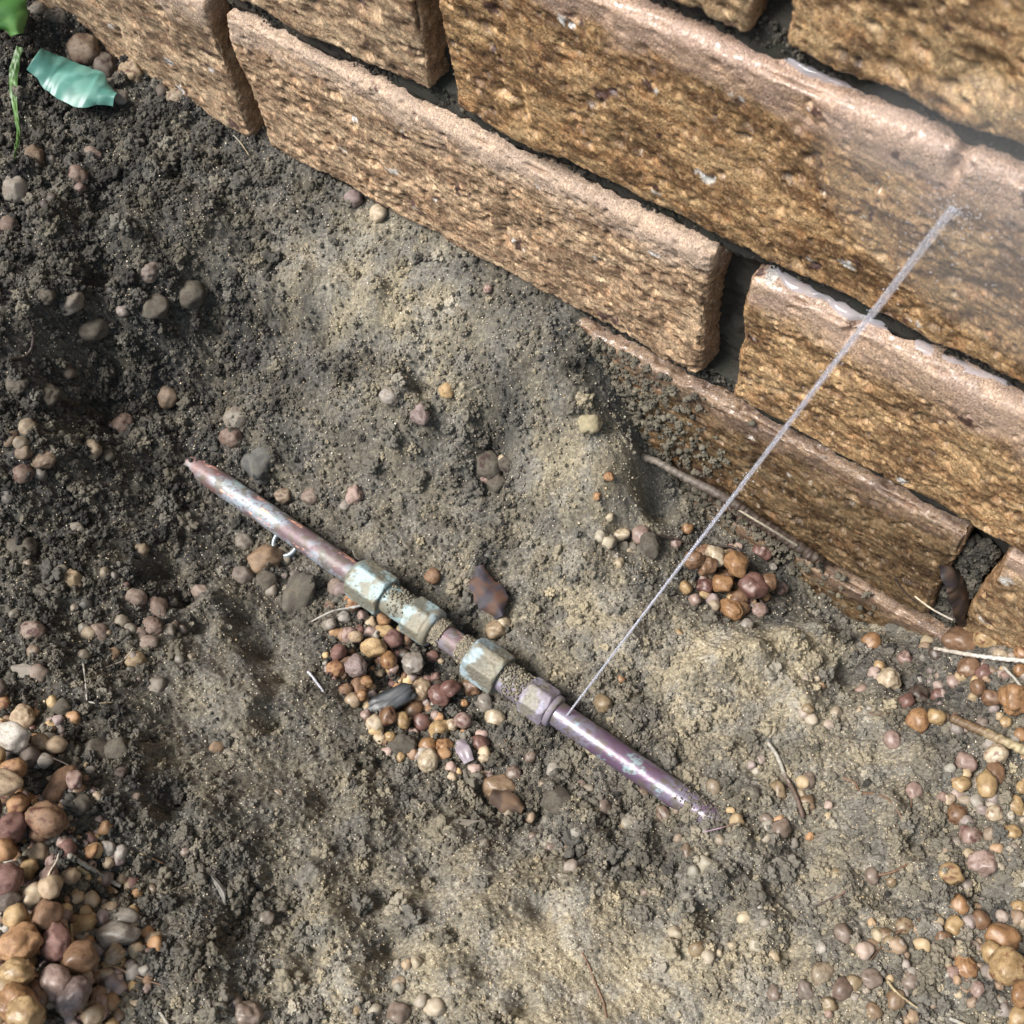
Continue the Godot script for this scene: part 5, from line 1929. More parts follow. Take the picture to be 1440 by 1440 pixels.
	_pebble(315.8, 166.1, 1.8, "pink", 1.08, 1.98, 0.4, "rightmost tiny pink half-buried pebble below the right pipe length", loose)
	_pebble(284.9, 152.1, 3.5, "soil", 1.08, 0.90, 0.4, "tiny soil-caked half-buried pebble below the right pipe length", loose)
	_pebble(283.2, 146.2, 3.8, "pink", 1.08, 1.28, 0.4, "second from left tiny pink half-buried pebble below the right pipe length", loose)
	_pebble(267.6, 155.2, 5.7, "soil", 1.08, 2.45, 0.4, "small soil-caked half-buried pebble in sand well below the right nuts", loose)
	_pebble(292.7, 131.6, 2.5, "brown", 1.08, 1.11, 0.4, "tiny dark brown half-buried pebble below the right pipe length", loose)
	_pebble(305.0, 135.4, 3.2, "brown", 1.4, 0.57, 0.4, "tiny dark brown oblong pebble below the right pipe length", loose)
	_pebble(19.6, 149.1, 4.6, "tan", 1.08, 2.91, 0.43000000000000005, "small tan half-buried pebble in dark soil far left of the pipe", loose)
	_pebble(15.5, 166.9, 4.4, "brown", 1.2, -0.96, 0.43000000000000005, "small dark brown half-buried pebble in dark soil far left of the pipe", loose)
	_pebble(12.7, 176.7, 4.2, "red", 1.08, 2.26, 0.43000000000000005, "small maroon half-buried pebble in dark soil far left of the pipe", loose)
	_pebble(4.6, 160.6, 3.6, "tan", 1.08, 1.73, 0.43000000000000005, "tiny tan half-buried pebble in dark soil far left of the pipe", loose)
	_pebble(9.3, 169.7, 3.6, "brown", 1.08, 0.57, 0.43000000000000005, "rightmost tiny dark brown half-buried pebble in dark soil far left of the pipe", loose)
	_pebble(56.0, 199.1, 4.4, "ochre", 1.08, 1.29, 0.43000000000000005, "small ochre half-buried pebble in dark soil above the left gravel heap", loose)
	_pebble(30.6, 200.9, 5.9, "soil", 1.08, 2.40, 0.43000000000000005, "small soil-caked half-buried pebble in dark soil above the left gravel heap", loose)
	_pebble(76.5, 188.4, 4.5, "pink", 1.15, -0.33, 0.43000000000000005, "small pink half-buried pebble in dark soil below the left pipe end", loose)
	_pebble(84.7, 185.6, 4.6, "red", 1.2, 0.57, 0.43000000000000005, "rightmost small maroon half-buried pebble in dark soil below the left pipe end", loose)
	_pebble(91.2, 193.8, 4.5, "red", 1.08, 3.11, 0.43000000000000005, "leftmost small maroon half-buried pebble in dark soil below the left pipe end", loose)
	_pebble(90.4, 199.2, 2.9, "pink", 1.08, 0.23, 0.43000000000000005, "rightmost tiny pink half-buried pebble in dark soil below the left pipe end", loose)
	_pebble(96.5, 191.1, 3.4, "grey", 1.08, 0.42, 0.43000000000000005, "rightmost tiny grey half-buried pebble in dark soil below the left pipe end", loose)
	_pebble(97.6, 208.8, 4.3, "ochre", 1.08, 2.32, 0.43000000000000005, "small ochre half-buried pebble in dark soil below the left pipe end", loose)
	_pebble(95.9, 200.2, 3.5, "pink", 1.3, -0.73, 0.43000000000000005, "leftmost tiny pink oblong pebble in dark soil below the left pipe end", loose)
	_pebble(85.4, 200.2, 3.5, "grey", 1.08, 2.62, 0.43000000000000005, "leftmost tiny grey half-buried pebble in dark soil below the left pipe end", loose)
	_pebble(79.4, 208.5, 3.9, "pink", 1.08, 0.28, 0.43000000000000005, "leftmost tiny pink half-buried pebble in dark soil below the left pipe end", loose)
	_pebble(77.3, 211.5, 3.3, "tan", 1.08, 2.60, 0.43000000000000005, "tiny tan half-buried pebble in dark soil above the left gravel heap", loose)
	_pebble(63.7, 224.5, 4.8, "pink", 1.08, 2.47, 0.43000000000000005, "small pink half-buried pebble in dark soil above the left gravel heap", loose)
	_pebble(97.1, 138.6, 7.3, "orange", 1.2, -0.69, 0.43000000000000005, "medium orange-brown half-buried pebble by the metal ring under the pipe", loose)
	_pebble(105.4, 146.6, 4.6, "soil", 1.08, 2.16, 0.43000000000000005, "small soil-caked half-buried pebble by the metal ring under the pipe", loose)
	_pebble(129.9, 129.6, 4.0, "pink", 1.08, 1.07, 0.43000000000000005, "small pink half-buried pebble beside the leftmost pipe nut", loose)
	_pebble(140.1, 146.3, 3.1, "grey", 1.08, 1.40, 0.43000000000000005, "tiny grey half-buried pebble beside the leftmost pipe nut", loose)
	_pebble(89.4, 168.2, 3.5, "pink", 1.35, -0.03, 0.43000000000000005, "rightmost tiny pink oblong pebble in dark soil below the left pipe end", loose)
	_pebble(59.6, 169.9, 3.7, "tan", 1.08, 1.15, 0.43000000000000005, "tiny tan half-buried pebble in dark soil below the left pipe end", loose)
	_pebble(36.0, 179.8, 3.4, "grey", 1.08, 2.64, 0.43000000000000005, "tiny grey half-buried pebble in dark soil far left of the pipe", loose)
	_pebble(9.9, 128.5, 5.4, "red", 1.08, 1.03, 0.43000000000000005, "small maroon half-buried pebble in dark soil above the left pipe end", loose)
	_pebble(13.3, 104.1, 5.5, "brown", 1.08, 1.01, 0.43000000000000005, "small dark brown half-buried pebble in dark soil above the left pipe end", loose)
	_pebble(53.5, 104.4, 5.0, "red", 1.08, 2.94, 0.43000000000000005, "small maroon half-buried pebble beside the left pipe length", loose)
	_pebble(94.6, 102.8, 3.9, "pink", 1.08, 2.89, 0.43000000000000005, "tiny pink half-buried pebble on the slope above the left nuts", loose)
	_pebble(84.2, 137.7, 4.3, "grey", 1.08, 3.04, 0.43000000000000005, "small grey half-buried pebble by the metal ring under the pipe", loose)
	_pebble(94.9, 150.8, 4.6, "purple", 1.08, 2.54, 0.43000000000000005, "small purple-grey half-buried pebble by the metal ring under the pipe", loose)
	_pebble(-6.8, 142.7, 5.2, "soil", 1.08, 0.27, 0.43000000000000005, "rightmost small soil-caked half-buried pebble in dark soil far left of the pipe", loose)
	_pebble(-13.5, 148.4, 5.1, "soil", 1.08, 0.29, 0.43000000000000005, "leftmost small soil-caked half-buried pebble in dark soil far left of the pipe", loose)
	_pebble(2.7, 168.9, 3.6, "brown", 1.08, 1.75, 0.43000000000000005, "leftmost tiny dark brown half-buried pebble in dark soil far left of the pipe", loose)
	_pebble(23.6, 146.7, 3.4, "soil", 1.08, 2.69, 0.43000000000000005, "tiny soil-caked half-buried pebble in dark soil above the left pipe end", loose)
	_pebble(82.6, 236.1, 3.7, "pink", 1.08, 2.78, 0.43000000000000005, "tiny pink half-buried pebble at the top of the lower left gravel heap", loose)
	_pebble(50.4, 96.1, 5.4, "grey", 1.08, 2.00, 0.43000000000000005, "small grey half-buried pebble beside the left pipe length", loose)
	_pebble(84.2, 109.6, 3.9, "tan", 1.08, 3.00, 0.43000000000000005, "tiny tan half-buried pebble beside the left pipe length", loose)
	_pebble(135.2, 139.0, 3.1, "brown", 1.08, 0.48, 0.43000000000000005, "tiny dark brown half-buried pebble beside the leftmost pipe nut", loose)
	_pebble(-52.7, 59.5, 4.7, "red", 1.08, 0.70, 0.41000000000000003, "rightmost small maroon half-buried pebble in dark soil under the pale green leaf", loose)
	_pebble(-72.3, 65.2, 5.3, "brown", 1.08, 1.04, 0.41000000000000003, "small dark brown half-buried pebble in dark soil under the pale green leaf", loose)
	_pebble(-83.0, 7.3, 6.6, "dark", 1.08, 0.81, 0.41000000000000003, "medium blackish half-buried pebble at the wall foot beside the pale green leaf", loose)
	_pebble(-69.4, 2.6, 5.3, "ochre", 1.25, -0.21, 0.41000000000000003, "small ochre half-buried pebble at the wall foot beside the pale green leaf", loose)
	_pebble(-53.2, 2.6, 3.1, "dark", 1.08, 0.98, 0.41000000000000003, "tiny blackish half-buried pebble in the soil at the upper left brick", loose)
	_pebble(-94.8, 7.9, 7.7, "brown", 1.08, 0.37, 0.41000000000000003, "medium dark brown half-buried pebble at the wall foot beside the pale green leaf", loose)
	_pebble(-69.8, 81.1, 6.3, "grey", 1.08, 1.18, 0.41000000000000003, "small grey half-buried pebble in dark soil under the pale green leaf", loose)
	_pebble(-20.9, 113.9, 4.7, "soil", 1.08, 0.09, 0.41000000000000003, "leftmost small soil-caked half-buried pebble on the dark clods at left", loose)
	_pebble(-16.0, 106.7, 6.0, "grey", 1.08, 1.69, 0.41000000000000003, "small grey half-buried pebble on the dark clods at left", loose)
	_pebble(11.2, 69.0, 6.9, "soil", 1.08, 2.97, 0.41000000000000003, "medium soil-caked half-buried pebble on the dark bank left of the sandy lip", loose)
	_pebble(6.0, 83.4, 6.4, "soil", 1.08, 1.40, 0.41000000000000003, "small soil-caked half-buried pebble on the dark bank left of the sandy lip", loose)
	_pebble(-0.6, 75.5, 4.7, "purple", 1.08, 1.96, 0.41000000000000003, "small purple-grey half-buried pebble on the dark bank left of the sandy lip", loose)
	_pebble(-10.7, 107.2, 6.3, "soil", 1.08, 1.92, 0.41000000000000003, "rightmost small soil-caked half-buried pebble on the dark clods at left", loose)
	_pebble(-109.3, 3.8, 4.9, "soil", 1.08, 2.93, 0.41000000000000003, "small soil-caked half-buried pebble at the wall foot beside the pale green leaf", loose)
	_pebble(-123.2, 4.8, 4.4, "grey", 1.08, 2.31, 0.41000000000000003, "leftmost small grey half-buried pebble at the wall foot beside the pale green leaf", loose)
	_pebble(-45.1, 1.4, 4.4, "tan", 1.08, 2.59, 0.41000000000000003, "small tan half-buried pebble in the soil at the upper left brick", loose)
	_pebble(-59.6, 96.7, 4.7, "red", 1.08, 1.05, 0.41000000000000003, "leftmost small maroon half-buried pebble in dark soil under the pale green leaf", loose)
	_pebble(-59.2, 45.3, 4.3, "pink", 1.08, 2.85, 0.41000000000000003, "small pink half-buried pebble in dark soil under the pale green leaf", loose)
	_pebble(-65.4, 17.0, 4.4, "grey", 1.08, 0.58, 0.41000000000000003, "rightmost small grey half-buried pebble at the wall foot beside the pale green leaf", loose)
	_pebble(71.8, 1.7, 4.1, "cream", 1.08, 1.28, 0.2, "small cream-coloured rounded pebble under the long dry brick", heap)
	_pebble(58.3, 1.5, 3.9, "purple", 1.08, 2.32, 0.2, "tiny purple-grey rounded pebble under the long dry brick", heap)
	_pebble(134.1, 6.6, 2.0, "pink", 1.08, 1.05, 0.2, "tiny pink rounded pebble on the bank under the long dry brick", heap)
	_pebble(92.9, -4.0, 2.2, "grey", 1.08, 2.78, 0.2, "tiny grey rounded pebble under the long dry brick", heap)
	_pebble(114.4, 57.1, 4.4, "grey", 1.08, 2.70, 0.3, "small grey half-buried pebble on the sandy bank above the pipe", loose)
	_pebble(128.1, 55.0, 4.8, "purple", 1.08, 0.52, 0.3, "small purple-grey half-buried pebble on the sandy bank above the pipe", loose)
	_pebble(133.5, 41.8, 3.7, "ochre", 1.08, 0.72, 0.3, "tiny ochre half-buried pebble on the sandy bank above the pipe", loose)
	_pebble(162.5, 44.4, 2.7, "cream", 1.08, 0.16, 0.3, "tiny cream-coloured half-buried pebble in the small sandy bank pit", loose)
	_pebble(159.9, 54.3, 2.7, "pink", 1.08, 2.70, 0.3, "tiny pink half-buried pebble in the small sandy bank pit", loose)
	_pebble(113.0, 92.2, 4.3, "pink", 1.08, 1.07, 0.3, "small pink half-buried pebble on the slope above the left nuts", loose)
	_pebble(111.6, 97.8, 2.6, "grey", 1.08, 1.23, 0.3, "tiny grey half-buried pebble on the slope above the left nuts", loose)
	_pebble(158.1, 48.9, 6.3, "soil", 1.08, 0.85, 0.3, "leftmost small soil-caked half-buried pebble in the small sandy bank pit", loose)
	_pebble(165.0, 45.4, 4.2, "soil", 1.08, 0.39, 0.3, "rightmost small soil-caked half-buried pebble in the small sandy bank pit", loose)
	_pebble(165.7, 53.1, 4.6, "soil", 1.08, 1.43, 0.3, "second from left small soil-caked half-buried pebble in the small sandy bank pit", loose)
	_pebble(164.1, 102.1, 4.0, "brown", 1.08, 0.74, 0.3, "tiny dark brown half-buried pebble above the second pipe nut", loose)
	_pebble(221.1, 39.0, 3.6, "cream", 1.4, -0.67, 0.3, "tiny cream-coloured oblong pebble beside the pale lump of sand", loose)
	_pebble(228.6, 33.2, 4.2, "pink", 1.08, 1.77, 0.3, "small pink half-buried pebble beside the pale lump of sand", loose)
	_pebble(235.2, 35.7, 5.5, "soil", 1.08, 0.64, 0.3, "small soil-caked half-buried pebble beside the pale lump of sand", loose)
	_pebble(258.6, 95.1, 1.8, "orange", 1.08, 1.61, 0.3, "tiny orange-brown half-buried pebble close to the spurting pipe nut", loose)
	_pebble(267.9, 64.5, 1.6, "ochre", 1.08, 2.98, 0.3, "tiny ochre half-buried pebble on the pale sand ridge right of the jet", loose)
	_pebble(242.5, 26.2, 2.8, "pink", 1.08, 1.17, 0.3, "tiny pink half-buried pebble beside the pale lump of sand", loose)
	_pebble(201.3, 101.5, 3.5, "cream", 1.08, 3.00, 0.3, "tiny cream-coloured half-buried pebble between dark leaf and pipe", loose)
	_pebble(201.3, 106.2, 4.3, "tan", 1.2, -0.52, 0.3, "small tan half-buried pebble between dark leaf and pipe", loose)
	_pebble(209.7, 30.2, 2.3, "orange", 1.08, 0.18, 0.3, "rightmost tiny orange-brown half-buried pebble beside the pale lump of sand", loose)
	_pebble(208.4, 37.7, 1.9, "orange", 1.08, 1.72, 0.3, "leftmost tiny orange-brown half-buried pebble beside the pale lump of sand", loose)
	_pebble(254.3, 20.6, 4.3, "brown", 1.08, 1.88, 0.14, "second from left small dark brown rounded pebble in the wet hollow under the wall", heap)
	_pebble(268.0, 24.5, 4.3, "brown", 1.08, 3.02, 0.14, "rightmost small dark brown rounded pebble in the wet hollow under the wall", heap)
	_pebble(277.8, 30.6, 4.2, "brown", 1.08, 2.91, 0.14, "leftmost small dark brown rounded pebble at the right side of the wet hollow", heap)
	_pebble(259.8, 21.3, 4.5, "cream", 1.2, 0.68, 0.14, "small cream-coloured rounded pebble in the wet hollow under the wall", heap)
	_pebble(269.4, 19.5, 5.6, "orange", 1.2, 0.89, 0.14, "rightmost small orange-brown rounded pebble in the wet hollow under the wall", heap)
	_pebble(260.2, 28.3, 4.5, "brown", 1.08, 1.60, 0.14, "third from left small dark brown rounded pebble in the wet hollow under the wall", heap)
	_pebble(254.3, 30.8, 4.5, "brown", 1.08, 2.38, 0.14, "leftmost small dark brown rounded pebble in the wet hollow under the wall", heap)
	_pebble(269.4, 29.9, 4.9, "orange", 1.08, 3.06, 0.14, "leftmost small orange-brown rounded pebble in the wet hollow under the wall", heap)
	_pebble(263.3, 35.3, 4.4, "red", 1.08, 2.31, 0.14, "leftmost small maroon rounded pebble in the wet hollow under the wall", heap)
	_pebble(280.6, 23.7, 5.9, "red", 1.08, 3.00, 0.14, "small maroon rounded pebble at the right side of the wet hollow", heap)
	_pebble(279.2, 38.7, 5.0, "orange", 1.15, 0.14, 0.14, "small orange-brown rounded pebble at the right side of the wet hollow", heap)
	_pebble(288.8, 29.7, 3.4, "pink", 1.08, 2.95, 0.14, "leftmost tiny pink rounded pebble at the right side of the wet hollow", heap)
	_pebble(290.6, 12.4, 3.0, "pink", 1.08, 1.51, 0.14, "rightmost tiny pink rounded pebble at the right side of the wet hollow", heap)
	_pebble(289.0, 42.8, 3.1, "grey", 1.08, 2.07, 0.14, "leftmost tiny grey rounded pebble at the right side of the wet hollow", heap)
	_pebble(257.7, 42.6, 3.1, "ochre", 1.08, 0.56, 0.14, "tiny ochre rounded pebble in the wet hollow under the wall", heap)
	_pebble(281.8, 4.3, 2.0, "grey", 1.08, 1.37, 0.14, "rightmost tiny grey rounded pebble at the right side of the wet hollow", heap)
	_pebble(284.7, 17.8, 4.5, "brown", 1.08, 2.72, 0.14, "rightmost small dark brown rounded pebble at the right side of the wet hollow", heap)
	_pebble(241.8, 14.8, 2.8, "orange", 1.08, 1.81, 0.14, "tiny orange-brown rounded pebble in the wet hollow under the wall", heap)
	_pebble(273.7, -0.4, 5.4, "red", 1.08, 0.88, 0.14, "rightmost small maroon rounded pebble in the wet hollow under the wall", heap)
	_pebble(264.2, 45.3, 2.7, "pink", 1.08, 0.39, 0.14, "tiny pink rounded pebble in the wet hollow under the wall", heap)
	_pebble(335.8, 14.4, 4.2, "orange", 1.08, 0.73, 0.2, "small orange-brown rounded pebble in sand below the footing brick", heap)
	_pebble(344.3, 27.0, 2.6, "ochre", 1.08, 0.39, 0.2, "tiny ochre rounded pebble in sand below the footing brick", heap)
	_pebble(351.4, 16.8, 3.6, "pink", 1.08, 0.73, 0.2, "tiny pink rounded pebble in sand below the footing brick", heap)
	_pebble(349.9, 31.3, 4.9, "cream", 1.08, 1.20, 0.2, "small cream-coloured rounded pebble in sand below the footing brick", heap)
	_pebble(366.9, 3.6, 6.5, "brown", 1.25, -0.17, 0.2, "leftmost small dark brown rounded pebble by the wall foot at right", heap)
	_pebble(374.6, -1.4, 5.4, "ochre", 1.08, 0.13, 0.2, "small ochre rounded pebble by the wall foot at right", heap)
	_pebble(378.5, -9.1, 4.5, "orange", 1.08, 2.63, 0.2, "small orange-brown rounded pebble by the wall foot at right", heap)
	_pebble(384.6, -7.3, 5.0, "white", 1.08, 1.27, 0.2, "small whitish rounded pebble by the wall foot at right", heap)
	_pebble(373.8, 15.6, 4.4, "brown", 1.08, 1.78, 0.2, "rightmost small dark brown rounded pebble by the wall foot at right", heap)
	_pebble(379.6, 15.6, 3.4, "red", 1.08, 2.00, 0.2, "tiny maroon rounded pebble above the thick pale straw", heap)
	_pebble(372.0, 21.8, 3.1, "pink", 1.08, 0.42, 0.2, "rightmost tiny pink rounded pebble by the wall foot at right", heap)
	_pebble(391.0, 9.1, 3.0, "orange", 1.08, 0.26, 0.2, "leftmost tiny orange-brown rounded pebble above the thick pale straw", heap)
	_pebble(360.8, 2.9, 2.4, "pink", 1.08, 0.49, 0.2, "leftmost tiny pink rounded pebble by the wall foot at right", heap)
	_pebble(382.2, 5.8, 3.3, "cream", 1.08, 3.10, 0.2, "tiny cream-coloured rounded pebble by the wall foot at right", heap)
	_pebble(388.5, 1.5, 3.2, "orange", 1.08, 0.33, 0.2, "tiny orange-brown rounded pebble by the wall foot at right", heap)
	_pebble(360.8, 11.7, 3.0, "dark", 1.08, 1.33, 0.2, "tiny blackish rounded pebble by the wall foot at right", heap)
	_pebble(360.2, 39.1, 3.5, "red", 1.08, 2.75, 0.28, "leftmost tiny maroon rounded pebble left of the thick pale straw", loose)
	_pebble(368.1, 46.4, 5.1, "orange", 1.08, 1.83, 0.28, "small orange-brown rounded pebble left of the thick pale straw", loose)
	_pebble(373.0, 42.4, 3.4, "ochre", 1.08, 0.06, 0.28, "tiny ochre rounded pebble left of the thick pale straw", loose)
	_pebble(386.5, 25.5, 3.9, "brown", 1.08, 2.79, 0.28, "rightmost tiny dark brown rounded pebble above the thick pale straw", loose)
	_pebble(393.9, 22.5, 6.2, "orange", 1.08, 1.21, 0.28, "small orange-brown rounded pebble above the thick pale straw", loose)
	_pebble(363.3, 59.7, 3.8, "pink", 1.08, 0.53, 0.28, "tiny pink rounded pebble left of the thick pale straw", loose)
	_pebble(363.8, 32.2, 5.0, "dark", 1.08, 1.06, 0.28, "small blackish rounded pebble left of the thick pale straw", loose)
	_pebble(395.7, 30.8, 2.4, "ochre", 1.08, 1.87, 0.28, "tiny ochre rounded pebble above the thick pale straw", loose)
	_pebble(390.4, 54.7, 4.0, "pink", 1.08, 0.12, 0.28, "small pink rounded pebble below the thick pale straw", loose)
	_pebble(398.3, 45.9, 4.6, "cream", 1.08, 2.02, 0.28, "small cream-coloured rounded pebble below the thick pale straw", loose)
	_pebble(401.4, 53.5, 4.2, "brown", 1.2, 0.88, 0.28, "small dark brown rounded pebble below the thick pale straw", loose)
	_pebble(399.8, 59.8, 4.2, "ochre", 1.3, 0.99, 0.28, "small ochre oblong pebble below the thick pale straw", loose)
	_pebble(392.4, 64.4, 3.3, "ochre", 1.08, 1.92, 0.28, "leftmost tiny ochre rounded pebble below the thick pale straw", loose)
	_pebble(395.9, 75.8, 3.7, "brown", 1.08, 0.72, 0.28, "tiny dark brown rounded pebble in soil right of the thin dark roots", loose)
	_pebble(407.3, 68.5, 3.7, "cream", 1.08, 1.34, 0.28, "tiny cream-coloured rounded pebble in soil right of the thin dark roots", loose)
	_pebble(412.2, 60.8, 3.8, "ochre", 1.08, 0.61, 0.28, "second from left tiny ochre rounded pebble below the thick pale straw", loose)
	_pebble(403.4, 81.5, 4.0, "pink", 1.08, 0.07, 0.28, "leftmost small pink rounded pebble in soil right of the thin dark roots", loose)
	_pebble(412.1, 51.6, 2.9, "ochre", 1.08, 1.83, 0.28, "rightmost tiny ochre rounded pebble below the thick pale straw", loose)
	_pebble(379.3, 75.5, 3.4, "pink", 1.08, 1.40, 0.28, "tiny pink rounded pebble above the thin dark roots", loose)
	_pebble(402.8, 100.6, 4.1, "ochre", 1.2, -0.36, 0.28, "small ochre rounded pebble in soil right of the thin dark roots", loose)
	_pebble(411.1, 90.0, 5.0, "pink", 1.08, 2.64, 0.28, "rightmost small pink rounded pebble in soil right of the thin dark roots", loose)
	_pebble(410.3, 107.8, 3.6, "orange", 1.08, 0.63, 0.28, "tiny orange-brown rounded pebble at the lower right gravel edge", loose)
	_pebble(412.1, 115.6, 3.5, "ochre", 1.08, 1.38, 0.28, "tiny ochre rounded pebble at the lower right gravel edge", loose)
	_pebble(418.6, 108.3, 3.5, "brown", 1.08, 2.10, 0.28, "rightmost tiny dark brown rounded pebble at the lower right gravel edge", loose)
	_pebble(427.4, 110.4, 5.5, "orange", 1.15, -0.28, 0.28, "second from left small orange-brown rounded pebble in the lower right corner gravel", loose)
	_pebble(426.4, 117.9, 4.1, "ochre", 1.08, 0.21, 0.28, "leftmost small ochre rounded pebble in the lower right corner gravel", loose)
	_pebble(421.2, 127.3, 4.6, "orange", 1.08, 1.12, 0.28, "leftmost small orange-brown rounded pebble in the lower right corner gravel", loose)
	_pebble(430.8, 120.8, 6.5, "ochre", 1.08, 2.15, 0.28, "rightmost small ochre rounded pebble in the lower right corner gravel", loose)
	_pebble(437.0, 119.3, 3.7, "red", 1.08, 0.77, 0.28, "tiny maroon rounded pebble in the lower right corner gravel", loose)
	_pebble(438.1, 126.1, 4.0, "orange", 1.08, 1.14, 0.28, "rightmost small orange-brown rounded pebble in the lower right corner gravel", loose)
	_pebble(441.0, 132.8, 4.0, "ochre", 1.08, 1.81, 0.28, "leftmost tiny ochre rounded pebble in the lower right corner gravel", loose)
	_pebble(427.3, 131.7, 2.9, "pink", 1.08, 1.29, 0.28, "tiny pink rounded pebble in the lower right corner gravel", loose)
	_pebble(427.7, 97.2, 3.0, "ochre", 1.08, 2.75, 0.28, "rightmost tiny ochre rounded pebble in the lower right corner gravel", loose)
	_pebble(414.9, 72.6, 3.0, "ochre", 1.08, 2.70, 0.28, "tiny ochre rounded pebble in soil right of the thin dark roots", loose)
	_pebble(410.5, 121.6, 2.5, "brown", 1.08, 2.62, 0.28, "leftmost tiny dark brown rounded pebble at the lower right gravel edge", loose)
	_pebble(402.9, 32.0, 3.1, "orange", 1.08, 1.34, 0.28, "rightmost tiny orange-brown rounded pebble above the thick pale straw", loose)
	_pebble(380.5, 24.5, 3.2, "brown", 1.08, 0.60, 0.28, "leftmost tiny dark brown rounded pebble above the thick pale straw", loose)
	_pebble(370.3, 28.0, 3.3, "red", 1.08, 2.01, 0.28, "rightmost tiny maroon rounded pebble left of the thick pale straw", loose)
	_pebble(336.8, 103.1, 3.7, "ochre", 1.25, 0.94, 0.42, "leftmost tiny ochre half-buried pebble around the half white twig", loose)
	_pebble(343.8, 92.6, 3.4, "pink", 1.08, 1.34, 0.42, "rightmost tiny pink half-buried pebble around the half white twig", loose)
	_pebble(348.3, 100.6, 3.3, "orange", 1.08, 1.59, 0.42, "tiny orange-brown half-buried pebble around the half white twig", loose)
	_pebble(344.9, 116.2, 4.2, "pink", 1.08, 2.04, 0.42, "small pink half-buried pebble around the half white twig", loose)
	_pebble(338.6, 115.8, 2.7, "pink", 1.08, 2.95, 0.42, "leftmost tiny pink half-buried pebble around the half white twig", loose)
	_pebble(329.7, 67.0, 2.4, "ochre", 1.08, 2.54, 0.42, "rightmost tiny ochre half-buried pebble around the half white twig", loose)
	_pebble(381.9, 140.2, 3.5, "pink", 1.08, 0.39, 0.42, "tiny pink half-buried pebble in the soil at lower right", loose)
	_pebble(394.2, 132.6, 3.2, "orange", 1.08, 2.85, 0.42, "tiny orange-brown half-buried pebble in the soil at lower right", loose)
	_pebble(398.0, 125.2, 3.4, "ochre", 1.08, 2.13, 0.42, "tiny ochre half-buried pebble at the lower right gravel edge", loose)
	_pebble(396.8, 134.3, 3.0, "ochre", 1.08, 1.00, 0.42, "tiny ochre half-buried pebble in the soil at lower right", loose)
	_pebble(397.0, 148.4, 3.8, "pink", 1.08, 2.29, 0.42, "second from left tiny pink half-buried pebble along the bottom edge at lower right", loose)
	_pebble(390.2, 156.9, 3.8, "red", 1.08, 1.49, 0.42, "tiny maroon half-buried pebble along the bottom edge at lower right", loose)
	_pebble(382.5, 156.1, 4.3, "tan", 1.08, 1.76, 0.42, "small tan half-buried pebble along the bottom edge at lower right", loose)
	_pebble(392.6, 152.9, 3.3, "ochre", 1.08, 1.80, 0.42, "rightmost tiny ochre half-buried pebble along the bottom edge at lower right", loose)
	_pebble(380.6, 164.0, 3.5, "purple", 1.08, 0.48, 0.42, "tiny purple-grey half-buried pebble along the bottom edge at lower right", loose)
	_pebble(372.1, 170.4, 2.7, "pink", 1.08, 1.14, 0.42, "leftmost tiny pink half-buried pebble along the bottom edge at lower right", loose)
	_pebble(406.6, 149.6, 3.8, "orange", 1.08, 1.37, 0.42, "rightmost tiny orange-brown half-buried pebble along the bottom edge at lower right", loose)
	_pebble(402.2, 157.4, 2.9, "orange", 1.08, 0.18, 0.42, "leftmost tiny orange-brown half-buried pebble along the bottom edge at lower right", loose)
	_pebble(342.5, 173.3, 3.1, "ochre", 1.08, 2.27, 0.42, "leftmost tiny ochre half-buried pebble on the bright sand at the bottom", loose)
	_pebble(320.9, 143.9, 2.7, "brown", 1.6, 0.77, 0.42, "tiny dark brown oblong pebble below the right pipe end", loose)
	_pebble(380.9, 114.7, 3.1, "pink", 1.08, 1.03, 0.42, "tiny pink half-buried pebble under the thin dark roots", loose)
	_pebble(369.9, 121.4, 1.9, "ochre", 1.08, 1.50, 0.42, "leftmost tiny ochre half-buried pebble under the thin dark roots", loose)
	_pebble(354.4, 144.3, 1.7, "ochre", 1.08, 2.98, 0.42, "rightmost tiny ochre half-buried pebble on the bright sand at the bottom", loose)
	_pebble(388.7, 164.1, 3.3, "ochre", 1.08, 2.73, 0.42, "leftmost tiny ochre half-buried pebble along the bottom edge at lower right", loose)
	_pebble(315.4, 115.3, 3.4, "tan", 1.08, 0.86, 0.42, "tiny tan half-buried pebble below the right pipe end", loose)
	_pebble(357.5, 126.4, 2.0, "ochre", 1.08, 1.26, 0.42, "second from left tiny ochre half-buried pebble around the half white twig", loose)
	_pebble(387.5, 112.9, 2.1, "ochre", 1.08, 1.79, 0.42, "rightmost tiny ochre half-buried pebble under the thin dark roots", loose)
	_pebble(411.7, 137.6, 2.5, "cream", 1.08, 0.38, 0.42, "tiny cream-coloured half-buried pebble at the lower right gravel edge", loose)
	_pebble(408.1, 141.1, 3.3, "pink", 1.08, 2.50, 0.42, "rightmost tiny pink half-buried pebble along the bottom edge at lower right", loose)
	_pebble(353.4, 147.8, 1.4, "white", 1.08, 1.02, 0.42, "tiny whitish half-buried pebble on the bright sand at the bottom", loose)

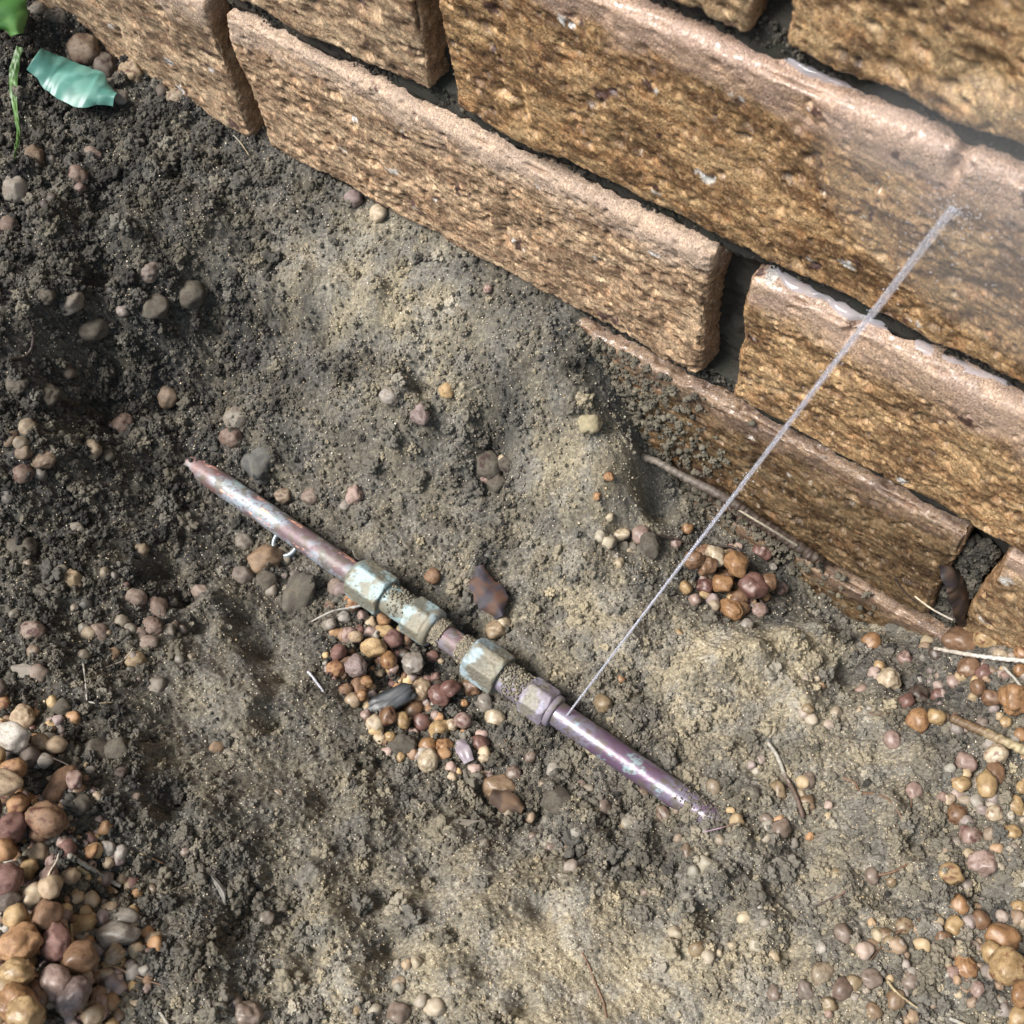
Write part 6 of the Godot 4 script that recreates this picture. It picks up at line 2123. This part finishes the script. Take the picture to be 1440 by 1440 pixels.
func make_bits() -> void:
	_twig("stem", "stem", [Vector3(197.6, 1925.3, 9.0), Vector3(219.3, 1934.2, 9.0), Vector3(235.2, 1933.0, 8.0), Vector3(254.3, 1932.8, 7.0), Vector3(268.4, 1927.4, 6.0), Vector3(285.8, 1923.0, 5.0), Vector3(299.8, 1918.2, 4.0)], 1.28, 2.72, Color(0.12, 0.098, 0.08), Color(0.05, 0.034, 0.025), "long dry stem leaning along the wet brick above the hollow")
	_twig("stem", "stem", [Vector3(260.4, 1930.9, 8.0), Vector3(276.2, 1930.0, 8.0), Vector3(290.4, 1924.4, 6.0)], 0.48, 0.72, Color(0.24, 0.2, 0.145), Color(0.17, 0.145, 0.11), "short pale splinter lying against the long dry stem")
	_twig("twig", "twig", [Vector3(235.2, 3.5, 30.0), Vector3(247.2, 3.5, 21.6), Vector3(254.7, 3.5, 15.0), Vector3(264.8, 3.5, 9.6), Vector3(273.0, 3.5, 15.3), Vector3(281.7, 3.5, 21.4), Vector3(287.6, 3.5, 25.4)], 0.72, 0.56, Color(0.045, 0.032, 0.026), Color(0.045, 0.032, 0.026), "black bent twig over the wet hollow gravel")
	_twig("straw", "straw", [Vector3(377.5, 4.5, 41.0), Vector3(384.3, 4.5, 40.8), Vector3(392.5, 4.5, 40.5), Vector3(402.0, 4.5, 39.5), Vector3(413.9, 4.5, 37.7)], 1.76, 2.08, Color(0.12, 0.075, 0.04), Color(0.29, 0.235, 0.14), "thick pale straw with a dark broken end at the right edge")
	_twig("straw", "straw", [Vector3(384.3, 7, 13.3), Vector3(390.0, 7, 16.1), Vector3(397.2, 7, 19.1)], 0.72, 0.48, Color(0.26, 0.24, 0.205), Color(0.26, 0.24, 0.205), "short white straw above the thick pale straw")
	_twig("straw", "straw", [Vector3(358.9, 6, 11.3), Vector3(369.0, 6, 12.0), Vector3(380.8, 6, 9.5), Vector3(392.6, 6, 5.6)], 0.80, 1.04, Color(0.34, 0.3, 0.25), Color(0.4, 0.37, 0.33), "flat grey grass stalk by the right wall foot")
	_twig("twig", "twig", [Vector3(323.1, 2.0, 87.3), Vector3(329.3, 2.0, 90.4), Vector3(335.5, 2.0, 95.4), Vector3(343.2, 2.0, 101.2), Vector3(350.0, 2.0, 107.5)], 0.80, 0.96, Color(0.26, 0.24, 0.205), Color(0.09, 0.06, 0.045), "half white half dark twig right of the pipe end")
	_twig("straw", "straw", [Vector3(401.3, 2.5, 145.6), Vector3(406.1, 2.5, 147.8), Vector3(410.9, 2.5, 147.8), Vector3(414.1, 2.5, 147.9)], 0.64, 0.40, Color(0.29, 0.235, 0.14), Color(0.29, 0.235, 0.14), "thin yellow straw bit in the lower right soil")
	_twig("straw", "straw", [Vector3(423.6, 2.5, 145.1), Vector3(427.6, 2.5, 144.6), Vector3(431.8, 2.5, 144.3)], 0.72, 0.56, Color(0.26, 0.24, 0.205), Color(0.29, 0.235, 0.14), "pale straw bit at the bottom edge on the right")
	_twig("root", "root", [Vector3(354.7, 0.7, 83.6), Vector3(359.6, 0.7, 83.4), Vector3(363.2, 0.7, 86.2), Vector3(367.8, 0.7, 85.4), Vector3(372.7, 0.7, 86.3), Vector3(379.0, 0.7, 89.3), Vector3(383.2, 0.7, 92.9)], 0.48, 0.36, Color(0.13, 0.075, 0.045), Color(0.13, 0.075, 0.045), "thin dark root curling through the right hand soil")
	_twig("root", "root", [Vector3(371.3, 0.7, 85.7), Vector3(371.5, 0.7, 80.0)], 0.28, 0.16, Color(0.13, 0.075, 0.045), Color(0.13, 0.075, 0.045), "tiny side root reaching up from the curling root")
	_twig("root", "root", [Vector3(381.4, 0.7, 89.8), Vector3(381.0, 0.7, 83.7), Vector3(379.2, 0.7, 77.2)], 0.32, 0.20, Color(0.13, 0.075, 0.045), Color(0.13, 0.075, 0.045), "upright hair root beside the curling dark root")
	_twig("root", "root", [Vector3(369.8, 0.6, 134.9), Vector3(374.0, 0.6, 128.9), Vector3(376.2, 0.6, 124.2)], 0.48, 0.40, Color(0.045, 0.032, 0.026), Color(0.13, 0.075, 0.045), "dark root scrap lowest in the right hand soil")
	_twig("root", "root", [Vector3(379.7, 0.3, 127.0), Vector3(386.7, 0.3, 121.7), Vector3(391.8, 0.3, 116.9)], 0.36, 0.24, Color(0.045, 0.032, 0.026), Color(0.045, 0.032, 0.026), "faint level root right of the dark root scrap")
	_twig("root", "root", [Vector3(382.0, 0.8, 114.3), Vector3(386.8, 0.8, 109.2), Vector3(390.5, 0.8, 101.5)], 0.48, 0.36, Color(0.13, 0.075, 0.045), Color(0.13, 0.075, 0.045), "reddish root beside a pink pebble at right")
	_twig("root", "root", [Vector3(393.4, 0.9, 143.4), Vector3(395.4, 0.9, 133.0), Vector3(401.5, 0.9, 120.1)], 0.32, 0.48, Color(0.13, 0.075, 0.045), Color(0.13, 0.075, 0.045), "straight dark root slanting across the lower right soil")
	_twig("straw", "straw", [Vector3(149.5, 4.0, 277.1), Vector3(154.6, 4.0, 276.9), Vector3(160.4, 4.0, 276.6), Vector3(165.0, 4.0, 275.9)], 1.04, 0.80, Color(0.26, 0.24, 0.205), Color(0.26, 0.24, 0.205), "pale split straw beside the lower left heap")
	_twig("straw", "straw", [Vector3(153.2, 3.0, 279.0), Vector3(160.1, 3.0, 278.6), Vector3(166.0, 3.0, 278.0)], 0.88, 0.72, Color(0.29, 0.235, 0.14), Color(0.3, 0.22, 0.13), "tan straw just under the pale split straw")
	_twig("straw", "straw", [Vector3(127.3, 9, 290.7), Vector3(129.4, 9, 282.8), Vector3(132.1, 9, 273.7)], 1.20, 1.04, Color(0.4, 0.35, 0.3), Color(0.26, 0.24, 0.205), "grey stalk resting on the lower left heap")
	_twig("straw", "straw", [Vector3(148.8, 8, 305.5), Vector3(148.6, 8, 300.6), Vector3(146.8, 8, 294.9)], 1.12, 0.48, Color(0.34, 0.3, 0.25), Color(0.34, 0.3, 0.25), "short grey stalk low on the lower left heap")
	_twig("stem", "stem", [Vector3(152.8, 8, 289.0), Vector3(151.4, 8, 285.0), Vector3(150.1, 8, 280.9), Vector3(148.7, 8, 278.4)], 0.40, 0.32, Color(0.4, 0.32, 0.24), Color(0.34, 0.3, 0.25), "thin forked stem on the lower left heap")
	_twig("stem", "stem", [Vector3(175.4, 7, 300.2), Vector3(171.1, 7, 296.6), Vector3(167.3, 7, 293.0)], 0.56, 0.40, Color(0.42, 0.33, 0.2), Color(0.29, 0.235, 0.14), "upright dry stem bit on the lower left heap")
	_twig("root", "root", [Vector3(108.4, 8, 272.4), Vector3(112.8, 8, 265.1), Vector3(116.3, 8, 257.2), Vector3(125.8, 8, 254.4)], 0.40, 0.32, Color(0.045, 0.032, 0.026), Color(0.045, 0.032, 0.026), "black wiry root over the lower left heap")
	_twig("straw", "straw", [Vector3(88.9, 1.5, 222.4), Vector3(96.6, 1.5, 227.4), Vector3(103.8, 1.5, 232.7)], 0.40, 0.40, Color(0.26, 0.24, 0.205), Color(0.26, 0.24, 0.205), "upright whitish hair straw above the lower left heap")
	_twig("straw", "straw", [Vector3(104.5, 1.2, 232.8), Vector3(108.3, 1.2, 230.9), Vector3(110.9, 1.2, 227.5)], 0.40, 0.24, Color(0.26, 0.24, 0.205), Color(0.29, 0.235, 0.14), "level whitish hair straw above the lower left heap")
	_twig("straw", "straw", [Vector3(162.3, 1.2, 263.5), Vector3(165.5, 1.2, 262.6), Vector3(169.7, 1.2, 261.3)], 0.48, 0.40, Color(0.29, 0.235, 0.14), Color(0.13, 0.075, 0.045), "tiny tan straw in the dark soil beside the heap")
	_twig("straw", "straw", [Vector3(205.8, 1.5, 296.9), Vector3(209.3, 1.5, 297.7), Vector3(213.4, 1.5, 298.6)], 0.56, 0.48, Color(0.26, 0.24, 0.205), Color(0.26, 0.24, 0.205), "white straw tip at the bottom edge near the heap")
	_twig("stem", "stem", [Vector3(183.8, 1.5, 295.8), Vector3(189.9, 1.5, 294.7), Vector3(196.4, 1.5, 292.9), Vector3(202.8, 1.5, 290.7)], 0.56, 0.24, Color(0.3, 0.2, 0.12), Color(0.13, 0.075, 0.045), "brown stem lying by the foot of the heap")
	_twig("straw", "straw", [Vector3(135.2, 5.5, 150.5), Vector3(140.6, 5.5, 142.2), Vector3(145.5, 5.5, 134.2), Vector3(148.8, 5.5, 128.3)], 0.40, 0.72, Color(0.26, 0.24, 0.205), Color(0.5, 0.48, 0.46), "whitish straw touching the leftmost pipe nut")
	_twig("straw", "straw", [Vector3(150.4, 1.0, 169.3), Vector3(153.7, 1.0, 170.1), Vector3(159.0, 1.0, 171.6), Vector3(162.1, 1.0, 172.5)], 0.64, 0.48, Color(0.36, 0.36, 0.38), Color(0.3, 0.3, 0.33), "bluish white stalk scrap left of the pipe gravel")
	_twig("straw", "straw", [Vector3(94.6, 1.5, 218.4), Vector3(95.5, 1.5, 211.8), Vector3(94.6, 1.5, 205.4)], 0.32, 0.24, Color(0.34, 0.3, 0.25), Color(0.34, 0.3, 0.25), "fine grey hair straw in the left soil")
	_twig("root", "root", [Vector3(309.2, 0.3, 197.8), Vector3(315.0, 0.3, 200.9), Vector3(319.8, 0.3, 204.3), Vector3(324.9, 0.3, 207.4), Vector3(329.1, 0.3, 211.5)], 0.48, 0.36, Color(0.13, 0.075, 0.045), Color(0.13, 0.075, 0.045), "thin root running down the bright sand")
	_twig("root", "root", [Vector3(214.2, 2, 148.9), Vector3(216.9, 2, 154.6), Vector3(221.2, 2, 155.1)], 0.24, 0.20, Color(0.045, 0.032, 0.026), Color(0.045, 0.032, 0.026), "black hair root in the gravel under the pipe")
	_twig("root", "root", [Vector3(228.7, 0.8, 142.9), Vector3(234.7, 0.8, 145.1), Vector3(238.6, 0.8, 146.3)], 0.24, 0.20, Color(0.13, 0.075, 0.045), Color(0.13, 0.075, 0.045), "hair root under the rightmost nut")
	_twig("root", "root", [Vector3(281.1, 1.0, 115.4), Vector3(287.0, 1.0, 108.5), Vector3(294.8, 1.0, 98.2)], 0.32, 0.24, Color(0.045, 0.032, 0.026), Color(0.045, 0.032, 0.026), "black hair root touching the right pipe length")
	_twig("root", "root", [Vector3(322.1, 5, 134.3), Vector3(326.0, 5, 130.4), Vector3(330.2, 5, 126.0)], 0.20, 0.24, Color(0.3, 0.2, 0.25), Color(0.13, 0.075, 0.045), "hair root lying across the right pipe end")
	_twig("root", "root", [Vector3(350.3, 0.8, 52.9), Vector3(353.8, 0.8, 52.5), Vector3(357.4, 0.8, 48.5)], 0.32, 0.24, Color(0.13, 0.075, 0.045), Color(0.13, 0.075, 0.045), "short root on the pale sand below the wall")
	_twig("straw", "straw", [Vector3(-10.9, 1.5, 2.6), Vector3(-3.8, 1.5, 5.0), Vector3(2.2, 1.5, 7.1)], 0.28, 0.24, Color(0.26, 0.24, 0.205), Color(0.29, 0.235, 0.14), "white hair straw below the upper left joint")
	_twig("root", "root", [Vector3(-18.8, 2, 143.7), Vector3(-17.9, 2, 135.8), Vector3(-19.1, 2, 128.0), Vector3(-23.6, 2, 124.1)], 0.72, 0.48, Color(0.045, 0.032, 0.026), Color(0.045, 0.032, 0.026), "dark root loop among the left clods")
	_twig("straw", "straw", [Vector3(128.4, 7, 113.5), Vector3(131.3, 7, 115.2), Vector3(134.1, 7, 115.7)], 0.24, 0.24, Color(0.26, 0.24, 0.205), Color(0.26, 0.24, 0.205), "short white hair at the leftmost pipe nut")
	_twig("twig", "twig", [Vector3(331.8, 1941.6, 5.0), Vector3(337.7, 1934.7, 5.0), Vector3(345.0, 1928.7, 4.0)], 0.40, 0.32, Color(0.045, 0.032, 0.026), Color(0.045, 0.032, 0.026), "dark splinter at the foot of the wet brick")
	_twig("root", "root", [Vector3(346.8, 12, -11.3), Vector3(356.8, 8, -8.1), Vector3(363.9, 5, -3.6)], 0.32, 0.28, Color(0.25, 0.2, 0.15), Color(0.13, 0.075, 0.045), "thin root by the open joint at right")
	_twig("stem", "stem", [Vector3(342.1, 1939.9, 7.0), Vector3(350.2, 1941.4, 9.0), Vector3(359.3, 1948.1, 12.0)], 0.40, 0.40, Color(0.4, 0.33, 0.24), Color(0.34, 0.3, 0.25), "pale thin stem at the open joint at right")
	_sheet("leaf", "leaf", [Vector3(-98.4, 14, 29.8), Vector3(-89.4, 13, 27.5), Vector3(-75.8, 11, 26.5), Vector3(-59.8, 7, 22.2)], [13, 20, 22, 7], 3.2, 0.4, Color(0.055, 0.165, 0.135), Color(0.11, 0.25, 0.21), 0.4, "pale blue-green leaf piece by the upper left wall foot", Vector3.ZERO, 0.05, 0.25)
	_sheet("leaf", "leaf", [Vector3(-132.8, 22, 19.9), Vector3(-115.5, 22, 24.6), Vector3(-108.5, 20, 26.0), Vector3(-105.0, 18, 28.5)], [20, 26, 24, 6], 3.0, 0.4, Color(0.045, 0.13, 0.03), Color(0.09, 0.2, 0.05), 0.4, "bright green leaf in the upper left corner", Vector3.ZERO, 0.15, 0.4)
	_sheet("grass_blade", "grass", [Vector3(-108.2, 8, 28.8), Vector3(-106.0, 6, 38.2), Vector3(-99.2, 5, 47.7), Vector3(-85.9, 4, 59.6), Vector3(-71.8, 2, 73.4)], [3, 4.2, 2.2, 1.6, 0.8], 0.3, 0.25, Color(0.05, 0.11, 0.025), Color(0.09, 0.17, 0.05), 0.45, "narrow green grass blade in the upper left soil", Vector3.ZERO, 0.1, 0.4)
	_sheet("leaf", "leaf", [Vector3(200.6, 3.5, 100.6), Vector3(194.4, 6.5, 97.7), Vector3(185.9, 5.5, 93.5), Vector3(180.1, 3.5, 87.9)], [5, 14, 12, 4], 1.4, 0.4, Color(0.032, 0.026, 0.034), Color(0.075, 0.036, 0.022), 0.7, "curled dark dead leaf above the middle of the pipe", Vector3.ZERO, 0.3, 0)
	_sheet("leaf", "leaf", [Vector3(233.6, 1.0, 191.2), Vector3(239.0, 1.0, 188.2), Vector3(244.2, 1.0, 183.8), Vector3(247.4, 1.0, 178.7)], [2, 5, 4.5, 1], 0.6, 0.3, Color(0.17, 0.15, 0.12), Color(0.25, 0.22, 0.18), 0.7, "grey dead leaf strip in sand below the nuts", Vector3.ZERO, 0.3, 0)
	_sheet("leaf", "leaf", [Vector3(244.3, 6, 167.8), Vector3(250.4, 4.5, 165.8), Vector3(258.2, 3, 165.1)], [6, 9, 3], 1.5, 0.4, Color(0.05, 0.03, 0.02), Color(0.1, 0.06, 0.035), 0.8, "brown dead leaf scrap over an orange-brown pebble", Vector3.ZERO, 0.3, 0)
	_sheet("shard", "shard", [Vector3(218.9, 3, 156.3), Vector3(223.8, 3, 158.6), Vector3(228.4, 2, 161.3)], [5.5, 6, 4.5], 0.6, 0.6, Color(0.26, 0.22, 0.25), Color(0.33, 0.29, 0.31), 0.35, "lavender grey shard below the pipe gravel", Vector3.ZERO, 0.1, 0)
	_sheet("leaf", "leaf", [Vector3(186.5, 1.5, 254.3), Vector3(192.5, 2, 255.9), Vector3(197.4, 1.5, 259.3)], [1, 2.2, 0.8], 0.3, 0.3, Color(0.13, 0.12, 0.105), Color(0.2, 0.19, 0.17), 0.7, "small whitish flake in the sandy soil beside the heap", Vector3.ZERO, 0.3, 0)
	_sheet("leaf", "leaf", [Vector3(72.8, 2, 239.8), Vector3(78.7, 2, 238.2), Vector3(82.8, 1, 235.1)], [3, 6, 2], 0.8, 0.3, Color(0.16, 0.14, 0.115), Color(0.24, 0.21, 0.175), 0.75, "pale leaf scrap at the left edge above the heap", Vector3.ZERO, 0.3, 0)
	_chunk("bark_chip", "bark", 183.5, 158.8, 7.5, Vector3(12, 2.2, 5), -1.12, 0.15, Color(0.03, 0.034, 0.038), Color(0.075, 0.08, 0.085), 0.4, "black bark chip lying on the gravel under the pipe", 801)
	_chunk("clod", "clod", 120.1, 141.5, 1.0, Vector3(7, 5, 9.5), -0.36, 0.1, Color(0.095, 0.085, 0.068), Color(0.15, 0.132, 0.1), 0.9, "squarish clod beside the metal ring under the pipe", 802)
	_chunk("stone", "stone", 67.7, 104.4, -1.0, Vector3(8, 6, 8), -0.10, 0.2, Color(0.085, 0.085, 0.08), Color(0.14, 0.135, 0.12), 0.85, "angular dark grey stone above the left pipe length", 803)
	_sheet("leaf", "leaf", [Vector3(344.0, 1961.0, -1.0), Vector3(351.4, 1953.1, -1.0), Vector3(358.4, 1940.5, -1.0), Vector3(362.6, 1922.2, -1.0)], [4, 14, 13, 4], 2.5, 0.4, Color(0.022, 0.016, 0.014), Color(0.06, 0.035, 0.022), 0.5, "dark curled dead leaf wedged in the open joint at right", Vector3.ZERO, 0.3, 0)
	_chunk("clod", "clod", 194.3, 21.4, 0, Vector3(5, 4, 4), -0.73, 0.2, Color(0.33, 0.285, 0.18), Color(0.4, 0.34, 0.215), 0.9, "pale yellow crumb of sand on the bank below the wall", 805)
	_chunk("clod", "clod", 238.4, -12.4, -2, Vector3(26, 10, 9), -0.30, 0.1, Color(0.12, 0.07, 0.045), Color(0.17, 0.1, 0.06), 0.6, "wet reddish mortar clod under the long dry stem", 806)
	_hoop(99.8, 127.0, 3.6, 6.0, 0.95, 0.25, "small grey metal ring half under the left pipe length")

func make_films() -> void:
	_film(243, 292, 164.4, -6.8, -4.2, 0.5, 901, "thin water line along the top of the struck brick", 0.4)
	_film(252, 300, 76.9, -6.8, -1.8, 0.6, 902, "water with painted white sheen edging the top of the golden wet brick", 0.4)
	_film(303, 338, 76.9, -6.8, 0.6, 0.7, 903, "pooled water shining on top of the golden wet brick", 0.42)
	_film(341, 362, 76.9, -6.8, 0.2, 0.7, 904, "small pool of water at the right end of the golden brick", 0.5)
